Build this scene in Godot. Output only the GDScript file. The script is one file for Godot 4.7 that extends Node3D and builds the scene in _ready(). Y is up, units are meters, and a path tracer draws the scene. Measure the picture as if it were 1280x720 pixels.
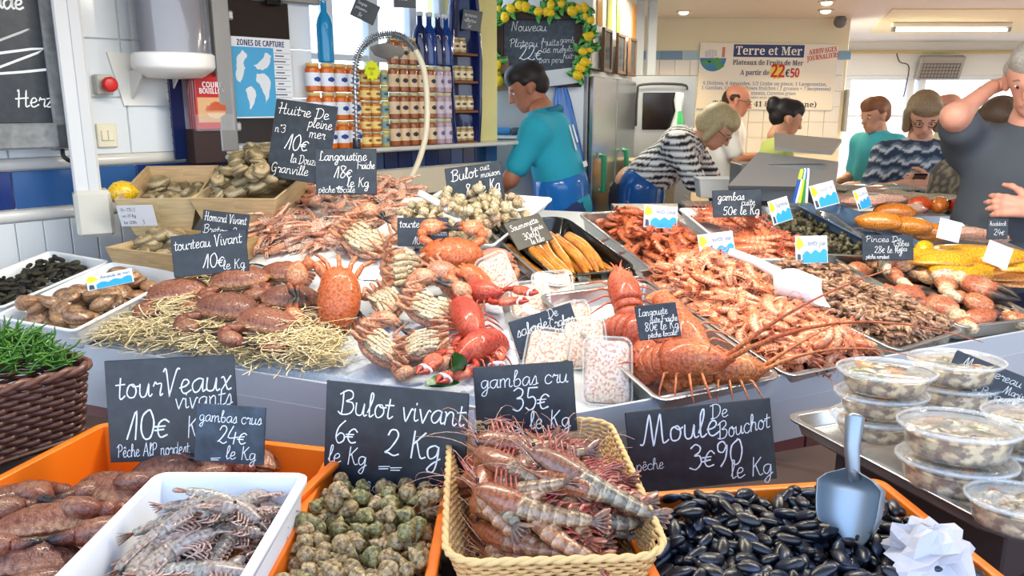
extends Node3D

var M := {}
var rng := RandomNumberGenerator.new()
var taken := {}
var meshes := {}

# ---------------------------------------------------------------- mesh builder
class MB:
	var v := PackedVector3Array()
	var c := PackedColorArray()
	var ix := PackedInt32Array()

	func vert(p: Vector3, col: Color) -> int:
		v.append(p)
		c.append(col)
		return v.size() - 1

	# closed rings of equal size joined into a skin; cols holds one colour per ring (or one for all)
	func loft(rings: Array, cols, cap_a := true, cap_b := true, wrap := false) -> int:
		var n: int = rings[0].size()
		var m: int = rings.size()
		var base := v.size()
		var i0 := ix.size()
		var mid := Vector3.ZERO
		for r in m:
			var col: Color = cols[mini(r, cols.size() - 1)] if cols is Array else cols
			var ring: PackedVector3Array = rings[r]
			v.append_array(ring)
			for k in n:
				c.append(col)
				mid += ring[k]
		mid /= float(n * m)
		for r in (m if wrap else m - 1):
			var r2: int = (r + 1) % m
			for k in n:
				var k2: int = (k + 1) % n
				var a: int = base + r * n + k
				var b: int = base + r * n + k2
				var d: int = base + r2 * n + k
				var e: int = base + r2 * n + k2
				ix.append_array(PackedInt32Array([a, b, e, a, e, d]))
		if cap_a and not wrap:
			cap(base, n, true)
		if cap_b and not wrap:
			cap(base + (m - 1) * n, n, false)
		orient(i0, mid)
		return base

	func cap(start: int, n: int, flip: bool) -> void:
		var mid := Vector3.ZERO
		for k in n:
			mid += v[start + k]
		mid /= float(n)
		var o := vert(mid, c[start])
		for k in n:
			var a: int = start + k
			var b: int = start + (k + 1) % n
			if flip:
				ix.append_array(PackedInt32Array([o, b, a]))
			else:
				ix.append_array(PackedInt32Array([o, a, b]))

	# turns the triangles from index i0 on so that they face outwards (front faces run clockwise)
	func orient(i0: int, mid: Vector3) -> void:
		var vol := 0.0
		var i := i0
		while i < ix.size():
			vol += (v[ix[i]] - mid).dot((v[ix[i + 1]] - mid).cross(v[ix[i + 2]] - mid))
			i += 3
		if vol > 0.0:
			i = i0
			while i < ix.size():
				var t := ix[i + 1]
				ix[i + 1] = ix[i + 2]
				ix[i + 2] = t
				i += 3

	# a tube along pts; rad: Vector2 per point (side, up); up: direction of the second radius
	func sweep(pts: Array, rad: Array, sides: int, cols, up := Vector3.UP, caps := true, power := 1.0) -> int:
		var rings := []
		var n: int = pts.size()
		var u := up
		for i in n:
			var t: Vector3 = (pts[mini(i + 1, n - 1)] - pts[maxi(i - 1, 0)]).normalized()
			if absf(t.dot(u)) > 0.98:
				u = Vector3.RIGHT if absf(t.x) < 0.8 else Vector3.FORWARD
			var s := t.cross(u).normalized()
			var w := s.cross(t).normalized()
			u = w
			var r = rad[mini(i, rad.size() - 1)]
			var r2: Vector2 = r if r is Vector2 else Vector2(r, r)
			var ring := PackedVector3Array()
			for k in sides:
				var a := TAU * k / sides
				var ca := cos(a)
				var sa := sin(a)
				if power != 1.0:
					ca = signf(ca) * pow(absf(ca), power)
					sa = signf(sa) * pow(absf(sa), power)
				ring.append(pts[i] + s * (ca * r2.x) + w * (sa * r2.y))
			rings.append(ring)
		return loft(rings, cols, caps, caps)

	func lathe(profile: Array, sides: int, cols, at := Vector3.ZERO, squash := Vector2.ONE, wrap := false) -> int:
		var rings := []
		for p in profile:
			var ring := PackedVector3Array()
			for k in sides:
				var a := TAU * k / sides
				ring.append(at + Vector3(cos(a) * p.x * squash.x, p.y, sin(a) * p.x * squash.y))
			rings.append(ring)
		return loft(rings, cols, not wrap, not wrap, wrap)

	# box with chamfered edges
	func box(mid: Vector3, size: Vector3, col: Color, bevel := 0.002, basis := Basis()) -> void:
		var h := size * 0.5
		var b := minf(bevel, minf(h.x, minf(h.y, h.z)) * 0.9)
		var rings := []
		for lv in [[-h.y, b], [-h.y + b, 0.0], [h.y - b, 0.0], [h.y, b]]:
			var e: float = lv[1]
			var x: float = h.x - e
			var z: float = h.z - e
			var k: float = maxf(b - e, 0.0) if e < b else 0.0
			var ring := PackedVector3Array()
			for q in [Vector2(x - k, z), Vector2(x, z - k), Vector2(x, -z + k), Vector2(x - k, -z), Vector2(-x + k, -z), Vector2(-x, -z + k), Vector2(-x, z - k), Vector2(-x + k, z)]:
				ring.append(mid + basis * Vector3(q.x, lv[0], q.y))
			rings.append(ring)
		hard_loft(rings, col)

	# like loft, but every face keeps its own corners (flat shading)
	func hard_loft(rings: Array, col, cap_ends := true) -> void:
		var i0 := ix.size()
		var n: int = rings[0].size()
		var mid := Vector3.ZERO
		var cnt := 0
		for r in rings:
			for p in r:
				mid += p
				cnt += 1
		mid /= float(cnt)
		for r in rings.size() - 1:
			var cc: Color = col[mini(r, col.size() - 1)] if col is Array else col
			for k in n:
				var k2: int = (k + 1) % n
				quad(rings[r][k], rings[r][k2], rings[r + 1][k2], rings[r + 1][k], cc)
		if cap_ends:
			var c1: Color = col[0] if col is Array else col
			var c2: Color = col[-1] if col is Array else col
			fan(rings[0], c1, true)
			fan(rings[-1], c2, false)
		orient(i0, mid)

	func quad(a: Vector3, b: Vector3, d: Vector3, e: Vector3, col: Color) -> void:
		var o := v.size()
		v.append_array(PackedVector3Array([a, b, d, e]))
		c.append_array(PackedColorArray([col, col, col, col]))
		ix.append_array(PackedInt32Array([o, o + 1, o + 2, o, o + 2, o + 3]))

	func fan(ring, col: Color, flip: bool) -> void:
		var o := v.size()
		var n: int = ring.size()
		for p in ring:
			vert(p, col)
		for k in range(1, n - 1):
			if flip:
				ix.append_array(PackedInt32Array([o, o + k + 1, o + k]))
			else:
				ix.append_array(PackedInt32Array([o, o + k, o + k + 1]))

	# ellipsoid, bent by an optional function of the unit direction
	func ball(mid: Vector3, r: Vector3, cols, rows := 8, sides := 12, basis := Basis(), lump := 0.0, seed_ := 1) -> int:
		var rings := []
		var cc := []
		var nz := FastNoiseLite.new()
		nz.seed = seed_
		nz.frequency = 0.9
		for i in rows + 1:
			var th := PI * clampf(float(i) / rows, 0.015, 0.985)
			var ring := PackedVector3Array()
			for k in sides:
				var a := TAU * k / sides
				var d := Vector3(sin(th) * cos(a), cos(th), sin(th) * sin(a))
				var p := Vector3(d.x * r.x, d.y * r.y, d.z * r.z)
				if lump > 0.0:
					p *= 1.0 + lump * (nz.get_noise_3dv(d * 1.2) + 0.6 * nz.get_noise_3dv(d * 3.0 + Vector3.ONE * 7.0))
				ring.append(mid + basis * p)
			rings.append(ring)
			cc.append(cols[mini(int(i * cols.size() / float(rows + 1)), cols.size() - 1)] if cols is Array else cols)
		return loft(rings, cc)

	# flat polygon plate (x, y) of a given thickness along z
	func plate(poly: PackedVector2Array, thick: float, col: Color, t := Transform3D()) -> void:
		var i0 := ix.size()
		var tri := Geometry2D.triangulate_polygon(poly)
		var o := v.size()
		for p in poly:
			vert(t * Vector3(p.x, p.y, thick * 0.5), col)
		for p in poly:
			vert(t * Vector3(p.x, p.y, -thick * 0.5), col)
		var n := poly.size()
		var i := 0
		while i < tri.size():
			var q := [tri[i], tri[i + 1], tri[i + 2]]
			if (poly[q[1]] - poly[q[0]]).cross(poly[q[2]] - poly[q[0]]) > 0:
				q.reverse()
			ix.append_array(PackedInt32Array([o + q[0], o + q[1], o + q[2], o + n + q[0], o + n + q[2], o + n + q[1]]))
			i += 3
		var ccw := not Geometry2D.is_polygon_clockwise(poly)
		for k in n:
			var k2: int = (k + 1) % n
			var a := t * Vector3(poly[k].x, poly[k].y, thick * 0.5)
			var b := t * Vector3(poly[k2].x, poly[k2].y, thick * 0.5)
			var d := t * Vector3(poly[k2].x, poly[k2].y, -thick * 0.5)
			var e := t * Vector3(poly[k].x, poly[k].y, -thick * 0.5)
			if ccw:
				quad(a, b, d, e, col)
			else:
				quad(b, a, e, d, col)

	# gives every triangle its own corners, for creased surfaces
	func facet() -> void:
		var nv := PackedVector3Array()
		var nc := PackedColorArray()
		for i in ix:
			nv.append(v[i])
			nc.append(c[i])
		v = nv
		c = nc
		for i in ix.size():
			ix[i] = i

	func add(o: MB, t := Transform3D()) -> void:
		var base := v.size()
		for p in o.v:
			v.append(t * p)
		c.append_array(o.c)
		for i in o.ix:
			ix.append(i + base)

	func mesh() -> ArrayMesh:
		var nrm := PackedVector3Array()
		nrm.resize(v.size())
		var i := 0
		while i < ix.size():
			var a := ix[i]
			var b := ix[i + 1]
			var d := ix[i + 2]
			var f := (v[d] - v[a]).cross(v[b] - v[a])
			nrm[a] += f
			nrm[b] += f
			nrm[d] += f
			i += 3
		for k in nrm.size():
			nrm[k] = nrm[k].normalized() if nrm[k].length_squared() > 1e-24 else Vector3.UP
		var arr := []
		arr.resize(Mesh.ARRAY_MAX)
		arr[Mesh.ARRAY_VERTEX] = v
		arr[Mesh.ARRAY_NORMAL] = nrm
		arr[Mesh.ARRAY_COLOR] = c
		arr[Mesh.ARRAY_INDEX] = ix
		var m := ArrayMesh.new()
		m.add_surface_from_arrays(Mesh.PRIMITIVE_TRIANGLES, arr)
		return m

# ---------------------------------------------------------------- nodes
func numbered(called: String) -> String:
	var n: int = taken.get(called, 0)
	taken[called] = n + 1
	return called if n == 0 else "%s_%03d" % [called, n]

func obj(called: String, shape, mat: Material, parent: Node = null) -> MeshInstance3D:
	var o := MeshInstance3D.new()
	o.mesh = shape.mesh() if shape is MB else shape
	o.material_override = mat
	if parent == null:
		o.name = numbered(called)
		add_child(o, true)
	else:
		o.name = called
		parent.add_child(o, true)
	return o

func tag(o: Node, label := "", category := "", group := "", kind := "") -> Node:
	if label:
		o.set_meta("label", label)
	if category:
		o.set_meta("category", category)
	if group:
		o.set_meta("group", group)
	if kind:
		o.set_meta("kind", kind)
	return o

func thing(called: String, label: String, category: String, at := Transform3D(), group := "") -> Node3D:
	var o := Node3D.new()
	o.name = numbered(called)
	add_child(o, true)
	o.transform = at
	tag(o, label, category, group)
	return o

func struct(called: String, shape, mat: Material, parent: Node = null) -> MeshInstance3D:
	var o := obj(called, shape, mat, parent)
	if parent == null:
		o.set_meta("kind", "structure")
	return o

func copy(o: Node, at: Transform3D, label := "", group := "") -> Node3D:
	var r: Node3D = o.duplicate()
	r.name = numbered(stem_of(o))
	add_child(r, true)
	r.transform = at
	if label:
		r.set_meta("label", label)
	if group:
		r.set_meta("group", group)
	return r

func stem_of(o: Node) -> String:
	var s := String(o.name)
	if s.length() > 4 and s[-4] == "_" and s.right(3).is_valid_int():
		return s.left(-4)
	return s

# ---------------------------------------------------------------- helpers
func lin(r: float, g: float, b: float) -> Color:  # an sRGB colour (0..255) as linear vertex colour
	return Color(r / 255.0, g / 255.0, b / 255.0).srgb_to_linear()

func hexc(h: String) -> Color:
	return Color(h).srgb_to_linear()

func jit(col: Color, k: float) -> Color:
	var f := 1.0 + rng.randf_range(-k, k)
	return Color(col.r * f, col.g * f * (1.0 + rng.randf_range(-k, k) * 0.3), col.b * f * (1.0 + rng.randf_range(-k, k) * 0.3))

func noise_tex(freq: float, a: Color, b: Color, size := 256, octaves := 4, seed_ := 1, stops := []) -> NoiseTexture2D:
	var n := FastNoiseLite.new()
	n.noise_type = FastNoiseLite.TYPE_SIMPLEX_SMOOTH
	n.frequency = freq
	n.fractal_octaves = octaves
	n.seed = seed_
	var t := NoiseTexture2D.new()
	t.width = size
	t.height = size
	t.seamless = true
	t.noise = n
	var g := Gradient.new()
	g.colors = PackedColorArray([a, b])
	if stops.size() == 2:
		g.offsets = PackedFloat32Array(stops)
	t.color_ramp = g
	return t

func bump_tex(freq: float, strength: float, size := 256, seed_ := 3) -> NoiseTexture2D:
	var n := FastNoiseLite.new()
	n.frequency = freq
	n.fractal_octaves = 4
	n.seed = seed_
	var t := NoiseTexture2D.new()
	t.width = size
	t.height = size
	t.seamless = true
	t.noise = n
	t.as_normal_map = true
	t.bump_strength = strength
	return t

func vmat(rough: float, metal := 0.0, coat := 0.0, tex: Texture2D = null, scale := 10.0, normal: Texture2D = null, nscale := 1.0) -> StandardMaterial3D:
	var m := StandardMaterial3D.new()
	m.vertex_color_use_as_albedo = true
	m.roughness = rough
	m.metallic = metal
	if coat > 0.0:
		m.clearcoat_enabled = true
		m.clearcoat = coat
		m.clearcoat_roughness = 0.12
	if tex or normal:
		m.uv1_triplanar = true
		m.uv1_scale = Vector3.ONE * scale
	if tex:
		m.albedo_texture = tex
	if normal:
		m.normal_enabled = true
		m.normal_texture = normal
		m.normal_scale = nscale
	return m

func cmat(col: Color, rough: float, metal := 0.0) -> StandardMaterial3D:
	var m := StandardMaterial3D.new()
	m.albedo_color = col
	m.roughness = rough
	m.metallic = metal
	return m

func smooth(pts: Array, steps := 4) -> Array:
	var out := []
	var n := pts.size()
	for i in n - 1:
		var p0 = pts[maxi(i - 1, 0)]
		var p1 = pts[i]
		var p2 = pts[i + 1]
		var p3 = pts[mini(i + 2, n - 1)]
		for k in steps:
			var t := float(k) / steps
			out.append(0.5 * ((2.0 * p1) + (p2 - p0) * t + (2.0 * p0 - 5.0 * p1 + 4.0 * p2 - p3) * t * t + (3.0 * p1 - p0 - 3.0 * p2 + p3) * t * t * t))
	out.append(pts[n - 1])
	return out

func rrect(w: float, d: float, r: float, y: float, seg := 4, shift := Vector3.ZERO) -> PackedVector3Array:
	var ring := PackedVector3Array()
	var hw := w * 0.5 - r
	var hd := d * 0.5 - r
	for q in [[1, 1, 0.0], [-1, 1, 0.25], [-1, -1, 0.5], [1, -1, 0.75]]:
		for k in seg + 1:
			var a: float = TAU * (q[2] + 0.25 * k / seg)
			ring.append(shift + Vector3(q[0] * hw + cos(a) * r, y, q[1] * hd + sin(a) * r))
	return ring

# open tray: rim at y = 0, sunk to -depth; lip: flat rim width; splay: how much narrower the floor is
func tray_shape(w: float, d: float, depth: float, lip: float, splay: float, thick: float, r: float, col: Color, roll := 0.003) -> MB:
	var b := MB.new()
	var iw := w - 2.0 * lip
	var id := d - 2.0 * lip
	var ri := maxf(r - lip, 0.004)
	var fw := iw - 2.0 * splay
	var fd := id - 2.0 * splay
	var rings := [
		rrect(0.004, 0.004, 0.001, -depth - thick), rrect(fw * 0.5, fd * 0.5, ri * 0.5, -depth - thick), rrect(fw + 1.2 * thick, fd + 1.2 * thick, ri, -depth - thick), rrect(fw + 2 * thick, fd + 2 * thick, ri, -depth + 0.002),
		rrect(iw + 2 * thick, id + 2 * thick, ri + thick, -thick - roll), rrect(w - 0.001, d - 0.001, r, -thick - roll), rrect(w, d, r, -roll * 0.5), rrect(w - roll, d - roll, r, 0.0),
		rrect(iw + roll, id + roll, ri + roll * 0.5, 0.0), rrect(iw, id, ri, -roll * 0.7), rrect(fw, fd, ri, -depth + 0.005), rrect(fw - 0.01, fd - 0.01, ri, -depth), rrect(fw * 0.5, fd * 0.5, ri * 0.5, -depth), rrect(0.004, 0.004, 0.001, -depth)]
	b.loft(rings, col)
	return b

func look(x: Vector3, y: Vector3) -> Basis:  # basis whose x axis runs along x and whose y axis is nearest to y
	var xx := x.normalized()
	var z := xx.cross(y).normalized()
	return Basis(xx, z.cross(xx).normalized(), z)

# ---------------------------------------------------------------- heaps: things dropped one by one on a height field
class Heap:
	var w: float
	var d: float
	var cell: float
	var nx: int
	var nz: int
	var h := PackedFloat32Array()
	var r: RandomNumberGenerator

	func setup(ww: float, dd: float, cc: float, seed_: int, ground := 0.0, mound := 0.0) -> Heap:
		w = ww
		d = dd
		cell = cc
		nx = int(w / cell) + 1
		nz = int(d / cell) + 1
		h.resize(nx * nz)
		r = RandomNumberGenerator.new()
		r.seed = seed_
		for j in nz:
			for i in nx:
				var q := Vector2(i * cell / w * 2.0 - 1.0, j * cell / d * 2.0 - 1.0)
				h[j * nx + i] = ground + mound * maxf(0.0, 1.0 - q.x * q.x) * maxf(0.0, 1.0 - q.y * q.y)
		return self

	func at(x: float, z: float) -> float:
		var i := clampi(int(round((x + w * 0.5) / cell)), 0, nx - 1)
		var j := clampi(int(round((z + d * 0.5) / cell)), 0, nz - 1)
		return h[j * nx + i]

	# length along local x, width along local z, thickness; returns where it comes to rest
	func drop(x: float, z: float, yaw: float, size: Vector3, sink := 0.35, tilt := 0.6, roll := 0.0) -> Transform3D:
		var ax := Vector3(cos(yaw), 0, -sin(yaw))
		var az := Vector3(sin(yaw), 0, cos(yaw))
		var nl := 7
		var prof := PackedFloat32Array()
		for k in nl:
			var f := (k / float(nl - 1) - 0.5)
			var best := -9.0
			for s in [-0.3, 0.0, 0.3]:
				var p: Vector3 = Vector3(x, 0, z) + ax * (f * size.x * 0.9) + az * (s * size.z)
				best = maxf(best, at(p.x, p.z))
			prof.append(best)
		var hb: float = (maxf(prof[0], prof[1]) + prof[2]) * 0.5
		var hf: float = (maxf(prof[6], prof[5]) + prof[4]) * 0.5
		var slope := clampf((hf - hb) / (size.x * 0.62), -tilt, tilt)
		var y0 := -9.0
		var avg := 0.0
		for k in nl:
			var f := (k / float(nl - 1) - 0.5) * size.x * 0.9
			var curve := 0.25 * size.y * pow(absf(k - 3) / 3.0, 2.0)
			y0 = maxf(y0, prof[k] - slope * f - curve)
			avg += (prof[k] - slope * f) / nl
		y0 = lerpf(avg, y0, 0.55) - sink * size.y
		for k in nl:
			var f := (k / float(nl - 1) - 0.5) * 0.95
			var round_ := sqrt(maxf(0.0, 1.0 - pow(f * 2.0, 2.0) * 0.85))
			for s in [-0.5, -0.35, -0.2, 0.0, 0.2, 0.35, 0.5]:
				var p: Vector3 = Vector3(x, 0, z) + ax * (f * size.x) + az * (s * size.z * round_)
				var top: float = y0 + slope * f * size.x + size.y * (0.5 + 0.5 * round_ * sqrt(maxf(0.0, 1.0 - pow(s * 2.0, 2.0) * 0.9)))
				var i := clampi(int(round((p.x + w * 0.5) / cell)), 0, nx - 1)
				var j := clampi(int(round((p.z + d * 0.5) / cell)), 0, nz - 1)
				h[j * nx + i] = maxf(h[j * nx + i], top)
		var xx := (ax + Vector3.UP * slope).normalized()
		var zz := az
		var yy := zz.cross(xx).normalized()
		var b := Basis(xx, yy, zz)
		if roll != 0.0:
			b = b * Basis(Vector3.RIGHT, roll)
		return Transform3D(b, Vector3(x, y0 + size.y * 0.5, z))

# where a number of things dropped in a field come to rest, in the frame of the container
func drops(n: int, heap: Heap, margin: Vector2, size: Vector3, spread := 0.0, yaw0 := 0.0, yaw_var := PI, sink := 0.35, tilt := 0.6, rollv := 0.0, low := true) -> Array:
	var out := []
	var r := heap.r
	for i in n:
		var best := Vector2.ZERO
		var bh := 1e9
		for t in (4 if low else 1):
			var p: Vector2
			if spread > 0.0:
				p = Vector2(clampf(r.randfn(0, spread), -1, 1) * (heap.w * 0.5 - margin.x), clampf(r.randfn(0, spread), -1, 1) * (heap.d * 0.5 - margin.y))
			else:
				p = Vector2(r.randf_range(-1, 1) * (heap.w * 0.5 - margin.x), r.randf_range(-1, 1) * (heap.d * 0.5 - margin.y))
			var y := heap.at(p.x, p.y)
			if y < bh:
				bh = y
				best = p
		out.append(heap.drop(best.x, best.y, yaw0 + r.randf_range(-yaw_var, yaw_var), size, sink, tilt, r.randf_range(-rollv, rollv)))
	return out

# ---------------------------------------------------------------- handwriting: single-stroke letters (width, then strokes x, y ...)
var GL := {
	"a": [5.5, [4.5, 4.5, 3, 5, 1, 4, 0.6, 2, 1.5, 0.2, 3, 0.5, 4.3, 3, 4.5, 4.8, 4.4, 1.5, 4.9, 0.2, 5.6, 0.6]],
	"b": [5, [0.4, 3, 1.8, 7, 2.2, 9, 1.2, 9, 0.8, 6, 0.8, 1, 2, 0, 3.8, 0.6, 4.2, 2.6, 3.2, 4.2, 1.5, 3.6]],
	"c": [4.5, [4, 4.2, 2.8, 5, 1, 4, 0.6, 2, 1.5, 0.2, 3, 0, 4.4, 1]],
	"d": [5.5, [4.3, 4.2, 2.8, 5, 1, 4, 0.6, 1.8, 1.8, 0, 3.5, 1, 4.3, 4, 4.6, 9, 4.4, 2, 5, 0.1, 5.6, 0.5]],
	"e": [4.5, [0.4, 2.2, 2.5, 2.6, 3.6, 3.8, 2.8, 5, 1.4, 4.6, 0.6, 2.4, 1.2, 0.4, 2.6, 0, 4.5, 1.2]],
	"é": [4.5, [0.4, 2.2, 2.5, 2.6, 3.6, 3.8, 2.8, 5, 1.4, 4.6, 0.6, 2.4, 1.2, 0.4, 2.6, 0, 4.5, 1.2], [2, 6.2, 3.3, 7.6]],
	"ê": [4.5, [0.4, 2.2, 2.5, 2.6, 3.6, 3.8, 2.8, 5, 1.4, 4.6, 0.6, 2.4, 1.2, 0.4, 2.6, 0, 4.5, 1.2], [1.2, 6.2, 2.2, 7.4, 3.3, 6.2]],
	"f": [4, [0.3, 2, 2.5, 6, 3, 8.6, 2, 9.2, 1.4, 7, 1.4, 0, 1.2, -4], [0.2, 4.6, 3.6, 4.9]],
	"g": [5.2, [4.2, 4.4, 2.6, 5, 0.9, 4, 0.7, 1.8, 2, 0.4, 3.6, 1.6, 4.2, 4.8, 4.1, -1, 3, -4, 1.2, -3.4, 2.4, -1.4, 5.2, 0.6]],
	"h": [5.2, [0.3, 2, 2, 7, 1.8, 9.2, 0.9, 8, 0.8, 0], [0.8, 2.6, 2.2, 4.8, 3.6, 4.4, 3.8, 1, 4.4, 0, 5.2, 0.6]],
	"i": [2.4, [0.7, 4.8, 0.8, 1, 1.4, 0, 2.4, 0.6], [0.9, 6.6, 1.1, 7.1]],
	"k": [5, [0.4, 2, 1.8, 7.5, 1.6, 9.2, 0.8, 8, 0.8, 0], [4, 4.8, 1, 2.4], [1.8, 2.8, 3.4, 0.2, 4.8, 0.4]],
	"l": [2.8, [0.2, 1.5, 1.8, 6, 2, 8.8, 1.2, 9.2, 0.8, 7, 0.9, 1.2, 1.6, 0, 2.8, 0.8]],
	"m": [8, [0.5, 4.8, 0.8, 4, 0.8, 0], [0.8, 2.8, 2, 4.8, 3.2, 4.2, 3.4, 0], [3.4, 2.8, 4.8, 4.8, 6, 4.2, 6.2, 1, 6.8, 0, 7.8, 0.6]],
	"n": [5.4, [0.5, 4.8, 0.8, 4, 0.8, 0], [0.8, 2.8, 2.2, 4.8, 3.6, 4.2, 3.8, 1, 4.4, 0, 5.3, 0.6]],
	"o": [5, [3, 5, 1.2, 4.4, 0.6, 2, 1.6, 0.1, 3.4, 0.4, 4.2, 2.6, 3.2, 4.8, 2.4, 4.6, 3.4, 3.8, 5, 4.2]],
	"p": [5, [0.6, 4.8, 0.8, 3, 0.8, -4], [0.8, 3, 2.4, 5, 4, 4, 4.2, 1.8, 2.8, 0, 0.9, 0.8]],
	"q": [5.2, [4.2, 4.2, 2.6, 5, 0.8, 3.8, 0.8, 1.4, 2.2, 0.2, 3.8, 1.6, 4.2, 4.8, 4.2, -4, 5, -2.6]],
	"r": [4, [0.4, 3.6, 1.2, 5.2, 1.6, 4.2, 3.4, 4.4, 3, 1.2, 3.4, 0, 4.2, 0.6]],
	"s": [4, [0.2, 0.4, 2.4, 5.2, 3.2, 2, 2.6, 0.2, 1, 0.2, 2.4, 0.4, 4, 1]],
	"t": [3.4, [1.4, 7.4, 1.2, 1.2, 1.9, 0, 3.2, 0.8], [-0.2, 5, 3.2, 5.3]],
	"u": [5.4, [0.6, 4.8, 0.6, 1.4, 1.6, 0, 3.2, 0.8, 4, 4.8, 4, 1.2, 4.6, 0, 5.4, 0.6]],
	"v": [4.8, [0.4, 4.8, 1.8, 0.1, 2.2, 0.2, 3.8, 4.4, 4.8, 4.4]],
	"x": [4.6, [0.6, 4.6, 1.6, 4.6, 3, 0.4, 4.4, 0.6], [4, 4.8, 0.6, 0]],
	"y": [5, [0.6, 4.8, 0.8, 2, 2, 0.8, 3.4, 2, 4, 4.8, 4, -1.6, 2.8, -4, 1.4, -3.2, 2.8, -1.2, 5, 0.6]],
	"z": [4.4, [0.6, 4.6, 3.6, 4.8, 0.6, 0.2, 4.2, 0.3]],
	"A": [7, [0.5, 0, 3.2, 9, 3.6, 9, 5.8, 0.6, 6.6, 0], [1.6, 3.4, 5.4, 3.6]],
	"B": [6.5, [1, 8.8, 1.2, 4, 1, 0], [-0.2, 7.6, 2.4, 9.4, 4.8, 8.8, 5, 6.6, 2.4, 5, 5, 4.6, 5.8, 2.4, 4.4, 0.2, 1.2, -0.2, -0.4, 0.6]],
	"C": [6, [5.2, 7.4, 3.8, 9.2, 1.4, 7.4, 0.6, 3.6, 2, 0.2, 4, 0.2, 5.8, 1.6]],
	"D": [6.8, [1.4, 8.8, 1.2, 0.2], [-0.2, 8, 3.2, 9, 5.8, 7, 6, 3, 3.6, 0.2, 0.2, 0, 1, -0.6, 3, 0.2]],
	"F": [5.6, [1.4, 8.6, 1.2, 0], [0, 8.6, 2.6, 9, 5.4, 8.8], [0.4, 4.8, 4, 5]],
	"G": [6.4, [5.2, 7.6, 3.6, 9.2, 1.2, 7.2, 0.6, 3.4, 2.2, 0.2, 4.6, 1.2, 5.2, 4.2, 3.4, 4], [5.2, 4.2, 5.2, -2, 3.6, -3.6]],
	"H": [7, [0.6, 8.8, 1.4, 9, 1, 0], [5, 9.2, 4.8, 1, 5.6, 0, 6.8, 0.8], [-0.4, 4.4, 6, 5]],
	"K": [6, [1.2, 9.2, 1, 0], [5, 9, 1.2, 4.4], [2.4, 5.4, 4.4, 0.4, 6, 0.6]],
	"L": [5.4, [3.2, 8, 2.4, 9.2, 1.4, 8, 1.4, 1.4, 0.2, 0.2, 1.4, 0.6, 3.4, 0, 5.4, 0.8]],
	"M": [9, [-0.6, 0.4, 0.6, 1, 2, 9, 2.6, 9, 3.6, 0.4, 4, 0.4, 5.6, 9, 6.2, 9, 7, 1, 7.8, 0, 9, 0.8]],
	"N": [7, [0.4, 0, 1, 8.8, 1.6, 8.8, 4.8, 0.4, 5.2, 9, 6.4, 9.2]],
	"P": [5.8, [1.4, 8.6, 1.2, 0], [-0.4, 7, 2, 9.2, 4.6, 8.6, 5, 6, 3, 4.2, 1.4, 4.4]],
	"R": [6.2, [1.4, 8.6, 1.2, 0], [-0.2, 7.4, 2.4, 9.2, 4.6, 8.4, 4.4, 5.6, 1.6, 4.4, 3, 3.8, 4.6, 0.4, 6, 0.4]],
	"S": [5.2, [4.8, 7.8, 3.4, 9.2, 1.4, 8, 1.8, 5.8, 4, 4, 4, 1.2, 2, 0, 0.2, 1.2]],
	"T": [5.6, [2.6, 8.8, 2.4, 0.4, 3.4, 0], [-0.2, 8.2, 2.4, 9, 5.6, 8.8]],
	"V": [6.4, [0.2, 8.4, 1, 9, 2.6, 0.2, 3, 0.2, 5, 8.6, 6.4, 9]],
	"0": [5.4, [3, 9, 1, 7, 0.6, 3, 2, 0.1, 3.8, 0.8, 4.8, 5, 3.8, 8.6, 2.8, 9]],
	"1": [4, [0, 0.4, 0.8, 2.6, 3, 9, 2.8, 0]],
	"2": [5.4, [0.8, 7, 1.8, 8.8, 3.6, 8.8, 4.2, 6.6, 2, 2.4, 0.4, 0.8, 1.4, 1, 3.4, 0, 5.2, 0.8]],
	"3": [5.2, [0.6, 8, 2.4, 9.2, 4, 8, 3.6, 6, 2, 5, 4, 4.6, 4.4, 2, 2.6, 0, 0.4, 0.8]],
	"4": [5.6, [2.4, 9, 0.4, 3.4, 5, 3.6], [3.8, 6, 3.4, 0]],
	"5": [5.2, [1.4, 8.8, 1, 5.2, 3, 5.4, 4.4, 3.4, 3.6, 0.8, 1.8, 0, 0.4, 1], [1.4, 8.8, 4.8, 9]],
	"6": [5, [3.6, 9, 1.4, 6, 0.6, 2.4, 2, 0, 4, 1, 4, 3.4, 2.2, 4, 0.8, 2.6]],
	"7": [5, [0.4, 8.6, 4.6, 9, 2, 0], [1.2, 4.6, 4.2, 4.8]],
	"8": [5.2, [4.4, 8.4, 2.2, 9.2, 0.8, 8, 2.4, 5, 4.4, 2.4, 2.8, 0, 0.8, 1, 1.6, 3.6, 4.2, 7.4, 4.4, 8.4]],
	"9": [5.2, [4, 7, 2.8, 9, 1, 8, 1, 5.6, 2.8, 5, 4.2, 7.6, 3.8, 3, 2, 0]],
	"€": [4.6, [4.2, 5, 2.8, 6, 1.2, 4.8, 0.8, 2.2, 2, 0.4, 4, 1], [-0.2, 3.8, 3, 4], [-0.2, 2.6, 2.6, 2.8]],
	"°": [2.6, [1.4, 8.8, 0.6, 8, 1.4, 7.2, 2.2, 8, 1.4, 8.8]],
	".": [2, [0.8, 0.2, 1.1, 0.4]],
	"-": [4, [0.4, 3, 3.4, 3.2]],
	"=": [7, [0, -0.6, 6.4, 0.2], [0.4, -1.8, 5.4, -1.2]],
	"~": [30, [0, 0, 26, 12, 8, 3, 30, 6, 14, -2, 34, 0]],
	" ": [3.4],
}

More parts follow.
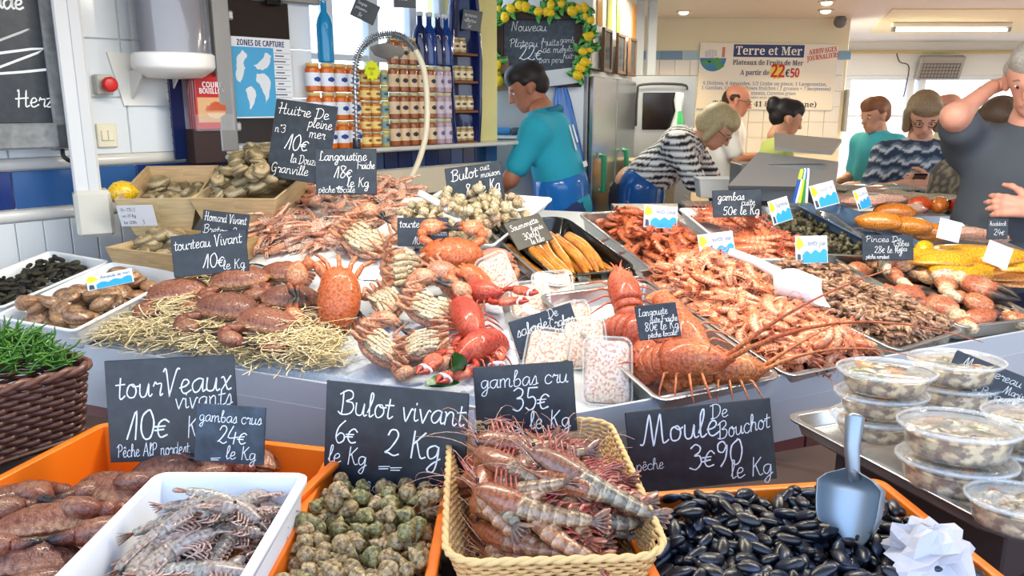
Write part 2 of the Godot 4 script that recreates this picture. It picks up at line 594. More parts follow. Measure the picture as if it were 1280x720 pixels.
# one line of handwriting as ribbons in the xy plane; size = height of a capital
func scribe(b: MB, text: String, x: float, y: float, size: float, col: Color, pen := 0.0, slope := 0.0, wide := 1.0) -> float:
	var k := size / 9.0
	var w := pen if pen > 0.0 else size * 0.085
	var cx := x
	for ch in text:
		var g: Array = GL.get(ch, GL["-"])
		for s in range(1, g.size()):
			var raw: Array = g[s]
			var pts := []
			var i := 0
			while i < raw.size():
				var gx: float = raw[i] + rng.randf_range(-0.16, 0.16)
				var gy: float = raw[i + 1] + rng.randf_range(-0.16, 0.16)
				var px := cx + (gx + gy * 0.1) * k * wide
				pts.append(Vector2(px, y + gy * k + (px - x) * slope))
				i += 2
			ribbon(b, smooth(pts, 4) if pts.size() > 2 else pts, w, col)
		cx += float(g[0]) * k * wide
	return cx

func ribbon(b: MB, pts: Array, w: float, col: Color, z := 0.0) -> void:
	var n := pts.size()
	var o := b.v.size()
	for i in n:
		var t: Vector2 = (pts[mini(i + 1, n - 1)] - pts[maxi(i - 1, 0)]).normalized()
		var s := Vector2(-t.y, t.x) * w * 0.5 * rng.randf_range(0.8, 1.15)
		var p: Vector2 = pts[i]
		if i == 0:
			p -= t * w * 0.4
		if i == n - 1:
			p += t * w * 0.4
		b.vert(Vector3(p.x + s.x, p.y + s.y, z), col)
		b.vert(Vector3(p.x - s.x, p.y - s.y, z), col)
	for i in n - 1:
		var a := o + i * 2
		b.ix.append_array(PackedInt32Array([a, a + 2, a + 1, a + 1, a + 2, a + 3]))

func text_width(text: String, size: float) -> float:
	var t := 0.0
	for ch in text:
		t += float(GL.get(ch, GL["-"])[0])
	return t * size / 9.0

# a chalked slate: fit = [frame at the middle of the foot, width, height]; lines = [text, x 0..1, y 0..1 of the baseline, size as share of the height, slope]
func slate(called: String, fit: Array, lines: Array, label: String, group := "price slates on the stall", mat: Material = null) -> Node3D:
	var w: float = fit[1]
	var h: float = fit[2]
	var o := thing(called, label, "price slate", fit[0], group)
	var b := MB.new()
	b.box(Vector3(0, h * 0.5, 0), Vector3(w, h, 0.004), Color.WHITE, 0.0012)
	obj("board", b, mat if mat else M.slate, o)
	chalk(o, lines, w, h, 0.0024)
	return o

func chalk(o: Node3D, lines: Array, w: float, h: float, z: float, mat: Material = null, col := Color(0.86, 0.87, 0.85), called := "chalk_lettering") -> void:
	var t := MB.new()
	for l in lines:
		var size: float = l[3] * h
		var x: float = l[1] * w - w * 0.5
		var wide := 1.0
		var room: float = w * 0.5 - x - 0.03 * w
		if l.size() > 5:
			wide = l[5] * w / text_width(l[0], size)
		elif text_width(l[0], size) > room:
			wide = room / text_width(l[0], size)
		scribe(t, l[0], x, l[2] * h, size, col, maxf(size * 0.06, 0.001), l[4] if l.size() > 4 else 0.0, wide)
	if t.v.size():
		for i in t.v.size():
			t.v[i].z = z
		obj(called, t, mat if mat else M.chalk, o)

# printed lettering
func printed(text: String, size: float, mat: Material, parent: Node3D, at: Vector3, serif := true, bold := true, width := 0.0, called := "printed_lettering") -> MeshInstance3D:
	var f := SystemFont.new()
	f.font_names = PackedStringArray(["Droid Serif" if serif else "Droid Sans"])
	f.font_weight = 700 if bold else 400
	var t := TextMesh.new()
	t.font = f
	t.text = text
	t.font_size = 64
	t.pixel_size = size / 46.0
	t.depth = 0.001
	t.curve_step = 1.5
	var o := obj(called, t, mat, parent)
	o.position = at
	if width > 0.0:
		var aw := t.get_aabb().size.x
		if aw > 0.0:
			o.scale.x = width / aw
	return o

# ---------------------------------------------------------------- materials
func make_materials() -> void:
	M.slate = vmat(0.36, 0.0, 0.0, noise_tex(0.02, Color(0.095, 0.115, 0.14), Color(0.17, 0.195, 0.22), 256, 5, 4), 5.0)
	M.slate_dusty = vmat(0.5, 0.0, 0.0, noise_tex(0.018, Color(0.10, 0.15, 0.19), Color(0.24, 0.30, 0.36), 256, 5, 9), 6.0)
	M.slate_brown = vmat(0.45, 0.0, 0.0, noise_tex(0.02, Color(0.13, 0.115, 0.085), Color(0.2, 0.18, 0.14), 256, 5, 4), 5.0)
	M.chalk = vmat(0.95)
	M.steel = vmat(0.26, 0.9, 0.0, null, 6.0, bump_tex(0.02, 0.8), 0.12)
	M.steel_dull = vmat(0.42, 0.85)
	M.white_plastic = vmat(0.32)
	M.foam = vmat(0.75, 0.0, 0.0, null, 60.0, bump_tex(0.12, 3.0), 0.3)
	M.paint = vmat(0.55)
	M.tile = vmat(0.14)
	M.matte = vmat(0.8)
	M.plastic = vmat(0.34)
	M.gloss = vmat(0.12)
	M.wood = vmat(0.6, 0.0, 0.0, grain_tex(), 3.0)
	M.cloth = vmat(0.85, 0.0, 0.0, null, 30.0, bump_tex(0.05, 2.0), 0.25)
	M.skin = vmat(0.5)
	M.hair = vmat(0.55, 0.0, 0.0, noise_tex(0.05, Color(0.72, 0.72, 0.72), Color(1, 1, 1), 128, 4, 5), 14.0)
	var wet := noise_tex(0.035, Color(0.58, 0.52, 0.48), Color(1, 1, 1), 256, 5, 7, [0.15, 0.6])
	M.wet = vmat(0.28, 0.0, 0.4, wet, 14.0, bump_tex(0.06, 5.0), 0.5)
	M.shell = vmat(0.36, 0.0, 0.25, noise_tex(0.035, Color(0.62, 0.52, 0.47), Color(1, 1, 1), 256, 5, 8, [0.15, 0.65]), 12.0, bump_tex(0.1, 7.0), 0.9)
	M.rough_shell = vmat(0.62, 0.0, 0.0, noise_tex(0.06, Color(0.62, 0.58, 0.52), Color(1, 1, 1), 256, 5, 12), 14.0, bump_tex(0.08, 6.0), 0.8)
	M.mussel = vmat(0.34, 0.0, 0.15, noise_tex(0.03, Color(0.5, 0.5, 0.56), Color(1, 1, 1), 128, 4, 14), 16.0, bump_tex(0.05, 3.0), 0.3)
	M.glass = glass_mat(Color(0.95, 0.97, 0.97, 0.06))
	M.clear = glass_mat(Color(0.93, 0.96, 0.95, 0.14))
	M.ice = vmat(0.35, 0.0, 0.0, noise_tex(0.09, Color(0.8, 0.82, 0.85), Color(1, 1, 1), 256, 4, 2), 10.0, bump_tex(0.15, 8.0), 1.0)
	M.salad = vmat(0.6, 0.0, 0.0, noise_tex(0.022, Color(0.86, 0.6, 0.52), Color(1, 0.98, 0.95), 256, 5, 21, [0.25, 0.5]), 16.0, bump_tex(0.1, 6.0), 0.7)
	M.frosty = glass_mat(Color(0.95, 0.97, 0.97, 0.22))
	M.rough_paint = vmat(0.7, 0.0, 0.0, noise_tex(0.03, Color(0.75, 0.75, 0.75), Color(1, 1, 1), 128, 4, 31), 5.0)
	M.broth = vmat(0.3, 0.0, 0.3, noise_tex(0.02, Color(0.42, 0.28, 0.14), Color(1, 0.97, 0.9), 256, 4, 41, [0.3, 0.62]), 7.0)
	M.satin = vmat(0.4, 0.35)
	M.whelk = vmat(0.4, 0.0, 0.2, noise_tex(0.035, Color(0.45, 0.38, 0.32), Color(1, 1, 1), 256, 5, 18, [0.15, 0.65]), 12.0, bump_tex(0.1, 7.0, 256, 5), 0.8)
	M.leaf = vmat(0.3)
	M.leaf.backlight_enabled = true
	M.leaf.backlight = Color(0.12, 0.2, 0.05)

func glass_mat(col: Color) -> StandardMaterial3D:
	var m := StandardMaterial3D.new()
	m.transparency = BaseMaterial3D.TRANSPARENCY_ALPHA
	m.albedo_color = col
	m.roughness = 0.04
	return m

func glow(col: Color, e: float) -> StandardMaterial3D:
	var m := StandardMaterial3D.new()
	m.albedo_color = Color(0.9, 0.9, 0.9)
	m.emission_enabled = true
	m.emission = col
	m.emission_energy_multiplier = e
	return m

func grain_tex() -> ImageTexture:
	var im := Image.create(256, 256, false, Image.FORMAT_RGB8)
	var n := FastNoiseLite.new()
	n.seed = 5
	n.frequency = 0.02
	for y in 256:
		for x in 256:
			var k := n.get_noise_2d(x * 0.5, y * 4.0) * 0.5 + n.get_noise_2d(x * 0.2 + 90.0, y * 14.0) * 0.35
			var f := clampf(0.86 + k * 0.22, 0.0, 1.0)
			im.set_pixel(x, y, Color(f, f * 0.985, f * 0.96))
	return ImageTexture.create_from_image(im)

# ---------------------------------------------------------------- the room
const WALL := Transform3D(Vector3(0.67531, 0, -0.73754), Vector3.UP, Vector3(0.73754, 0, 0.67531), Vector3(-1.63, 0, -2.62))

func room() -> void:
	var white := lin(232, 234, 232)
	var cream := lin(236, 229, 196)
	var b := MB.new()
	b.plate(PackedVector2Array([Vector2(-2.95, -3.5), Vector2(7.8, -3.5), Vector2(7.8, 11.2), Vector2(-0.36, 11.2), Vector2(-0.36, 5.0), Vector2(-0.2, 4.38), Vector2(-2.95, 1.38)]), 0.12, lin(120, 84, 70), Transform3D(Vector3.RIGHT, Vector3(0, 0, -1), Vector3.UP, Vector3(0, -0.06, 0)))
	struct("floor", b, vmat(0.3))
	b = MB.new()
	b.box(Vector3(1.0, -0.2, -8.0), Vector3(60, 0.1, 70), lin(196, 192, 184), 0.01)
	struct("ground_outside", b, M.matte)
	# ceiling: a slab over the whole hall, open towards the street behind the camera
	b = MB.new()
	var flat := Transform3D(Vector3.RIGHT, Vector3(0, 0, -1), Vector3.UP, Vector3(0, 2.385, 0))
	b.plate(PackedVector2Array([Vector2(-2.95, 0.3), Vector2(7.8, 0.3), Vector2(7.8, 11.2), Vector2(3.2, 11.2), Vector2(3.2, 8.2), Vector2(-0.36, 8.2), Vector2(-0.36, 5.0), Vector2(-0.2, 4.38), Vector2(-2.95, 1.38)]), 0.15, lin(238, 236, 226), flat)
	var ceil_ := struct("ceiling", b, M.paint)
	var cp := MB.new()
	cp.plate(PackedVector2Array([Vector2(3.25, 7.2), Vector2(6.6, 7.2), Vector2(6.6, 9.6), Vector2(4.1, 9.6)]), 0.012, lin(240, 230, 180), flat.translated(Vector3(0, -0.08, 0)))
	obj("cream_panel", cp, M.paint, ceil_)
	# left wall in its own frame: x along the wall, z into the room
	b = MB.new()
	b.box(Vector3(0.15, 0.6, -0.1), Vector3(4.2, 1.2, 0.2), white, 0.002)
	b.box(Vector3(0.15, 1.255, -0.1), Vector3(4.2, 0.11, 0.2), white, 0.002)
	b.box(Vector3(-0.45, 1.81, -0.1), Vector3(3.0, 1.0, 0.2), white, 0.002)
	b.box(Vector3(2.15, 1.81, -0.1), Vector3(0.3, 1.0, 0.2), lin(240, 226, 150), 0.002)
	var wl := struct("wall_left", b, M.paint)
	wl.transform = WALL
	var tmesh := {}
	for spec in [["white", Vector3(0.386, 0.192, 0.012), lin(226, 232, 236)], ["navy", Vector3(0.397, 0.122, 0.012), lin(30, 52, 112)], ["blue", Vector3(0.397, 0.122, 0.012), lin(52, 92, 146)], ["low", Vector3(0.081, 0.172, 0.012), lin(214, 218, 218)], ["snavy", Vector3(0.081, 0.085, 0.012), lin(36, 50, 92)], ["sblue", Vector3(0.081, 0.085, 0.012), lin(60, 84, 124)]]:
		var t := MB.new()
		t.box(Vector3.ZERO, spec[1], spec[2], 0.0025)
		tmesh[spec[0]] = t.mesh()
	for i in range(-1, 3):
		for j in 4:
			put_part("tile", tmesh.white, M.tile, wl, Vector3(-0.003 + 0.3905 * (i + 0.5), 1.345 + 0.195 * (j + 0.5), 0.004))
	for i in range(-1, 2):
		put_part("tile", tmesh["navy" if i % 2 else "blue"], M.tile, wl, Vector3(-0.003 + 0.4 * (i + 0.5), 1.243, 0.006))
	for i in range(-3, 13):
		for j in 3:
			put_part("tile", tmesh.low, M.tile, wl, Vector3(-0.012 + 0.084 * (i + 0.5), 1.05 - 0.175 * j, 0.004))
	for i in range(0, 17):
		put_part("tile", tmesh[["snavy", "sblue", "snavy"][(i * 7) % 3]], M.tile, wl, Vector3(0.85 + 0.0845 * (i + 0.5), 1.265, 0.006))
	for y in [1.326, 1.158]:
		b = MB.new()
		b.sweep([Vector3(-0.8, y, 0.006), Vector3(0.84, y, 0.006)], [Vector2(0.02, 0.016)], 12, lin(214, 212, 204), Vector3.BACK)
		obj("moulding", b, M.tile, wl)
	b = MB.new()
	b.box(Vector3(1.5, 1.32, 0.03), Vector3(1.62, 0.02, 0.24), lin(206, 204, 196), 0.006)
	obj("ledge", b, M.tile, wl)
	b = MB.new()
	b.box(Vector3(1.5, 1.155, 0.02), Vector3(1.5, 0.125, 0.03), lin(226, 214, 186), 0.004)
	b.box(Vector3(1.5, 1.07, 0.05), Vector3(1.5, 0.03, 0.1), lin(120, 110, 90), 0.004)
	obj("cream_board", b, M.paint, wl)
	# window behind the jars
	var wn := Node3D.new()
	wn.name = "window_1"
	wn.set_meta("kind", "structure")
	add_child(wn)
	wn.transform = WALL
	b = MB.new()
	for x in [1.07, 1.32, 1.56, 1.8, 1.99]:
		b.box(Vector3(x, 1.82, -0.1), Vector3(0.045 if x != 1.56 else 0.06, 0.98, 0.05), lin(216, 226, 232), 0.003)
	for y in [1.345, 1.72, 2.05, 2.29]:
		b.box(Vector3(1.53, y, -0.1), Vector3(0.95, 0.025, 0.04), lin(216, 226, 232), 0.003)
	obj("window_frame", b, M.paint, wn)
	for x in [1.195, 1.44, 1.68, 1.895]:
		b = MB.new()
		b.box(Vector3(x, 1.82, -0.11), Vector3(0.22, 0.95, 0.005), Color.WHITE, 0.001)
		obj("pane", b, M.glass, wn)
	# back wall with the sign
	b = MB.new()
	b.box(Vector3(1.9, 1.155, -8.1), Vector3(2.66, 2.31, 0.2), cream, 0.003)
	b.box(Vector3(3.16, 1.155, -9.7), Vector3(0.14, 2.31, 3.0), white, 0.003)
	var wb := struct("wall_back", b, M.paint)
	var sq := MB.new()
	sq.box(Vector3.ZERO, Vector3(0.145, 0.145, 0.01), lin(228, 226, 214), 0.002)
	var sqm := sq.mesh()
	var bandm := []
	for col in [lin(120, 160, 186), lin(160, 190, 204), lin(104, 140, 172)]:
		var t := MB.new()
		t.box(Vector3.ZERO, Vector3(0.2, 0.08, 0.01), col, 0.002)
		bandm.append(t.mesh())
	for i in 13:
		put_part("tile", bandm[(i * 5) % 3], M.tile, wb, Vector3(0.72 + 0.203 * i, 1.97, -7.995))
	for i in 17:
		for j in 6:
			put_part("tile", sqm, M.tile, wb, Vector3(0.68 + 0.148 * (i + 0.5), 1.93 - 0.148 * (j + 0.5), -7.995))
	# street side wall far behind on the right, with its shop windows
	b = MB.new()
	b.box(Vector3(5.9, 2.1, -11.1), Vector3(6.6, 0.43, 0.2), lin(226, 228, 222), 0.003)
	b.box(Vector3(5.9, 0.35, -11.1), Vector3(6.6, 0.7, 0.2), white, 0.003)
	struct("wall_street", b, M.paint)
	b = MB.new()
	b.box(Vector3(5.9, 2.18, -10.97), Vector3(6.6, 0.03, 0.05), lin(206, 178, 112), 0.004)
	struct("trim_1", b, M.paint)
	var ws := Node3D.new()
	ws.name = "window_2"
	ws.set_meta("kind", "structure")
	add_child(ws)
	b = MB.new()
	for x in [4.5, 5.35, 5.5, 7.15, 7.3, 8.6]:
		b.box(Vector3(x, 1.3, -11.1), Vector3(0.09, 1.2, 0.08), lin(224, 230, 234), 0.004)
	b.box(Vector3(6.0, 1.86, -11.1), Vector3(6.4, 0.07, 0.1), lin(224, 230, 234), 0.004)
	b.box(Vector3(6.0, 1.35, -11.1), Vector3(6.4, 0.03, 0.06), lin(206, 214, 220), 0.004)
	obj("window_frame", b, M.paint, ws)
	for x in [4.92, 6.32, 7.95]:
		b = MB.new()
		b.box(Vector3(x, 1.28, -11.12), Vector3(1.6 if x == 6.32 else 0.8, 1.1, 0.006), Color.WHITE, 0.001)
		obj("pane", b, M.glass, ws)
	# walls outside the frame that close the hall
	b = MB.new()
	b.box(Vector3(7.7, 1.155, -5.0), Vector3(0.2, 2.31, 12.0), white, 0.003)
	struct("wall_right", b, M.paint)
	b = MB.new()
	b.box(Vector3(-2.6, 1.155, -1.3), Vector3(0.2, 2.31, 2.0), white, 0.003)
	struct("wall_side", b, M.paint)
	# passage behind the cold room: a white panel between the window wall and the back wall
	b = MB.new()
	b.box(Vector3(-0.3, 1.155, -6.9), Vector3(0.12, 2.31, 3.1), cream, 0.003)
	struct("wall_partition", b, M.paint)

func put_part(called: String, mesh: Mesh, mat: Material, parent: Node3D, at: Vector3, basis := Basis()) -> MeshInstance3D:
	var o := obj(called, mesh, mat, parent)
	o.transform = Transform3D(basis, at)
	return o

func tube_light(at: Vector3, length: float, yaw: float, energy: float, label: String) -> void:
	var o := thing("fluorescent_light", label, "ceiling light", Transform3D(Basis(Vector3.UP, yaw), at), "fluorescent lights under the ceiling")
	var b := MB.new()
	b.box(Vector3(0, -0.02, 0), Vector3(length + 0.08, 0.04, 0.07), lin(236, 236, 230), 0.006)
	b.box(Vector3(-length * 0.5 - 0.02, -0.06, 0), Vector3(0.03, 0.05, 0.05), lin(150, 150, 146), 0.006)
	b.box(Vector3(length * 0.5 + 0.02, -0.06, 0), Vector3(0.03, 0.05, 0.05), lin(150, 150, 146), 0.006)
	obj("housing", b, M.white_plastic, o)
	b = MB.new()
	b.sweep([Vector3(-length * 0.5, -0.066, 0), Vector3(length * 0.5, -0.066, 0)], [0.016], 12, Color.WHITE)
	obj("tube", b, M.tube, o)
	var l := AreaLight3D.new()
	l.name = "tube_lamp"
	l.area_size = Vector2(length, 0.06)
	l.light_color = Color(1.0, 0.97, 0.9)
	l.light_energy = energy
	l.area_normalize_energy = true
	l.area_range = 14.0
	l.shadow_enabled = true
	o.add_child(l, true)
	l.position = Vector3(0, -0.09, 0)
	l.rotation.x = -PI / 2

# ---------------------------------------------------------------- the stall
const STALL_L := Transform3D(Vector3(0.922, 0, 0.387), Vector3.UP, Vector3(-0.387, 0, 0.922), Vector3(0.0669, 0, -1.4579))
const STALL_R := Transform3D(Vector3(0.906, 0, -0.423), Vector3.UP, Vector3(0.423, 0, 0.906), Vector3(0.0669, 0, -1.4579))

func tray(called: String, fit: Array, depth: float, label: String, category := "tray", mat: Material = null, col := Color(0.62, 0.62, 0.6), lip := 0.012, splay := 0.012, r := 0.03, group := "trays set in the stall") -> Array:
	var o := thing(called, label, category, fit[0], group)
	obj("pan", tray_shape(fit[1], fit[2], depth, lip, splay, 0.0015, r, col), mat if mat else M.steel, o)
	return fit

func stall() -> void:
	# two sloping worktops that meet in a corner towards the shopper
	var st := lin(200, 204, 208)
	var top := MB.new()
	var c0 := Vector3(0.0669, 0.862, -1.4579)
	var s := 0.21256
	var lf := STALL_L.basis
	var rf := STALL_R.basis
	var lw := 1.7
	var rw := 1.75
	var dep := 1.32
	var pts := {}
	pts.c = c0
	pts.l = c0 - lf.x * lw
	pts.r = c0 + rf.x * rw
	pts.lb = pts.l - lf.z * 1.15 + Vector3(0, 1.15 * s, 0)
	pts.re = pts.r - rf.z * 0.42 + Vector3(0, 0.42 * s, 0)
	pts.rb = c0 + rf.x * 1.15 - rf.z * 1.15 + Vector3(0, 1.15 * s, 0)
	var mid := dep / 0.914
	pts.cb = c0 + Vector3(0.02, dep * s, -mid)
	var skirt := 0.1
	for side in [["l", "lb", true], ["r", "rb", false]]:
		var b := MB.new()
		var a: Vector3 = pts[side[0]]
		var ab: Vector3 = pts[side[1]]
		var cc: Vector3 = pts.c
		var cb: Vector3 = pts.cb
		var th := Vector3(0, 0.1, 0)
		var up := PackedVector3Array([a, cc, cb, ab])
		if not side[2]:
			up = PackedVector3Array([cc, a, pts.re, ab, cb])
		var lo := PackedVector3Array()
		for p in up:
			lo.append(p - th)
		b.hard_loft([up, lo], st)
		var o := thing("display_worktop", "sloping stainless worktop of the crab display" if side[2] else "sloping stainless worktop holding the prawn trays", "worktop")
		obj("steel_top", b, M.satin, o)
	# base clad in dark red tiles
	var base := MB.new()
	var g := Vector3(0, 0.06, 0)
	var inset := Vector3(0, 0, -0.14)
	var lo := PackedVector3Array()
	var hi := PackedVector3Array()
	for p in [pts.l, pts.c, pts.r, pts.re, pts.rb, pts.cb, pts.lb]:
		var q: Vector3 = p
		if p == pts.l or p == pts.c or p == pts.r:
			q += inset
		hi.append(Vector3(q.x, 0.76, q.z))
		lo.append(Vector3(q.x, 0.0, q.z))
	var bo := thing("stall_base", "dark red tiled base under the sloping worktops", "stall base")
	var ring_lo := MB.new()
	ring_lo.hard_loft([lo, hi], lin(66, 34, 30), false)
	obj("core", ring_lo, M.matte, bo)
	var tm := MB.new()
	tm.box(Vector3.ZERO, Vector3(0.144, 0.144, 0.014), lin(112, 52, 46), 0.003)
	var tmesh := tm.mesh()
	for side in [[pts.l, pts.c], [pts.c, pts.r]]:
		var a: Vector3 = side[0] + inset
		var e: Vector3 = side[1] + inset
		var dir: Vector3 = Vector3(e.x - a.x, 0, e.z - a.z)
		var n := int(dir.length() / 0.15)
		var x := dir.normalized()
		var bs := Basis(x, Vector3.UP, x.cross(Vector3.UP))
		for i in n:
			for j in 5:
				put_part("tile", tmesh, M.tile, bo, Vector3(a.x, 0.685 - 0.15 * j, a.z) + x * (0.075 + 0.15 * i) + bs.z * 0.005, bs)
	# raised steel lip along the front edge
	for side in [[pts.l, pts.c], [pts.c, pts.r]]:
		var b := MB.new()
		var x: Vector3 = (side[1] - side[0]).normalized()
		var bs := Basis(x, Vector3.UP, x.cross(Vector3.UP))
		b.box(side[0].lerp(side[1], 0.5) + Vector3(0, 0.012, 0) - bs.z * 0.004, Vector3(side[0].distance_to(side[1]), 0.1, 0.006), lin(204, 208, 212), 0.002, bs)
		var o := thing("steel_lip", "raised steel lip along the front of the crab display" if side[0] == pts.l else "raised steel lip along the front of the prawn trays", "steel lip")
		obj("strip", b, M.satin, o)
	# low bench in front that carries the crates and baskets
	var bench := thing("front_bench", "low dark bench carrying the crates and baskets before the worktops", "bench")
	var b2 := MB.new()
	b2.plate(PackedVector2Array([Vector2(-1.5, 1.25), Vector2(-0.95, 0.72), Vector2(0.8, 0.72), Vector2(1.3, 1.35), Vector2(1.16, 1.84), Vector2(0.067, 1.44), Vector2(-1.2, 1.9)]), 0.04, lin(62, 44, 40), Transform3D(Vector3.RIGHT, Vector3(0, 0, -1), Vector3.UP, Vector3(0, 0.755, 0)))
	obj("bench_top", b2, M.matte, bench)
	for q in [[-1.2, -1.2], [-0.8, -0.85], [0.65, -0.85], [1.1, -1.4], [0.0, -1.35]]:
		b2 = MB.new()
		b2.box(Vector3(q[0], 0.367, q[1]), Vector3(0.05, 0.734, 0.05), lin(62, 44, 40), 0.004)
		obj("leg", b2, M.matte, bench)
	for q in [["riser_box", "dark riser box under the cane basket", Vector3(0.044, 0.819, -1.1), Vector3(0.2, 0.086, 0.34), 0.0], ["riser_box", "dark riser box under the brown samphire basket", Vector3(-1.03, 0.815, -1.5), Vector3(0.24, 0.078, 0.2), 0.4], ["riser_box", "dark riser box under the tray of fish tubs", Vector3(0.8, 0.84, -1.32), Vector3(0.3, 0.128, 0.3), 0.6]]:
		b2 = MB.new()
		b2.box(Vector3.ZERO, q[3], lin(56, 40, 38), 0.004, Basis(Vector3.UP, q[4]))
		var rb := obj(q[0], b2, M.matte)
		rb.position = q[2]
		tag(rb, q[1], "box", "riser boxes on the front bench")

# ---------------------------------------------------------------- sea creatures (lying on their side: head towards +x, back towards -z)
func arc(t: float, length: float, curl: float) -> Array:  # point and tangent on a bent spine, t from 0 (tail) to 1 (head)
	var a := (t - 0.5) * curl
	if absf(curl) < 0.01:
		return [Vector3((t - 0.5) * length, 0, 0), Vector3.RIGHT]
	var rr := length / curl
	return [Vector3(sin(a) * rr, 0, (1.0 - cos(a)) * rr - rr * (1.0 - cos(curl * 0.25))), Vector3(cos(a), 0, sin(a))]

# pal: [shell, band, head, legs, tail, feelers]
func prawn(length: float, curl: float, rad: float, pal: Array, detail := 2, seed_ := 1, claws := 0.0) -> Dictionary:
	var r := RandomNumberGenerator.new()
	r.seed = seed_
	var out := {}
	var ab := MB.new()
	var pts := []
	var rr := []
	var cols := []
	var nseg := 6
	var sub := 4 if detail > 1 else 3
	for s in nseg:
		for k in sub:
			var f := k / float(sub - 1)
			var t := 0.06 + (s + f * 0.96) / nseg * 0.52
			var size := rad * lerpf(0.42, 1.0, pow((t - 0.06) / 0.52, 0.7)) * (0.94 + 0.1 * f)
			pts.append(arc(t, length, curl)[0])
			rr.append(Vector2(size, size * 0.78))
			var cc: Color = pal[0].lerp(pal[1], clampf(f * 1.6 - 0.8, 0.0, 1.0) if s % 2 == 0 or detail < 2 else clampf(f * 1.2 - 0.4, 0.0, 1.0))
			cols.append(cc)
	ab.sweep(pts, rr, 10 if detail > 1 else 7, cols)
	out.abdomen = ab
	var ca := MB.new()
	pts = []
	rr = []
	cols = []
	var prof := [[0.55, 0.9], [0.58, 1.02], [0.66, 1.08], [0.76, 1.02], [0.85, 0.82], [0.91, 0.55], [0.95, 0.22], [1.02, 0.1], [1.1, 0.03]]
	for p in prof:
		var q: Array = arc(p[0], length, curl)
		var side := Vector3(-q[1].z, 0, q[1].x)
		pts.append(q[0] - side * (rad * 0.25 if p[0] > 0.9 else 0.0))
		rr.append(Vector2(rad * p[1], rad * p[1] * 0.8))
		cols.append(pal[2].lerp(pal[1], 0.3) if p[0] < 0.57 else pal[2])
	ca.sweep(pts, rr, 10 if detail > 1 else 7, cols)
	out.carapace = ca
	var tf := MB.new()
	var tail: Array = arc(0.07, length, curl)
	var tx: Vector3 = -tail[1]
	var tz := Vector3(-tx.z, 0, tx.x)
	for k in range(-2, 3):
		var a := k * 0.36
		var dir := tx.rotated(Vector3.UP, a * 0.5) + Vector3(0, k * 0.22, 0)
		var fl := length * 0.15
		tf.sweep([tail[0], tail[0] + dir * fl * 0.35, tail[0] + dir * fl * 0.75, tail[0] + dir * fl], [Vector2(rad * 0.22, rad * 0.08), Vector2(rad * 0.3, rad * 0.07), Vector2(rad * 0.34, rad * 0.05), Vector2(rad * 0.12, rad * 0.03)], 6, [pal[4], pal[4], pal[4].lerp(pal[2], 0.4), pal[2]])
	out.tail_fan = tf
	var lg := MB.new()
	for s in [-1, 1]:
		for k in 5:
			var q: Array = arc(0.64 + 0.05 * k, length, curl)
			var side := Vector3(-q[1].z, 0, q[1].x)
			var p0: Vector3 = q[0] + side * rad * 0.7 + Vector3(0, s * rad * 0.35, 0)
			var back: float = r.randf_range(-0.1, 0.5)
			var p1: Vector3 = p0 + side * rad * 1.1 + q[1] * rad * 0.7 + Vector3(0, s * rad * 0.3, 0)
			var p2: Vector3 = p1 + side * rad * 0.7 + q[1] * rad * (back - 0.2) * 2.0
			var p3: Vector3 = p2 + side * rad * 0.2 - q[1] * rad * r.randf_range(0.2, 1.0)
			lg.sweep([p0, p1, p2, p3], [rad * 0.13, rad * 0.11, rad * 0.07, rad * 0.03], 4, pal[3])
		for k in 5:
			var q: Array = arc(0.15 + 0.085 * k, length, curl)
			var side := Vector3(-q[1].z, 0, q[1].x)
			var p0: Vector3 = q[0] + side * rad * 0.55 + Vector3(0, s * rad * 0.3, 0)
			lg.sweep([p0, p0 + side * rad * 0.55 - q[1] * rad * 0.25, p0 + side * rad * 0.75 - q[1] * rad * 0.8], [Vector2(rad * 0.14, rad * 0.06), Vector2(rad * 0.2, rad * 0.06), rad * 0.04], 5, pal[3])
	out.legs = lg
	var an := MB.new()
	var hd: Array = arc(0.93, length, curl)
	var hs := Vector3(-hd[1].z, 0, hd[1].x)
	var reach := length * (0.65 if detail > 1 else 0.4)
	for s in [-1, 1]:
		var sw := r.randf_range(-1.0, 1.2)
		var p := []
		for k in 7:
			var f := k / 6.0
			p.append(hd[0] + hd[1] * reach * f * (1.0 - 0.35 * f) + hs * (sw * reach * f * f * 0.6) + Vector3(0, s * rad * 0.3 + rad * 1.2 * sin(f * 3.0) * (0.6 + 0.4 * s), 0))
		an.sweep(p, [rad * 0.06, rad * 0.05, rad * 0.045, rad * 0.04, rad * 0.035, rad * 0.03, rad * 0.02], 4, pal[5])
		for j in 2:
			an.sweep([hd[0], hd[0] + hd[1] * rad * 1.6 + hs * rad * (0.4 + j * 0.5), hd[0] + hd[1] * rad * (3.0 - j) + hs * rad * (0.8 + j) + Vector3(0, s * rad * 0.5, 0)], [rad * 0.07, rad * 0.05, rad * 0.02], 4, pal[3])
	out.antennae = an
	var ey := MB.new()
	for s in [-1, 1]:
		ey.ball(hd[0] - hs * rad * 0.05 + hd[1] * rad * 0.2 + Vector3(0, s * rad * 0.5, 0), Vector3.ONE * rad * 0.17, lin(14, 12, 12), 4, 6)
	out.eyes = ey
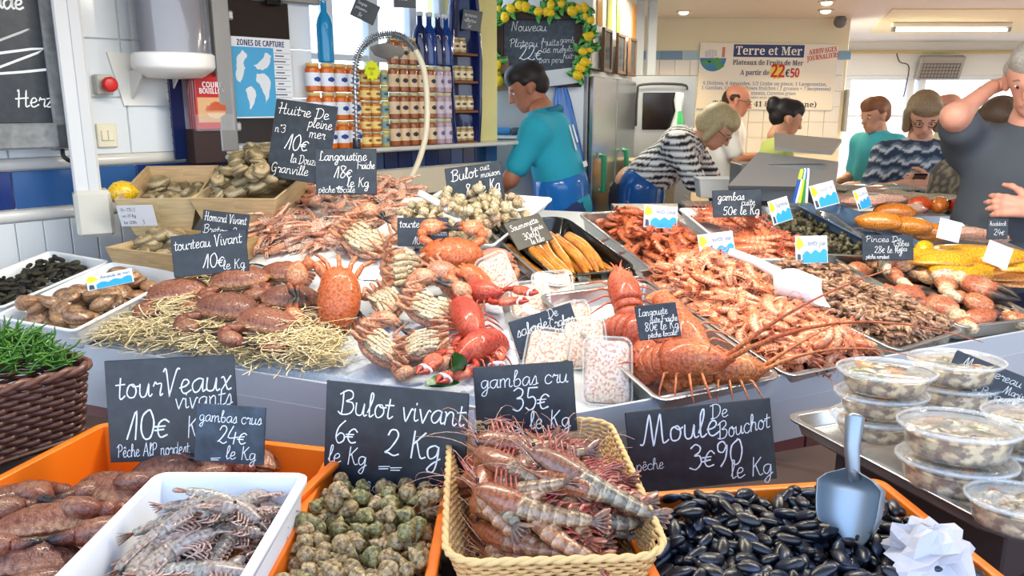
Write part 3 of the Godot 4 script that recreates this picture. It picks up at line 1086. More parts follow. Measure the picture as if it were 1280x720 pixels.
	if claws > 0.0:
		var cl := MB.new()
		for s in [-1, 1]:
			var q: Array = arc(0.8, length, curl)
			var side := Vector3(-q[1].z, 0, q[1].x)
			var open := r.randf_range(0.1, 0.5)
			var p0: Vector3 = q[0] + side * rad * 0.5 + Vector3(0, s * rad * 0.5, 0)
			var p1: Vector3 = p0 + q[1] * claws * 0.3 + side * claws * open * 0.3 + Vector3(0, s * rad * 0.4, 0)
			var p2: Vector3 = p1 + q[1] * claws * 0.45 + side * claws * (open - 0.3) * 0.5
			var p3: Vector3 = p2 + q[1] * claws * 0.3 - side * claws * 0.05
			cl.sweep([p0, p0.lerp(p1, 0.5), p1], [rad * 0.22, rad * 0.26, rad * 0.2], 6, pal[2])
			cl.sweep([p1, p1.lerp(p2, 0.4), p2], [Vector2(rad * 0.26, rad * 0.22), Vector2(rad * 0.4, rad * 0.34), Vector2(rad * 0.34, rad * 0.26)], 6, pal[2])
			cl.sweep([p2 + side * rad * 0.14, p2.lerp(p3, 0.6) + side * rad * 0.18, p3], [rad * 0.16, rad * 0.12, rad * 0.03], 5, pal[4])
			cl.sweep([p2 - side * rad * 0.16, p2.lerp(p3, 0.6) - side * rad * 0.24, p3 - side * rad * 0.06], [rad * 0.18, rad * 0.13, rad * 0.03], 5, pal[4])
		out.claws = cl
	return out

func merged(d: Dictionary) -> MB:
	var b := MB.new()
	for k in d:
		b.add(d[k])
	return b

# a brown crab: x across, z to the front, y up; fold 0 = legs spread, 1 = folded under the belly
# pal: [back, edge, belly, legs, tips]
func crab(width: float, pal: Array, fold: float, seed_ := 1) -> Dictionary:
	var r := RandomNumberGenerator.new()
	r.seed = seed_
	var out := {}
	var n := 44
	var hw := width * 0.5
	var outline := []
	for k in n:
		var a := TAU * k / n
		var x := cos(a)
		var z := sin(a)
		var rx := hw * (1.0 + 0.045 * cos(a * 18.0) * (1.0 if z > -0.3 else 0.0))
		var rz := hw * (0.62 if z > 0 else 0.64) * (1.0 + 0.055 * cos(a * 18.0) * (1.0 if z > -0.3 else 0.0))
		outline.append(Vector2(signf(x) * pow(absf(x), 0.86) * rx * (1.0 - 0.12 * maxf(0.0, -z)), signf(z) * pow(absf(z), 0.9) * rz))
	var rings := []
	var cols := []
	for lv in [[0.9, -0.03, 1], [0.985, -0.012, 1], [1.0, 0.0, 1], [0.97, 0.035, 1], [0.88, 0.105, 0], [0.72, 0.165, 0], [0.5, 0.205, 0], [0.25, 0.225, 0], [0.05, 0.23, 0]]:
		var ring := PackedVector3Array()
		for q in outline:
			ring.append(Vector3(q.x * lv[0], lv[1] * width * (1.0 + 0.05 * sin(q.x * lv[0] * 26.0 / width + seed_) * cos(q.y * lv[0] * 20.0 / width) * (1.0 if lv[2] == 0 else 0.0)), q.y * lv[0]))
		rings.append(ring)
		cols.append(pal[1] if lv[2] else pal[0].lerp(pal[1], 0.25 * (1.0 - lv[0])))
	var car := MB.new()
	car.loft(rings, cols)
	out.carapace = [car]
	# belly plates
	var be := MB.new()
	rings = []
	for lv in [[0.93, -0.015], [0.86, -0.07], [0.66, -0.125], [0.36, -0.145], [0.04, -0.15]]:
		var ring := PackedVector3Array()
		for q in outline:
			ring.append(Vector3(q.x * lv[0] * 0.92, lv[1] * width, q.y * lv[0] * 0.9 + width * 0.01))
		rings.append(ring)
	be.loft(rings, [pal[2], pal[2], pal[2]])
	for s in [-1, 1]:
		for k in 5:
			var z := (0.2 - 0.1 * k) * width
			be.sweep([Vector3(s * 0.05 * width, -0.14 * width, z), Vector3(s * 0.18 * width, -0.142 * width, z + 0.02 * width), Vector3(s * 0.32 * width, -0.105 * width, z + 0.05 * width)], [Vector2(0.045, 0.03) * width, Vector2(0.05, 0.03) * width, Vector2(0.035, 0.022) * width], 6, pal[2].lerp(pal[0], 0.06 * k), Vector3.UP)
	for k in 6:
		var z := (0.12 - 0.075 * k) * width
		var hwid := (0.03 + 0.016 * k) * width
		be.sweep([Vector3(-hwid, -0.156 * width, z), Vector3(hwid, -0.156 * width, z)], [Vector2(0.036, 0.016) * width], 6, pal[2].lerp(Color(0.8, 0.75, 0.6), 0.3), Vector3.UP)
	out.underside = [be]
	# claws
	out.claw = []
	out.finger = []
	for s in [-1.0, 1.0]:
		var cl := MB.new()
		var j0 := Vector3(s * 0.3, -0.05, 0.2) * width
		var j1 := Vector3(s * 0.54, -0.04, 0.36) * width
		var j2 := Vector3(s * 0.48, -0.05, 0.6) * width
		var j3 := Vector3(s * 0.18, -0.07, 0.66) * width
		cl.sweep([j0, j0.lerp(j1, 0.5), j1], [0.06 * width, 0.085 * width, 0.075 * width], 8, pal[3])
		cl.ball(j1.lerp(j2, 0.45), Vector3(0.1, 0.095, 0.105) * width, pal[3], 6, 9)
		cl.sweep([j2 + Vector3(s * 0.06, 0, -0.02) * width, j2, j2.lerp(j3, 0.35), j2.lerp(j3, 0.75), j3], [Vector2(0.06, 0.06) * width, Vector2(0.13, 0.105) * width, Vector2(0.165, 0.115) * width, Vector2(0.145, 0.1) * width, Vector2(0.08, 0.065) * width], 10, [pal[3], pal[3], pal[3].lerp(pal[2], 0.35), pal[3].lerp(pal[2], 0.2), pal[3]])
		out.claw.append(cl)
		var fi := MB.new()
		var tip := j3 + Vector3(-s * 0.2, 0.0, -0.08) * width
		fi.sweep([j3 + Vector3(s * 0.03, 0, 0.045) * width, j3.lerp(tip, 0.5) + Vector3(0, 0, 0.06) * width, tip + Vector3(0, 0, 0.02) * width], [0.06 * width, 0.052 * width, 0.01 * width], 7, [pal[3], pal[4], pal[4]])
		fi.sweep([j3 + Vector3(s * 0.03, 0, -0.04) * width, j3.lerp(tip, 0.5) + Vector3(0, 0, -0.02) * width, tip], [0.052 * width, 0.045 * width, 0.01 * width], 7, [pal[3], pal[4], pal[4]])
		out.finger.append(fi)
	# walking legs
	out.leg = []
	for s in [-1.0, 1.0]:
		for k in 4:
			var lg := MB.new()
			var z0 := 0.12 - 0.11 * k
			var j0 := Vector3(s * 0.32, -0.07, z0) * width
			var out_dir := Vector3(s, 0.12, (0.35 - 0.32 * k)).normalized()
			var in_dir := Vector3(-s * 0.75, -0.12, 0.45 - 0.25 * k + r.randf_range(-0.15, 0.15)).normalized()
			var l1 := width * 0.26
			var j1 := j0 + out_dir.lerp(Vector3(s * 0.55, -0.35, 0.2 - 0.1 * k).normalized(), fold) * l1
			var d2 := (out_dir + Vector3(0, -0.5, 0)).normalized().lerp(in_dir, fold).normalized()
			var j2 := j1 + d2 * width * 0.2
			var d3 := (out_dir + Vector3(0, -1.3, 0)).normalized().lerp((in_dir + Vector3(r.randf_range(-0.3, 0.3), -0.1, 0.25)).normalized(), fold).normalized()
			var j3 := j2 + d3 * width * 0.2
			lg.sweep([j0, j0.lerp(j1, 0.5), j1], [Vector2(0.034, 0.04) * width, Vector2(0.045, 0.05) * width, Vector2(0.036, 0.036) * width], 7, pal[3])
			lg.sweep([j1, j1.lerp(j2, 0.5), j2], [0.034 * width, 0.038 * width, 0.028 * width], 7, pal[3].lerp(pal[2], 0.15))
			lg.sweep([j2, j2.lerp(j3, 0.5), j3], [0.028 * width, 0.022 * width, 0.006 * width], 6, [pal[3], pal[3], pal[4]])
			out.leg.append(lg)
	return out

func build_crab(called: String, label: String, shapes: Dictionary, mat: Material, at: Transform3D, group: String) -> Node3D:
	var o := thing(called, label, "crab", at, group)
	for k in ["carapace", "underside", "leg"]:
		for m in shapes[k]:
			obj(k, m, mat, o)
	for i in shapes.claw.size():
		var c := obj("claw", shapes.claw[i], mat, o)
		obj("fingers", shapes.finger[i], mat, c)
	return o

func mussel_mesh(length: float, col: Color, edge: Color, seed_: int) -> ArrayMesh:
	var b := MB.new()
	var r := RandomNumberGenerator.new()
	r.seed = seed_
	var prof := [[0.0, 0.02, 0.03], [0.04, 0.1, 0.1], [0.14, 0.19, 0.17], [0.32, 0.25, 0.2], [0.55, 0.27, 0.19], [0.76, 0.245, 0.15], [0.9, 0.17, 0.1], [0.97, 0.09, 0.05], [1.0, 0.02, 0.01]]
	var rings := []
	var cols := []
	var bend := r.randf_range(0.0, 0.1)
	for p in prof:
		var ring := PackedVector3Array()
		for k in 10:
			var a := TAU * k / 10.0
			var y := sin(a)
			ring.append(Vector3(p[0] - 0.5, signf(y) * pow(absf(y), 1.25) * p[2], cos(a) * p[1] + bend * (p[0] - 0.5) * (p[0] - 0.5) * 2.0) * length)
		rings.append(ring)
		cols.append(col.lerp(edge, clampf(p[0] * 1.3 - 0.45, 0.0, 1.0) * r.randf_range(0.2, 1.0)))
	b.loft(rings, cols)
	return b.mesh()

# spiral snail shell, apex towards +x, mouth near the other end
func snail_mesh(length: float, fat: float, turns: float, cols: Array, seed_: int, lip: Color) -> ArrayMesh:
	var b := MB.new()
	var r := RandomNumberGenerator.new()
	r.seed = seed_
	var rows := 26
	var sides := 14
	var rings := []
	var cc := []
	for i in rows + 1:
		var t := i / float(rows)
		var ring := PackedVector3Array()
		for k in sides:
			var th := k / float(sides)
			var prof := sqrt(maxf(0.0, 1.0 - pow((0.38 - t) / 0.4, 2.0))) if t < 0.38 else lerpf(1.0, 0.03, pow((t - 0.38) / 0.62, 1.05))
			var ph := fposmod(pow(t, 0.8) * turns - th, 1.0)
			var bulge := 0.86 + 0.2 * sin(PI * ph) if t > 0.2 else 0.96
			var rr := fat * prof * bulge
			ring.append(Vector3((t - 0.5) * length, cos(th * TAU) * rr * length, sin(th * TAU) * rr * length))
		rings.append(ring)
		cc.append(cols[r.randi() % cols.size()].lerp(cols[0], 0.5))
	b.loft(rings, cc)
	var bs := look(Vector3(-0.55, 0.0, 0.8), Vector3.UP)
	b.ball(Vector3(-0.22 * length, 0, fat * length * 0.66), Vector3(0.06, 0.2, 0.2) * length * (fat / 0.34), [lip, lip], 5, 9, bs)
	return b.mesh()

func clam_mesh(size: float, col: Color, band: Color, seed_: int) -> ArrayMesh:
	var b := MB.new()
	var rings := []
	var cols := []
	var lv := [[0.02, 0.3], [0.3, 0.29], [0.6, 0.24], [0.85, 0.14], [0.97, 0.05], [1.0, 0.0], [0.97, -0.05], [0.85, -0.14], [0.6, -0.24], [0.3, -0.29], [0.02, -0.3]]
	for i in lv.size():
		var ring := PackedVector3Array()
		for k in 16:
			var a := TAU * k / 16.0
			var z := sin(a)
			ring.append(Vector3(cos(a) * lv[i][0] * 0.56, lv[i][1], z * lv[i][0] * 0.44 * (1.15 if z < 0 else 1.0) - (1.0 - lv[i][0]) * 0.2) * size)
		rings.append(ring)
		cols.append(col.lerp(band, [0.9, 0.5, 0.1, 0.6, 0.2, 0.0, 0.2, 0.6, 0.1, 0.5, 0.9][i]))
	b.loft(rings, cols)
	return b.mesh()

func oyster_mesh(size: float, seed_: int) -> ArrayMesh:
	var r := RandomNumberGenerator.new()
	r.seed = seed_
	var b := MB.new()
	var cols := []
	for k in 11:
		cols.append([lin(160, 142, 104), lin(196, 178, 140), lin(122, 110, 82), lin(214, 202, 172), lin(142, 130, 92)][r.randi() % 5])
	b.ball(Vector3.ZERO, Vector3(0.5, 0.27, 0.38) * size, cols, 10, 14, Basis(), 0.42, seed_)
	return b.mesh()

# places copies of things along a list of transforms (in the frame of a container); kinds = array of [mesh or parts, material]
func scatter(called: String, label: String, category: String, group: String, frame: Transform3D, spots: Array, variants: Array, mat: Material, size_var := 0.12) -> void:
	var looks := label.split("|")
	for i in spots.size():
		var o := MeshInstance3D.new()
		var vi := rng.randi() % variants.size()
		o.mesh = variants[vi]
		o.material_override = mat
		o.name = numbered(called)
		add_child(o, true)
		var t: Transform3D = spots[i]
		var k := 1.0 + rng.randf_range(-size_var, size_var)
		o.transform = frame * t * Transform3D(Basis().scaled(Vector3.ONE * k), Vector3.ZERO)
		tag(o, looks[vi % looks.size()], category, group)

# ---------------------------------------------------------------- containers
func hoop(b: MB, pts: Array, rx: float, ry: float, sides: int, col: Color) -> void:
	var n := pts.size()
	var rings := []
	for i in n:
		var t: Vector3 = (pts[(i + 1) % n] - pts[(i + n - 1) % n]).normalized()
		var s := t.cross(Vector3.UP).normalized()
		var ring := PackedVector3Array()
		for k in sides:
			var a := TAU * (k + 0.5) / sides
			ring.append(pts[i] + s * cos(a) * rx + Vector3.UP * sin(a) * ry)
		rings.append(ring)
	b.loft(rings, col, false, false, true)

func ring_points(w: float, d: float, r: float, y: float, step: float) -> Array:
	var base := rrect(w, d, r, y, 6)
	var out := []
	var n := base.size()
	for i in n:
		var a := base[i]
		var e := base[(i + 1) % n]
		var m := maxi(1, int(round(a.distance_to(e) / step)))
		for k in m:
			out.append(a.lerp(e, k / float(m)))
	return out

func wicker(called: String, label: String, fit: Array, height: float, splay: float, col: Color, dark: Color, strand: float, mat: Material) -> Node3D:
	var o := thing(called, label, "basket", fit[0])
	var w: float = fit[1]
	var d: float = fit[2]
	var weave := MB.new()
	var rows := int(height / (strand * 0.95))
	for j in rows:
		var y := -height + (j + 0.5) * height / rows
		var f := 1.0 + y / height
		var pts := ring_points(w - 2.0 * splay * (1.0 - f) - 0.02, d - 2.0 * splay * (1.0 - f) - 0.02, 0.04, y, strand * 0.9)
		var n := pts.size() - (pts.size() % 2)
		var p2 := []
		for i in n:
			var c2: Vector3 = pts[i]
			var out_dir := Vector3(c2.x / w, 0, c2.z / d).normalized()
			p2.append(c2 + out_dir * strand * 0.35 * (1.0 if (i / 2 + j) % 2 else -1.0))
		hoop(weave, p2, strand * 0.3, strand * 0.5, 5, col.lerp(dark, rng.randf() * 0.5))
	obj("weave", weave, mat, o)
	var rim := MB.new()
	for k in 2:
		var pts := ring_points(w - 0.012, d - 0.012, 0.045, 0.004, strand)
		var p2 := []
		for i in pts.size():
			var c2: Vector3 = pts[i]
			var out_dir := Vector3(c2.x / w, 0, c2.z / d).normalized()
			p2.append(c2 + out_dir * sin(i * 0.9 + PI * k) * strand * 0.35 + Vector3.UP * cos(i * 0.9 + PI * k) * strand * 0.35)
		hoop(rim, p2, strand * 0.6, strand * 0.6, 6, col)
	obj("rim", rim, mat, o)
	var bt := MB.new()
	bt.box(Vector3(0, -height, 0), Vector3(w - 2.0 * splay, 0.008, d - 2.0 * splay), dark, 0.003)
	obj("bottom", bt, mat, o)
	return o

# straight sided crate with a thick rim and hand holes
func crate(called: String, label: String, fit: Array, height: float, col: Color, thick: float, mat: Material, category := "crate", splay := 0.012, group := "") -> Node3D:
	var o := thing(called, label, category, fit[0], group)
	var b := tray_shape(fit[1], fit[2], height, thick, splay, thick * 0.4, 0.02, col, 0.004)
	obj("shell", b, mat, o)
	return o

func wooden_crate(label: String, fit: Array, height: float, tilt: float) -> Node3D:
	var o := thing("wooden_crate", label, "crate", fit[0], "pale wooden oyster crates")
	var w: float = fit[1]
	var d: float = fit[2]
	var nw := w - 2.0 * tilt
	var nd := d - 2.0 * tilt * 0.6
	var col := [lin(226, 204, 160), lin(214, 184, 134), lin(222, 192, 146)]
	for s in [-1.0, 1.0]:
		for e in [0, 1]:
			var b := MB.new()
			var th := 0.008
			var q := []
			for y in [-height, 0.0]:
				var f: float = 1.0 + y / height
				var hw: float = lerpf(nw, w, f) * 0.5
				var hd: float = lerpf(nd, d, f) * 0.5
				var ring: PackedVector3Array
				if e == 0:
					ring = PackedVector3Array([Vector3(-hw, y, s * hd), Vector3(hw, y, s * hd), Vector3(hw - th, y, s * (hd - th)), Vector3(-hw + th, y, s * (hd - th))])
				else:
					ring = PackedVector3Array([Vector3(s * hw, y, -hd), Vector3(s * hw, y, hd), Vector3(s * (hw - th), y, hd - th), Vector3(s * (hw - th), y, -hd + th)])
				q.append(ring)
			b.hard_loft(q, col[rng.randi() % 3])
			obj("board", b, M.wood, o)
	var f2 := MB.new()
	f2.box(Vector3(0, -height * 0.55, 0), Vector3((nw + w) * 0.47, 0.008, (nd + d) * 0.47), col[1], 0.002)
	obj("floor_board", f2, M.wood, o)
	return o

# ---------------------------------------------------------------- sheets and labels
func wave_tag(fit: Array, text: String, label: String) -> Node3D:
	var w: float = fit[1]
	var h: float = fit[2]
	var o := thing("product_tag", label, "product tag", fit[0], "white product tags with blue waves")
	var b := MB.new()
	b.box(Vector3(0, h * 0.5, 0), Vector3(w, h, 0.003), lin(204, 208, 210), 0.001)
	obj("card", b, M.plastic, o)
	b = MB.new()
	var pts := PackedVector2Array()
	var n := 18
	for k in n + 1:
		var f := k / float(n)
		pts.append(Vector2(lerpf(-0.3, 0.47, f) * w, h * (0.3 + 0.14 * absf(sin(f * 9.0)) + 0.1 * f)))
	pts.append(Vector2(0.47 * w, 0.04 * h))
	pts.append(Vector2(-0.3 * w, 0.04 * h))
	b.plate(pts, 0.0006, lin(46, 150, 206), Transform3D(Basis(), Vector3(0, 0, 0.0019)))
	obj("wave_print", b, M.plastic, o)
	b = MB.new()
	b.plate(PackedVector2Array([Vector2(-0.49, 0.6) * 1.0, Vector2(-0.4, 0.5), Vector2(-0.24, 0.66), Vector2(-0.3, 0.86), Vector2(-0.42, 0.97), Vector2(-0.47, 0.82)]), 0.0006, lin(240, 214, 40), Transform3D(Basis(Vector3(w, 0, 0), Vector3(0, h, 0), Vector3(0, 0, 1)), Vector3(0, 0, 0.0019)))
	b.plate(PackedVector2Array([Vector2(-0.46, 0.06), Vector2(-0.34, 0.06), Vector2(-0.36, 0.34), Vector2(-0.45, 0.36)]), 0.0006, lin(52, 70, 90), Transform3D(Basis(Vector3(w, 0, 0), Vector3(0, h, 0), Vector3(0, 0, 1)), Vector3(0, 0, 0.0019)))
	obj("yellow_print", b, M.plastic, o)
	chalk(o, [[text, 0.3, 0.66, 0.2, 0.0, 0.64]], w, h, 0.002, M.chalk, lin(70, 90, 130), "ink_lettering")
	return o

func paper_tag(called: String, fit: Array, label: String, lines: Array, col := Color(0.6, 0.61, 0.63)) -> Node3D:
	var o := thing(called, label, "paper label", fit[0])
	var b := MB.new()
	b.box(Vector3(0, fit[2] * 0.5, 0), Vector3(fit[1], fit[2], 0.0015), col, 0.0005)
	obj("sheet", b, M.matte, o)
	if lines:
		chalk(o, lines, fit[1], fit[2], 0.0012, M.chalk, lin(60, 64, 80), "ink_lettering")
	return o

# ---------------------------------------------------------------- goods on the right-hand worktop
func right_goods() -> void:
	var g := "steel trays of the prawn counter"
	var f: Array
	# spiny lobsters
	var lob_fit := tray("steel_tray", [Transform3D(Vector3(0.8948, 0.0055, -0.4464), Vector3(0.0879, 0.9782, 0.1884), Vector3(0.4377, -0.2078, 0.8748), Vector3(0.334, 0.984, -1.849)), 0.3408, 0.5430], 0.05, "steel tray holding the cooked spiny lobsters", "tray", null, Color(0.62, 0.62, 0.6), 0.012, 0.012, 0.03, g)
	# pink prawns
	f = tray("steel_tray", [Transform3D(Vector3(0.8903, 0.0076, -0.4553), Vector3(0.0879, 0.9782, 0.1884), Vector3(0.4468, -0.2077, 0.8702), Vector3(0.625, 0.993, -2.035)), 0.3310, 0.6246], 0.05, "steel tray heaped with small pink prawns", "tray", null, Color(0.62, 0.62, 0.6), 0.012, 0.012, 0.03, g)
	var pink := []
	for k in 7:
		var base := [lin(240, 158, 112), lin(246, 178, 136), lin(236, 146, 100)][k % 3] as Color
		var pale := lin(252, 214, 184)
		pink.append(merged(prawn(0.098 + 0.006 * (k % 3), [1.2, 1.9, 2.5, 1.5, 2.9, 2.2, 0.8][k], 0.0142, [base, pale, base.lerp(lin(226, 104, 60), 0.4), lin(236, 150, 110), lin(226, 110, 70), lin(240, 150, 110)], 1, k)).mesh())
	var hp := Heap.new().setup(f[1] - 0.035, f[2] - 0.035, 0.006, 11, -0.035, 0.045)
	scatter("pink_prawn", "slightly bent pink prawn in the heap beside the grey shrimps|bent pale pink prawn in the heap beside the grey shrimps|strongly curled orange pink prawn in the heap beside the grey shrimps|gently bent pink prawn in the heap beside the grey shrimps|tightly curled pale pink prawn in the heap beside the grey shrimps|curled orange pink prawn in the heap beside the grey shrimps|nearly straight pink prawn in the heap beside the grey shrimps", "prawn", "small pink prawns in a steel tray", f[0], drops(210, hp, Vector2(0.02, 0.02), Vector3(0.075, 0.019, 0.036), 0.0, 0.0, PI, 0.35, 0.5, 0.35), pink, M.wet)
	# orange prawns behind
	f = tray("steel_tray", [Transform3D(Vector3(0.9256, -0.0104, -0.3783), Vector3(0.0879, 0.9782, 0.1884), Vector3(0.3681, -0.2076, 0.9063), Vector3(0.464, 1.105, -2.538)), 0.3351, 0.4991], 0.06, "deep steel tray of orange prawns behind the spiny lobsters", "tray", null, Color(0.62, 0.62, 0.6), 0.012, 0.012, 0.04, g)
	var orange := []
	for k in 5:
		var base := [lin(210, 112, 70), lin(198, 98, 58)][k % 2] as Color
		orange.append(merged(prawn(0.125, [0.7, 1.1, 1.6, 0.4, 1.3][k], 0.0125, [base, lin(230, 156, 112), base.darkened(0.1), lin(220, 110, 70), lin(208, 84, 44), lin(216, 110, 70)], 1, 20 + k)).mesh())
	hp = Heap.new().setup(f[1] - 0.06, f[2] - 0.06, 0.006, 12, -0.045, 0.02)
	scatter("orange_prawn", "orange cooked prawn in the deep tray beside the smoked fish sticks", "prawn", "orange prawns in a deep steel tray", f[0], drops(105, hp, Vector2(0.03, 0.03), Vector3(0.115, 0.022, 0.034), 0.0, 0.9, 0.9, 0.35, 0.5, 0.3), orange, M.wet)
	# smoked sticks
	f = tray("steel_tray", [Transform3D(Vector3(0.9052, 0.0004, -0.4249), Vector3(0.0879, 0.9782, 0.1884), Vector3(0.4157, -0.2079, 0.8854), Vector3(0.139, 1.098, -2.352)), 0.3073, 0.4965], 0.05, "steel tray under the black tray of smoked fish sticks", "tray", null, Color(0.62, 0.62, 0.6), 0.012, 0.012, 0.03, g)
	var bl := thing("black_tray", "shiny black plastic tray holding golden smoked fish sticks", "tray", f[0].translated_local(Vector3(0.01, 0.012, -0.01)))
	obj("pan", tray_shape(f[1] - 0.035, f[2] - 0.04, 0.05, 0.01, 0.018, 0.0015, 0.05, lin(16, 17, 20)), M.gloss, bl)
	for k in 19:
		var b := MB.new()
		var len := rng.randf_range(0.26, 0.33)
		var bend := rng.randf_range(-0.018, 0.018)
		var p := []
		var rr := []
		var cc := []
		for i in 9:
			var t := i / 8.0
			p.append(Vector3(bend * sin(t * PI) + rng.randf_range(-0.001, 0.001), 0.002 * sin(t * 9.0 + k), (t - 0.5) * len))
			var s := 0.0145 * sqrt(maxf(0.02, 1.0 - pow(absf(t * 2.0 - 0.75) / 1.3, 2.4)))
			rr.append(Vector2(s, s * 0.85))
			cc.append(lin(214, 148, 52).lerp(lin(176, 104, 34), rng.randf()))
		b.sweep(p, rr, 9, cc)
		var o := obj("smoked_fish_stick", b, M.wet)
		tag(o, "golden smoked fish stick lying in the black tray", "fish", "smoked fish sticks in the black tray")
		var row := k % 11
		var up := 0.0 if k < 11 else 0.022
		o.transform = f[0] * Transform3D(Basis(Vector3.UP, rng.randf_range(-0.12, 0.12) + (-0.12 if k >= 11 else 0.0)), Vector3(-0.115 + row * 0.0215 + (0.03 if k >= 11 else 0.0), -0.018 + up, 0.06 + rng.randf_range(-0.02, 0.02)))
	# grey shrimps
	f = tray("steel_tray", [Transform3D(Vector3(0.8444, 0.0271, -0.535), Vector3(0.0879, 0.9782, 0.1884), Vector3(0.5284, -0.2061, 0.8236), Vector3(0.929, 0.99, -2.161)), 0.3065, 0.5267], 0.05, "steel tray full of tiny brown grey shrimps", "tray", null, Color(0.62, 0.62, 0.6), 0.012, 0.012, 0.03, g)
	var grey := []
	for k in 5:
		var base := [lin(170, 126, 94), lin(194, 150, 114), lin(146, 102, 74)][k % 3] as Color
		var d := prawn(0.044, [1.0, 1.8, 2.4, 0.7, 1.4][k], 0.0074, [base, base.lightened(0.25), base.darkened(0.1), base, base, base], 1, 40 + k)
		d.erase("eyes")
		d.erase("antennae")
		grey.append(merged(d).mesh())
	hp = Heap.new().setup(f[1] - 0.04, f[2] - 0.04, 0.005, 13, -0.03, 0.03)
	var under := drops(420, hp, Vector2(0.01, 0.01), Vector3(0.042, 0.01, 0.018), 0.0, 0.0, PI, 0.3, 0.6, 0.4)
	bed("shrimp_bed", "lower layers of tiny grey shrimps filling their steel tray", "shrimps", f[0], under, grey[1], M.wet)
	scatter("grey_shrimp", "tiny mid brown shrimp on top of the shrimp tray|tiny pale brown shrimp on top of the shrimp tray|tiny dark brown shrimp on top of the shrimp tray|tiny nearly straight brown shrimp on top of the shrimp tray|tiny bent pale brown shrimp on top of the shrimp tray", "shrimp", "grey shrimps on top of their tray", f[0], drops(300, hp, Vector2(0.01, 0.01), Vector3(0.042, 0.01, 0.018), 0.0, 0.0, PI, 0.25, 0.6, 0.4), grey, M.wet)
	# cooked king prawns in a white tray
	var wf: Array = [Transform3D(Vector3(0.9713, -0.0423, -0.234), Vector3(0.0879, 0.9782, 0.1884), Vector3(0.2209, -0.2035, 0.9538), Vector3(0.764, 1.109, -2.606)), 0.2670, 0.4769]
	crate("white_tray", "white plastic tray of large cooked king prawns", wf, 0.05, lin(236, 238, 238), 0.008, M.white_plastic, "tray", 0.02)
	var king := []
	for k in 4:
		var base := [lin(222, 124, 80), lin(212, 110, 70)][k % 2] as Color
		king.append(merged(prawn(0.175, [0.6, 1.0, 1.5, 0.3][k], 0.0165, [base, lin(246, 190, 150), base, lin(226, 120, 84), lin(214, 90, 50), lin(226, 110, 70)], 2, 60 + k)).mesh())
	hp = Heap.new().setup(wf[1] - 0.05, wf[2] - 0.05, 0.006, 14, -0.045, 0.04)
	scatter("king_prawn", "large orange cooked king prawn in the white tray", "prawn", "cooked king prawns in a white tray", wf[0], drops(30, hp, Vector2(0.06, 0.05), Vector3(0.165, 0.028, 0.045), 0.0, 2.4, 0.7, 0.35, 0.5, 0.3), king, M.wet)
	# winkles
	f = tray("steel_tray", [Transform3D(Vector3(0.9918, -0.0683, -0.1082), Vector3(0.0879, 0.9782, 0.1884), Vector3(0.0929, -0.1963, 0.9761), Vector3(1.039, 1.102, -2.699)), 0.2983, 0.4764], 0.06, "round cornered steel tray of dark winkles", "tray", null, Color(0.5, 0.5, 0.48), 0.01, 0.02, 0.07, g)
	var wink := []
	for k in 4:
		var cs := [[lin(84, 80, 52), lin(112, 106, 70), lin(62, 58, 40)], [lin(100, 96, 64), lin(126, 118, 82), lin(74, 70, 46)]][k % 2] as Array
		wink.append(snail_mesh(0.026, 0.4, 3.0, cs, k, lin(40, 34, 26)))
	hp = Heap.new().setup(f[1] - 0.06, f[2] - 0.08, 0.006, 15, -0.055, 0.03)
	scatter("winkle", "small dark green winkle in the round cornered tray", "winkle", "winkles in a steel tray", f[0], drops(190, hp, Vector2(0.015, 0.015), Vector3(0.026, 0.02, 0.022), 0.0, 0.0, PI, 0.2, 0.5, 1.5), wink, M.shell)
	# crab claws
	f = tray("steel_tray", [Transform3D(Vector3(0.9272, -0.0112, -0.3745), Vector3(0.0879, 0.9782, 0.1884), Vector3(0.3642, -0.2076, 0.9079), Vector3(1.245, 0.992, -2.32)), 0.3146, 0.4990], 0.05, "steel tray of cooked crab claws", "tray", null, Color(0.62, 0.62, 0.6), 0.012, 0.012, 0.03, g)
	var spots := [[-0.1, -0.19, 0.3, 0.0], [0.0, -0.2, 2.4, 0.0], [0.09, -0.16, -0.5, 0.0], [-0.05, -0.1, 1.2, 0.02], [0.06, -0.06, 2.0, 0.02], [-0.09, 0.0, -0.3, 0.0], [0.03, 0.02, 0.9, 0.03], [0.11, 0.03, 2.8, 0.0], [-0.06, 0.1, 1.7, 0.0], [0.05, 0.12, -0.7, 0.02], [0.12, 0.14, 1.1, 0.0], [-0.02, 0.18, 0.4, 0.0], [0.1, 0.21, 2.5, 0.0], [0.0, -0.13, 0.2, 0.05], [0.09, 0.08, -1.2, 0.05]]
	for k in spots.size():
		var q: Array = spots[k]
		var o := claw_piece(0.185 + 0.02 * (k % 3), [lin(212, 134, 92), lin(226, 176, 126), lin(196, 112, 78)][k % 3], [lin(232, 210, 168), lin(206, 130, 92)][k % 2], k)
		o.transform = f[0] * Transform3D(Basis(Vector3.UP, q[2]) * Basis(Vector3.RIGHT, rng.randf_range(-0.5, 0.5)), Vector3(q[0], -0.02 + q[3], q[1]))
	# smoked haddock and roe on the far right
	f = [Transform3D(Vector3(0.9353, -0.016, -0.3535), Vector3(0.0879, 0.9782, 0.1884), Vector3(0.3428, -0.2073, 0.9163), Vector3(1.518, 1.039, -2.645)), 0.5394, 0.5058]
	var bd := thing("display_tray", "low steel tray carrying haddock fillets and roe", "tray", f[0], g)
	obj("pan", tray_shape(f[1], f[2], 0.03, 0.012, 0.01, 0.0015, 0.03, Color(0.5, 0.5, 0.5)), M.steel, bd)

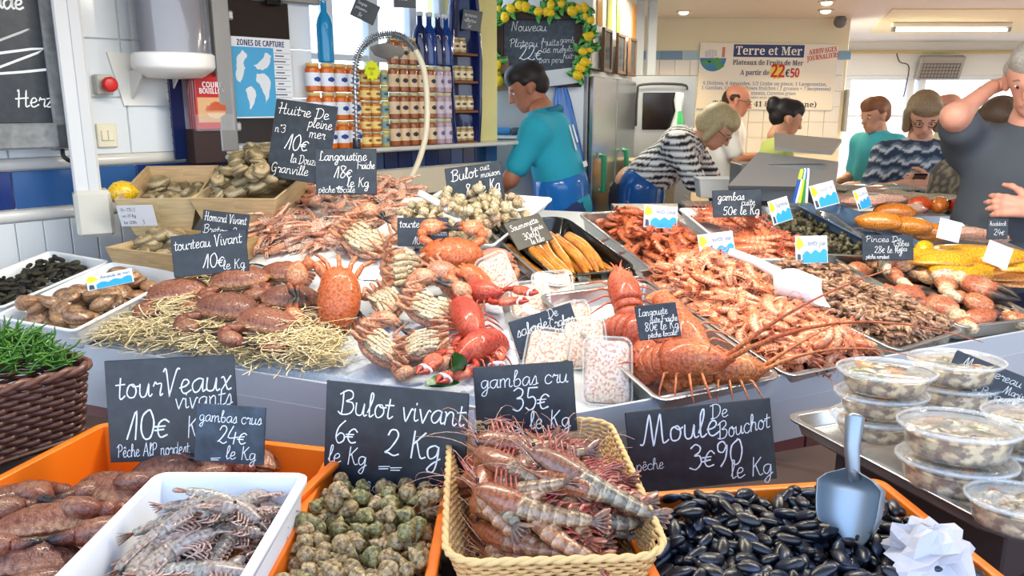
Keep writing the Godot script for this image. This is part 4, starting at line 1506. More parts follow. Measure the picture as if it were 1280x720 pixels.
func claw_piece(length: float, col: Color, col2: Color, seed_: int) -> Node3D:
	var o := thing("crab_claw", "cooked crab claw with dark pincer tips in the claw tray", "crab claw", Transform3D(), "cooked crab claws in a steel tray")
	var b := MB.new()
	var L := length
	var cream := lin(232, 214, 178)
	b.sweep([Vector3(-0.52, 0, 0.16) * L, Vector3(-0.47, 0, 0.1) * L, Vector3(-0.38, 0, 0.0) * L, Vector3(-0.32, 0, -0.05) * L], [0.05 * L, 0.075 * L, 0.095 * L, 0.06 * L], 9, [cream, cream, cream.darkened(0.1), cream])
	obj("arm", b, M.shell, o)
	b = MB.new()
	b.ball(Vector3(-0.25, 0, -0.03) * L, Vector3(0.11, 0.095, 0.115) * L, col2, 8, 11, Basis(), 0.2, seed_)
	obj("wrist", b, M.shell, o)
	b = MB.new()
	b.sweep([Vector3(-0.19, 0, 0) * L, Vector3(-0.12, 0, 0.01) * L, Vector3(0.0, 0, 0.03) * L, Vector3(0.1, 0, 0.03) * L, Vector3(0.18, 0, 0.01) * L, Vector3(0.22, 0, 0) * L], [Vector2(0.08, 0.07) * L, Vector2(0.15, 0.11) * L, Vector2(0.19, 0.125) * L, Vector2(0.185, 0.11) * L, Vector2(0.15, 0.085) * L, Vector2(0.08, 0.05) * L], 12, [col2, col, col, col.lerp(col2, 0.3), col, col])
	obj("palm", b, M.shell, o)
	b = MB.new()
	b.sweep([Vector3(0.14, 0, 0.11) * L, Vector3(0.26, 0, 0.15) * L, Vector3(0.38, 0, 0.13) * L, Vector3(0.52, 0, 0.03) * L], [Vector2(0.075, 0.075) * L, Vector2(0.066, 0.066) * L, Vector2(0.052, 0.052) * L, Vector2(0.008, 0.008) * L], 9, [col, lin(60, 44, 40), lin(30, 28, 28), lin(22, 22, 22)])
	b.sweep([Vector3(0.14, 0, -0.1) * L, Vector3(0.26, 0, -0.1) * L, Vector3(0.37, 0, -0.07) * L, Vector3(0.5, 0, -0.0) * L], [Vector2(0.07, 0.07) * L, Vector2(0.06, 0.06) * L, Vector2(0.046, 0.046) * L, Vector2(0.008, 0.008) * L], 9, [col, lin(60, 44, 40), lin(30, 28, 28), lin(22, 22, 22)])
	obj("fingers", b, M.shell, o)
	return o

# ---------------------------------------------------------------- front row
func front_goods() -> void:
	# tiger prawns in a cane basket
	var f: Array = [Transform3D(Vector3(0.9983, 0, -0.0588), Vector3(0, 1, 0), Vector3(0.0588, 0, 0.9983), Vector3(0.044, 0.97, -1.102)), 0.2919, 0.4523]
	wicker("cane_basket", "pale cane basket heaped with raw tiger prawns", f, 0.1, 0.03, lin(220, 182, 122), lin(186, 136, 78), 0.0062, M.matte)
	var pals := [[lin(150, 122, 94), lin(214, 180, 142), lin(164, 100, 70), lin(190, 92, 78), lin(130, 100, 88), lin(190, 150, 130)], [lin(170, 118, 84), lin(226, 186, 146), lin(184, 104, 68), lin(196, 84, 68), lin(160, 96, 80), lin(196, 150, 130)], [lin(126, 116, 98), lin(200, 182, 152), lin(146, 102, 80), lin(180, 96, 84), lin(120, 104, 96), lin(190, 150, 130)]]
	var protos := []
	for k in 6:
		var d := prawn(0.185 + 0.01 * (k % 3), [0.5, 1.0, 1.6, 0.8, 2.1, 0.25][k], 0.0188, pals[k % 3], 2, 80 + k)
		var set_ := {}
		for key in d:
			set_[key] = d[key].mesh()
		protos.append(set_)
	var hp := Heap.new().setup(f[1] - 0.05, f[2] - 0.14, 0.007, 21, -0.085, 0.045)
	var sp := drops(42, hp, Vector2(0.055, 0.05), Vector3(0.165, 0.031, 0.048), 0.0, 2.3, 1.1, 0.35, 0.45, 0.25)
	for i in sp.size():
		var t: Transform3D = f[0].translated_local(Vector3(0, 0, 0.045)) * sp[i]
		var vi := rng.randi() % protos.size()
		var o := thing("tiger_prawn", "raw %s tiger prawn with %s bands in the cane basket" % [["gently bent", "bent", "curled", "slightly bent", "strongly curled", "straight"][vi], ["tan", "orange tan", "grey"][vi % 3]], "prawn", t, "raw tiger prawns in the cane basket")
		var set_: Dictionary = protos[vi]
		for key in set_:
			obj(key, set_[key], M.wet, o)
	# mussels
	var mf: Array = [Transform3D(Vector3(0.992, 0, -0.1263), Vector3(0, 1, 0), Vector3(0.1263, 0, 0.992), Vector3(0.393, 0.93, -1.003)), 0.4537, 0.3253]
	crate("orange_crate", "orange plastic crate full of black mussels", mf, 0.12, lin(240, 118, 22), 0.016, M.plastic, "crate", 0.01, "orange fish crates")
	var ms := []
	for k in 6:
		ms.append(mussel_mesh(0.032 + 0.004 * (k % 3), [lin(22, 24, 32), lin(30, 30, 36), lin(26, 30, 42)][k % 3], [lin(78, 90, 118), lin(92, 80, 70), lin(58, 68, 92)][k % 3], k))
	hp = Heap.new().setup(mf[1] - 0.04, mf[2] - 0.04, 0.006, 22, -0.075, 0.02)
	bed("mussel_bed", "lower layers of black mussels filling the orange crate", "mussels", mf[0], drops(620, hp, Vector2(0.012, 0.012), Vector3(0.034, 0.012, 0.018), 0.0, 0.0, PI, 0.3, 0.6, 0.7), ms[0], M.mussel)
	scatter("mussel", "black mussel with a blue grey edge in the heap under the metal scoop|black mussel with a brownish edge in the heap under the metal scoop|blue black mussel in the heap under the metal scoop", "mussel", "mussels in the orange crate", mf[0], drops(300, hp, Vector2(0.012, 0.012), Vector3(0.035, 0.012, 0.018), 0.0, 0.0, PI, 0.25, 0.6, 0.7), ms, M.mussel)
	# whelks
	var wf: Array = [Transform3D(Vector3(1, 0, 0.0099), Vector3(0, 1, 0), Vector3(-0.0099, 0, 1), Vector3(-0.212, 0.92, -1.05)), 0.2296, 0.4776]
	crate("orange_crate", "orange plastic crate of live whelks beside the white shrimp box", wf, 0.12, lin(240, 118, 22), 0.016, M.plastic, "crate", 0.01, "orange fish crates")
	var wh := []
	for k in 6:
		var cs := [[lin(184, 160, 112), lin(160, 134, 88), lin(204, 184, 142)], [lin(190, 162, 116), lin(164, 136, 92), lin(206, 186, 146)], [lin(156, 148, 92), lin(130, 124, 70), lin(172, 166, 116)]][k % 3] as Array
		wh.append(snail_mesh(0.034 + 0.005 * (k % 2), 0.36, 3.4, cs, 100 + k, lin(176, 140, 100)))
	hp = Heap.new().setup(wf[1] - 0.03, wf[2] - 0.08, 0.006, 23, -0.1, 0.02)
	bed("whelk_bed", "lower layers of live whelks filling the orange crate", "whelks", wf[0].translated_local(Vector3(0, 0, 0.02)), drops(120, hp, Vector2(0.01, 0.015), Vector3(0.036, 0.021, 0.024), 0.0, 0.0, PI, 0.3, 0.5, 1.5), wh[1], M.whelk)
	scatter("whelk", "live tan whelk in the orange crate|live pinkish beige whelk in the orange crate|live olive green whelk in the orange crate", "whelk", "live whelks in the orange crate", wf[0].translated_local(Vector3(0, 0, 0.02)), drops(210, hp, Vector2(0.01, 0.015), Vector3(0.036, 0.021, 0.024), 0.0, 0.0, PI, 0.25, 0.6, 1.5), wh, M.whelk)
	# live crabs in the orange crate on the left
	var cf: Array = [Transform3D(Vector3(0.9688, 0, 0.2477), Vector3(0, 1, 0), Vector3(-0.2477, 0, 0.9688), Vector3(-0.598, 0.93, -1.095)), 0.5144, 0.5532]
	crate("orange_crate", "orange plastic crate of live brown crabs under the white shrimp box", cf, 0.14, lin(240, 118, 22), 0.016, M.plastic, "crate", 0.01, "orange fish crates")
	# raw shrimps in a white foam box
	var sf: Array = [Transform3D(Vector3(0.9999, 0, 0.0121), Vector3(0, 1, 0), Vector3(-0.0121, 0, 0.9999), Vector3(-0.421, 0.98, -0.961)), 0.2320, 0.2986]
	crate("foam_box", "white foam box of raw grey prawns", sf, 0.08, lin(240, 242, 244), 0.014, M.foam, "box", 0.006)
	var raw := []
	for k in 6:
		var base := [lin(172, 168, 158), lin(184, 176, 160), lin(178, 160, 142)][k % 3] as Color
		var rd := prawn(0.13 + 0.008 * (k % 3), [0.6, 1.3, 2.0, 0.3, 1.0, 1.6][k], 0.0138, [base, base.lightened(0.12), lin(176, 160, 148), lin(206, 170, 154), lin(170, 110, 80), lin(200, 180, 170)], 1, 120 + k)
		rd.erase("antennae")
		raw.append(merged(rd).mesh())
	hp = Heap.new().setup(sf[1] - 0.05, sf[2] - 0.05, 0.006, 24, -0.075, 0.015)
	scatter("raw_prawn", "raw grey prawn in the white foam box|raw pale beige prawn in the white foam box|raw pinkish grey prawn in the white foam box", "prawn", "raw grey prawns in the foam box", sf[0], drops(38, hp, Vector2(0.04, 0.04), Vector3(0.115, 0.02, 0.032), 0.0, 0.6, 1.0, 0.35, 0.45, 0.25), raw, M.wet)
	# samphire basket
	var bf: Array = [Transform3D(Vector3(0.5917, 0, -0.8062), Vector3(0, 1, 0), Vector3(0.8062, 0, 0.5917), Vector3(-1.047, 1, -1.486)), 0.3420, 0.2804]
	wicker("brown_basket", "dark brown wicker basket of green samphire", bf, 0.14, 0.015, lin(104, 70, 58), lin(78, 50, 42), 0.012, M.plastic)
	# tray of tubs
	var tf: Array = [Transform3D(Vector3(0.9303, 0, -0.3667), Vector3(0, 1, 0), Vector3(0.3667, 0, 0.9303), Vector3(0.8, 0.94, -1.311)), 0.4340, 0.4413]
	var tt := thing("steel_tray", "shallow steel tray carrying clear tubs of fish", "tray", tf[0], "steel trays of the prawn counter")
	obj("pan", tray_shape(tf[1], tf[2], 0.03, 0.014, 0.008, 0.0015, 0.03, Color(0.62, 0.62, 0.62)), M.steel, tt)

func bed(called: String, label: String, category: String, frame: Transform3D, spots: Array, mesh: Mesh, mat: Material) -> void:
	var mm := MultiMesh.new()
	mm.transform_format = MultiMesh.TRANSFORM_3D
	mm.mesh = mesh
	mm.instance_count = spots.size()
	for i in spots.size():
		mm.set_instance_transform(i, spots[i])
	var mi := MultiMeshInstance3D.new()
	mi.name = called
	mi.multimesh = mm
	mi.material_override = mat
	mi.transform = frame
	tag(mi, label, category, "", "stuff")
	add_child(mi)

# ---------------------------------------------------------------- goods on the left-hand worktop
func facing(dorsal: Vector3, front: Vector3, at: Vector3) -> Transform3D:
	var y := dorsal.normalized()
	var x := y.cross(front).normalized()
	return Transform3D(Basis(x, y, x.cross(y).normalized()), at)

func slab(b: MB, q: Array, nx: int, nz: int, rough: float, drop_: float, col: Color, seed_: int) -> void:
	# uneven sheet over four corners (front left, front right, back right, back left) with a skirt
	var n := FastNoiseLite.new()
	n.seed = seed_
	n.frequency = 1.0
	var o := b.v.size()
	for j in nz + 1:
		for i in nx + 1:
			var u := i / float(nx)
			var w := j / float(nz)
			var p: Vector3 = q[0].lerp(q[1], u).lerp(q[3].lerp(q[2], u), w)
			var edge := i == 0 or j == 0 or i == nx or j == nz
			p.y += rough * (n.get_noise_2d(p.x * 9.0, p.z * 9.0) + 0.5 * n.get_noise_2d(p.x * 31.0, p.z * 31.0) + 0.4 * n.get_noise_2d(p.x * 90.0, p.z * 90.0)) - (drop_ if edge else 0.0)
			b.vert(p, col)
	for j in nz:
		for i in nx:
			var a := o + j * (nx + 1) + i
			b.ix.append_array(PackedInt32Array([a, a + nx + 1, a + 1, a + 1, a + nx + 1, a + nx + 2]))

func left_goods() -> void:
	var b := MB.new()
	slab(b, [Vector3(-1.095, 0.913, -1.971), Vector3(0.052, 0.918, -1.517), Vector3(-0.096, 1.113, -2.572), Vector3(-1.162, 1.07, -2.804)], 130, 90, 0.008, 0.05, lin(226, 232, 238), 4)
	tag(obj("crushed_ice", b, M.ice), "crushed ice spread under the crabs on the steel worktop", "ice", "", "stuff")
	# crates by the wall
	var df: Array = [Transform3D(Vector3(0.8817, -0.0199, 0.4715), Vector3(-0.0805, 0.9782, 0.1917), Vector3(-0.465, -0.2069, 0.8608), Vector3(-1.427, 1.024, -2.301)), 0.3016, 0.3442]
	crate("white_crate", "white plastic crate of dark clams against the tiled wall", df, 0.06, lin(228, 230, 226), 0.01, M.white_plastic, "crate", 0.015, "white crates by the tiled wall")
	var dk := []
	for k in 4:
		dk.append(mussel_mesh(0.034, [lin(44, 40, 32), lin(58, 54, 38)][k % 2], lin(86, 80, 58), 200 + k))
	var hp := Heap.new().setup(df[1] - 0.06, df[2] - 0.06, 0.006, 31, -0.045, 0.02)
	scatter("dark_clam", "small dark clam in the crate against the tiled wall", "clam", "dark clams in a white crate", df[0], drops(170, hp, Vector2(0.01, 0.01), Vector3(0.034, 0.014, 0.018), 0.0, 0.0, PI, 0.2, 0.6, 1.0), dk, M.rough_shell)
	var af: Array = [Transform3D(Vector3(0.9107, -0.006, 0.413), Vector3(-0.0805, 0.9782, 0.1917), Vector3(-0.4052, -0.2078, 0.8903), Vector3(-1.146, 1.014, -2.134)), 0.3162, 0.3872]
	crate("white_crate", "white plastic crate of brown dog cockles beside the wood wool", af, 0.06, lin(232, 234, 232), 0.01, M.white_plastic, "crate", 0.015, "white crates by the tiled wall")
	var am := []
	for k in 5:
		am.append(clam_mesh(0.058 + 0.004 * (k % 3), [lin(140, 96, 66), lin(166, 124, 86), lin(116, 76, 58)][k % 3], [lin(206, 172, 130), lin(196, 150, 110)][k % 2], k))
	hp = Heap.new().setup(af[1] - 0.06, af[2] - 0.06, 0.006, 32, -0.055, 0.02)
	scatter("dog_cockle", "glossy brown dog cockle in the white crate", "cockle", "dog cockles in a white crate", af[0], drops(46, hp, Vector2(0.03, 0.03), Vector3(0.058, 0.026, 0.048), 0.0, 0.0, PI, 0.2, 0.5, 0.5), am, M.wet)
	# oyster crates
	var oy := []
	for k in 7:
		oy.append(oyster_mesh(0.066 + 0.008 * (k % 3), 300 + k))
	var o1: Array = [Transform3D(Vector3(0.9848, 0, -0.1737), Vector3(0.0307, 0.9843, 0.1738), Vector3(0.171, -0.1764, 0.9693), Vector3(-1.165, 1.262, -2.74)), 0.2490, 0.4200]
	wooden_crate("pale wooden crate of oysters with a lemon and a paper label", o1, 0.13, 0.04)
	hp = Heap.new().setup(o1[1] - 0.06, o1[2] - 0.06, 0.008, 33, -0.075, 0.0)
	scatter("oyster", "rough oyster in the crate with the lemon", "oyster", "oysters in the crate with the lemon", o1[0], drops(26, hp, Vector2(0.03, 0.03), Vector3(0.068, 0.03, 0.045), 0.0, 0.0, PI, 0.3, 0.5, 0.6), oy, M.rough_shell)
	var o2: Array = [Transform3D(Vector3(0.997, 0, 0.0772), Vector3(-0.0131, 0.9855, 0.1689), Vector3(-0.0761, -0.1694, 0.9826), Vector3(-0.87, 1.261, -2.739)), 0.2824, 0.4200]
	wooden_crate("pale wooden crate heaped with oysters beside the large slate", o2, 0.13, 0.04)
	hp = Heap.new().setup(o2[1] - 0.06, o2[2] - 0.06, 0.008, 34, -0.05, 0.06)
	scatter("oyster", "rough oyster heaped in the crate beside the large slate", "oyster", "oysters in the crate beside the slate", o2[0], drops(66, hp, Vector2(0.03, 0.03), Vector3(0.068, 0.03, 0.045), 0.0, 0.0, PI, 0.3, 0.5, 0.6), oy, M.rough_shell)
	var o3: Array = [Transform3D(Vector3(0.8997, 0, 0.4365), Vector3(-0.0265, 0.9982, 0.0546), Vector3(-0.4357, -0.0607, 0.8981), Vector3(-1.003, 1.109, -2.409)), 0.3413, 0.2800]
	wooden_crate("low wooden crate of oysters under the lobster slate", o3, 0.07, 0.02)
	hp = Heap.new().setup(o3[1] - 0.05, o3[2] - 0.05, 0.008, 35, -0.04, 0.01)
	scatter("oyster", "rough oyster in the low crate under the lobster slate", "oyster", "oysters in the low crate", o3[0], drops(24, hp, Vector2(0.03, 0.03), Vector3(0.068, 0.03, 0.045), 0.0, 0.0, PI, 0.3, 0.5, 0.6), oy, M.rough_shell)
	b = MB.new()
	lemon(b, 0.04)
	var le := obj("lemon", b, M.wet)
	le.transform = Transform3D(Basis(Vector3.UP, 0.3), Vector3(-1.274, 1.237, -2.62))
	tag(le, "yellow lemon in the wooden oyster crate", "lemon")
	# cooked whelks in a white tray
	var bf: Array = [Transform3D(Vector3(0.9002, -0.0113, 0.4353), Vector3(-0.0805, 0.9782, 0.1917), Vector3(-0.4279, -0.2076, 0.8796), Vector3(-0.155, 1.168, -2.582)), 0.4401, 0.4540]
	crate("white_tray", "wide white tray of cooked whelks with a white scoop", bf, 0.05, lin(238, 240, 238), 0.008, M.white_plastic, "tray", 0.03)
	var wk := []
	for k in 5:
		var cs := [[lin(206, 196, 160), lin(186, 170, 126), lin(222, 214, 184)], [lin(190, 176, 136), lin(164, 146, 104), lin(212, 200, 164)], [lin(198, 172, 140), lin(170, 140, 108), lin(220, 200, 176)]][k % 3] as Array
		wk.append(snail_mesh(0.048, 0.34, 4.0, cs, 210 + k, lin(150, 110, 76)))
	hp = Heap.new().setup(bf[1] - 0.1, bf[2] - 0.1, 0.006, 36, -0.045, 0.05)
	scatter("cooked_whelk", "cream coloured cooked whelk in the wide white tray", "whelk", "cooked whelks in the white tray", bf[0], drops(170, hp, Vector2(0.02, 0.02), Vector3(0.046, 0.028, 0.03), 0.0, 0.0, PI, 0.25, 0.5, 1.5), wk, M.shell)
	var sc := thing("plastic_scoop", "white plastic scoop lying in the cooked whelks", "scoop", Transform3D(look(Vector3(0.75, -0.25, 0.35), Vector3.UP), Vector3(-0.211, 1.195, -2.5)))
	b = MB.new()
	b.sweep([Vector3(-0.1, 0.02, 0), Vector3(-0.03, 0.012, 0), Vector3(0.02, 0.004, 0)], [0.011, 0.012, 0.014], 8, lin(238, 240, 240))
	obj("handle", b, M.white_plastic, sc)
	b = MB.new()
	scoop_bowl(b, 0.11, 0.04, lin(238, 240, 240))
	obj("bowl", b, M.white_plastic, sc)
	# langoustines on paper
	var lf: Array = [Transform3D(Vector3(0.98, 0.0425, 0.1944), Vector3(-0.0805, 0.9782, 0.1917), Vector3(-0.182, -0.2035, 0.962), Vector3(-0.613, 1.127, -2.739)), 0.5002, 0.7002]
	b = MB.new()
	slab(b, [Vector3(-0.895, 1.055, -2.487), Vector3(-0.315, 1.046, -2.201), Vector3(-0.276, 1.206, -2.907), Vector3(-0.89, 1.188, -3.073)], 24, 16, 0.01, 0.02, lin(236, 234, 230), 8)
	tag(obj("paper_sheet", b, M.matte), "white greaseproof paper under the langoustines", "paper")
	var lg := []
	for k in 6:
		var base := [lin(234, 182, 154), lin(240, 200, 176), lin(228, 168, 138)][k % 3] as Color
		lg.append(merged(prawn(0.155, [0.3, 0.8, 1.4, 0.5, 1.0, 0.2][k], 0.0175, [base, lin(248, 226, 208), base.lerp(lin(226, 136, 100), 0.4), lin(242, 212, 194), lin(238, 200, 178), lin(232, 160, 130)], 1, 220 + k, 0.1)).mesh())
	hp = Heap.new().setup(lf[1] - 0.02, lf[2] - 0.02, 0.008, 37, 0.0, 0.05)
	scatter("langoustine", "pale pink raw langoustine in the heap on white paper", "langoustine", "langoustines on white paper", lf[0], drops(88, hp, Vector2(0.05, 0.04), Vector3(0.15, 0.026, 0.04), 0.0, 0.0, PI, 0.4, 0.5, 0.4), lg, M.wet)
	crabs()
	straw()

func lemon(b: MB, r: float) -> void:
	b.sweep([Vector3(-1.3, 0, 0) * r, Vector3(-1.15, 0, 0) * r, Vector3(-0.95, 0, 0) * r, Vector3(-0.6, 0, 0) * r, Vector3(0, 0, 0), Vector3(0.6, 0, 0) * r, Vector3(0.95, 0, 0) * r, Vector3(1.15, 0, 0) * r, Vector3(1.25, 0, 0) * r], [0.08 * r, 0.16 * r, 0.45 * r, 0.82 * r, 0.96 * r, 0.82 * r, 0.45 * r, 0.16 * r, 0.06 * r], 14, lin(242, 198, 30))

func scoop_bowl(b: MB, len: float, r: float, col: Color) -> void:
	# half pipe, open at the far end, closed at the handle
	var rings := []
	for i in 11:
		var f := i / 10.0
		var ring := PackedVector3Array()
		var w := r * sqrt(clampf(0.02 + f * 5.0, 0.0, 1.0)) * (1.0 - 0.25 * f * f * f)
		for j in 30:
			var inner := j > 14
			var a := PI + PI * ((29 - j) if inner else j) / 14.0
			var k := w - (0.0025 if inner else 0.0)
			ring.append(Vector3(len * f * (1.0 - 0.3 * absf(cos(a)) * f * f), sin(a) * k, cos(a) * k))
		rings.append(ring)
	b.loft(rings, col, true, false)

func crabs() -> void:
	var live := [lin(150, 92, 70), lin(198, 146, 106), lin(206, 166, 130), lin(146, 84, 62), lin(34, 28, 28)]
	var live2 := [lin(132, 82, 66), lin(186, 132, 98), lin(200, 156, 122), lin(130, 76, 58), lin(34, 28, 28)]
	var cooked := [lin(206, 104, 52), lin(220, 130, 76), lin(228, 212, 168), lin(212, 120, 72), lin(40, 30, 28)]
	var pale := [lin(196, 136, 112), lin(216, 160, 130), lin(232, 220, 182), lin(206, 140, 104), lin(36, 30, 30)]
	var kinds := []
	for k in 8:
		kinds.append(crab(0.17, [live, live2, cooked, pale, pale, cooked, live, pale][k], [0.9, 0.9, 0.25, 0.95, 0.9, 0.9, 0.7, 0.4][k], 400 + k))
	var cache := {}
	var up := Vector3(0, 0.86, 0.5)
	var fr := Vector3(0, -0.5, 0.86)
	# [kind, place, dorsal, front, scale, label]
	var list := [
		[0, Vector3(-0.913, 1.016, -2.125), Vector3(-0.1, 0.95, 0.15), Vector3(0.15, -0.15, 0.95), 0.98, "brown live crab resting against the crate of dog cockles", "live brown crabs on wood wool"],
		[1, Vector3(-0.724, 1.008, -1.98), Vector3(0.05, 0.95, 0.15), Vector3(-0.1, -0.15, 0.95), 1.0, "brown live crab on the wood wool below the crab slate", "live brown crabs on wood wool"],
		[6, Vector3(-0.591, 0.999, -1.876), Vector3(0.15, 0.95, 0.15), Vector3(-0.1, -0.15, 0.95), 0.9, "brown live crab half sunk in the front of the wood wool", "live brown crabs on wood wool"],
		[0, Vector3(-0.745, 1.048, -2.141), Vector3(-0.05, 0.95, 0.15), Vector3(0.1, -0.15, 0.95), 0.95, "brown live crab lying behind two others next to the slate", "live brown crabs on wood wool"],
		[1, Vector3(-0.574, 1.024, -2.021), Vector3(0.1, 0.95, 0.15), Vector3(0.2, -0.15, 0.95), 0.9, "brown live crab leaning on the large orange cooked crab", "live brown crabs on wood wool"],
		[6, Vector3(-0.636, 1.057, -2.193), Vector3(0, 0.95, 0.15), Vector3(0, -0.15, 0.95), 0.8, "small brown live crab under the langoustines", "live brown crabs on wood wool"],
		[2, Vector3(-0.433, 1.046, -1.946), Vector3(0.2, 0.5, 0.82), Vector3(-0.9, 0.1, 0.2), 1.0, "large orange cooked crab standing with its back outwards", "cooked crabs on the ice"],
		[3, Vector3(-0.443, 1.117, -2.363), Vector3(-0.1, -0.75, -0.6), Vector3(0.5, 0.5, -0.7), 1.0, "pale crab on its back showing cream belly plates", "cooked crabs on the ice"],
		[7, Vector3(-0.297, 1.082, -2.127), Vector3(-0.75, -0.1, -0.5), Vector3(0.1, -0.9, 0.3), 0.98, "pinkish crab propped on its edge with legs hanging", "cooked crabs on the ice"],
		[4, Vector3(-0.318, 1.026, -1.977), Vector3(0.15, -0.8, -0.5), Vector3(-0.7, -0.3, 0.4), 0.72, "small crab on its back with a cream belly", "cooked crabs on the ice"],
		[3, Vector3(-0.2, 1.025, -1.899), Vector3(-0.2, -0.75, -0.55), Vector3(0.25, 0.5, -0.75), 0.85, "crab on its back with legs folded beside the red lobster", "cooked crabs on the ice"],
		[4, Vector3(-0.199, 0.987, -1.73), Vector3(0.25, -0.8, -0.45), Vector3(0.1, -0.5, 0.85), 0.72, "crab on its back at the edge of the ice under another", "cooked crabs on the ice"],
		[3, Vector3(-0.292, 0.979, -1.726), Vector3(-0.35, -0.8, -0.4), Vector3(0.5, 0.5, -0.6), 0.78, "crab on its back alone on the bare ice", "cooked crabs on the ice"],
		[5, Vector3(-0.166, 1.108, -2.202), Vector3(0.1, 0.7, 0.65), Vector3(-0.05, 0.6, -0.7), 0.98, "orange cooked crab with its shell up below the whelk tray", "cooked crabs on the ice"],
		[7, Vector3(-0.17, 1.067, -2.074), Vector3(0.3, 0.6, 0.7), Vector3(-0.6, -0.5, 0.6), 0.75, "mauve tinted crab wedged behind the red lobster", "cooked crabs on the ice"],
		[7, Vector3(-0.045, 1.093, -2.232), Vector3(0.2, 0.8, 0.5), Vector3(0.2, -0.5, 0.8), 0.6, "small crab with raised legs beside the smoked fish tray", "cooked crabs on the ice"],
		[5, Vector3(-0.091, 1.058, -2.075), Vector3(0.6, 0.6, 0.4), Vector3(-0.4, -0.2, 0.9), 0.7, "orange cooked crab behind the crab salad tubs", "cooked crabs on the ice"],
		# in the orange crate
		[0, Vector3(-0.681, 0.9, -1.082), Vector3(-0.12, 0.75, -0.35), Vector3(0.4, 0.45, 0.86), 1.05, "brown crab in the orange crate with its black tipped claw forward", "live crabs in the orange crate"],
		[1, Vector3(-0.805, 0.88, -1.185), Vector3(-0.24, 0.75, -0.35), Vector3(0.8, 0.45, 0.5), 1.0, "brown crab in the orange crate under the samphire basket", "live crabs in the orange crate"],
		[0, Vector3(-0.643, 0.89, -1.201), Vector3(0.15, 0.75, -0.35), Vector3(-0.5, 0.45, 0.8), 1.0, "brown crab at the back of the orange crate below the slate", "live crabs in the orange crate"],
		[1, Vector3(-0.677, 0.9, -0.977), Vector3(-0.06, 0.75, -0.35), Vector3(0.2, 0.45, 0.9), 1.05, "brown crab at the front of the orange crate", "live crabs in the orange crate"],
		[1, Vector3(-0.58, 0.89, -1.288), Vector3(-0.09, 0.75, -0.35), Vector3(0.3, 0.45, 0.9), 0.95, "brown crab behind the white foam box of raw prawns", "live crabs in the orange crate"],
		[0, Vector3(-0.477, 0.89, -1.34), Vector3(0.18, 0.75, -0.35), Vector3(-0.6, 0.45, 0.7), 0.9, "brown crab under the small gambas slate", "live crabs in the orange crate"],
		[0, Vector3(-0.642, 0.87, -1.071), Vector3(0.27, 0.75, -0.35), Vector3(-0.9, 0.45, 0.2), 1.0, "brown crab lying deep in the orange crate beside the foam box", "live crabs in the orange crate"],
	]
	for q in list:
		var t := facing(q[2], q[3], q[1])
		t.basis = t.basis.scaled_local(Vector3.ONE * q[4])
		var key: int = q[0]
		if not cache.has(key):
			cache[key] = build_crab("brown_crab", q[5], kinds[key], M.shell, t, q[6])
		else:
			copy(cache[key], t, q[5], q[6])

func straw() -> void:
	var b := MB.new()
	var r := RandomNumberGenerator.new()
	r.seed = 77
	var quads := [[Vector3(-1.066, 0.925, -1.959), Vector3(-0.64, 0.928, -1.795), Vector3(-0.665, 0.965, -1.993), Vector3(-1.014, 0.974, -2.186), 1900, 0.06], [Vector3(-0.64, 0.928, -1.795), Vector3(-0.398, 0.933, -1.721), Vector3(-0.438, 0.965, -1.897), Vector3(-0.665, 0.965, -1.993), 1200, 0.055], [Vector3(-1.014, 0.974, -2.186), Vector3(-0.592, 0.965, -1.966), Vector3(-0.525, 1.002, -2.126), Vector3(-0.992, 1.011, -2.366), 450, 0.035]]
	for q in quads:
		for i in q[4]:
			var u := r.randf()
			var w := r.randf()
			var p: Vector3 = q[0].lerp(q[1], u).lerp(q[3].lerp(q[2], u), w)
			p.y += r.randf() * q[5] * (0.4 + 0.6 * sin(PI * u))
			var a := r.randf() * TAU
			var d := Vector3(cos(a), r.randf_range(-0.2, 0.25), sin(a))
			var pts := []
			var len := r.randf_range(0.04, 0.1)
			var bend := r.randf_range(-3.5, 3.5)
			for k in 7:
				pts.append(p)
				p += d * len / 6.0
				p.y = maxf(p.y, 0.9)
				d = d.rotated(Vector3.UP, bend / 6.0) + Vector3(0, r.randf_range(-0.12, 0.1), 0)
			var col := lin(242, 226, 184).lerp(lin(220, 196, 140), r.randf())
			b.sweep(pts, [Vector2(0.0017, 0.0006)], 4, col, Vector3.UP, false)
	tag(obj("wood_wool", b, M.matte), "pale wood wool shreds under the live brown crabs", "wood wool", "", "stuff")

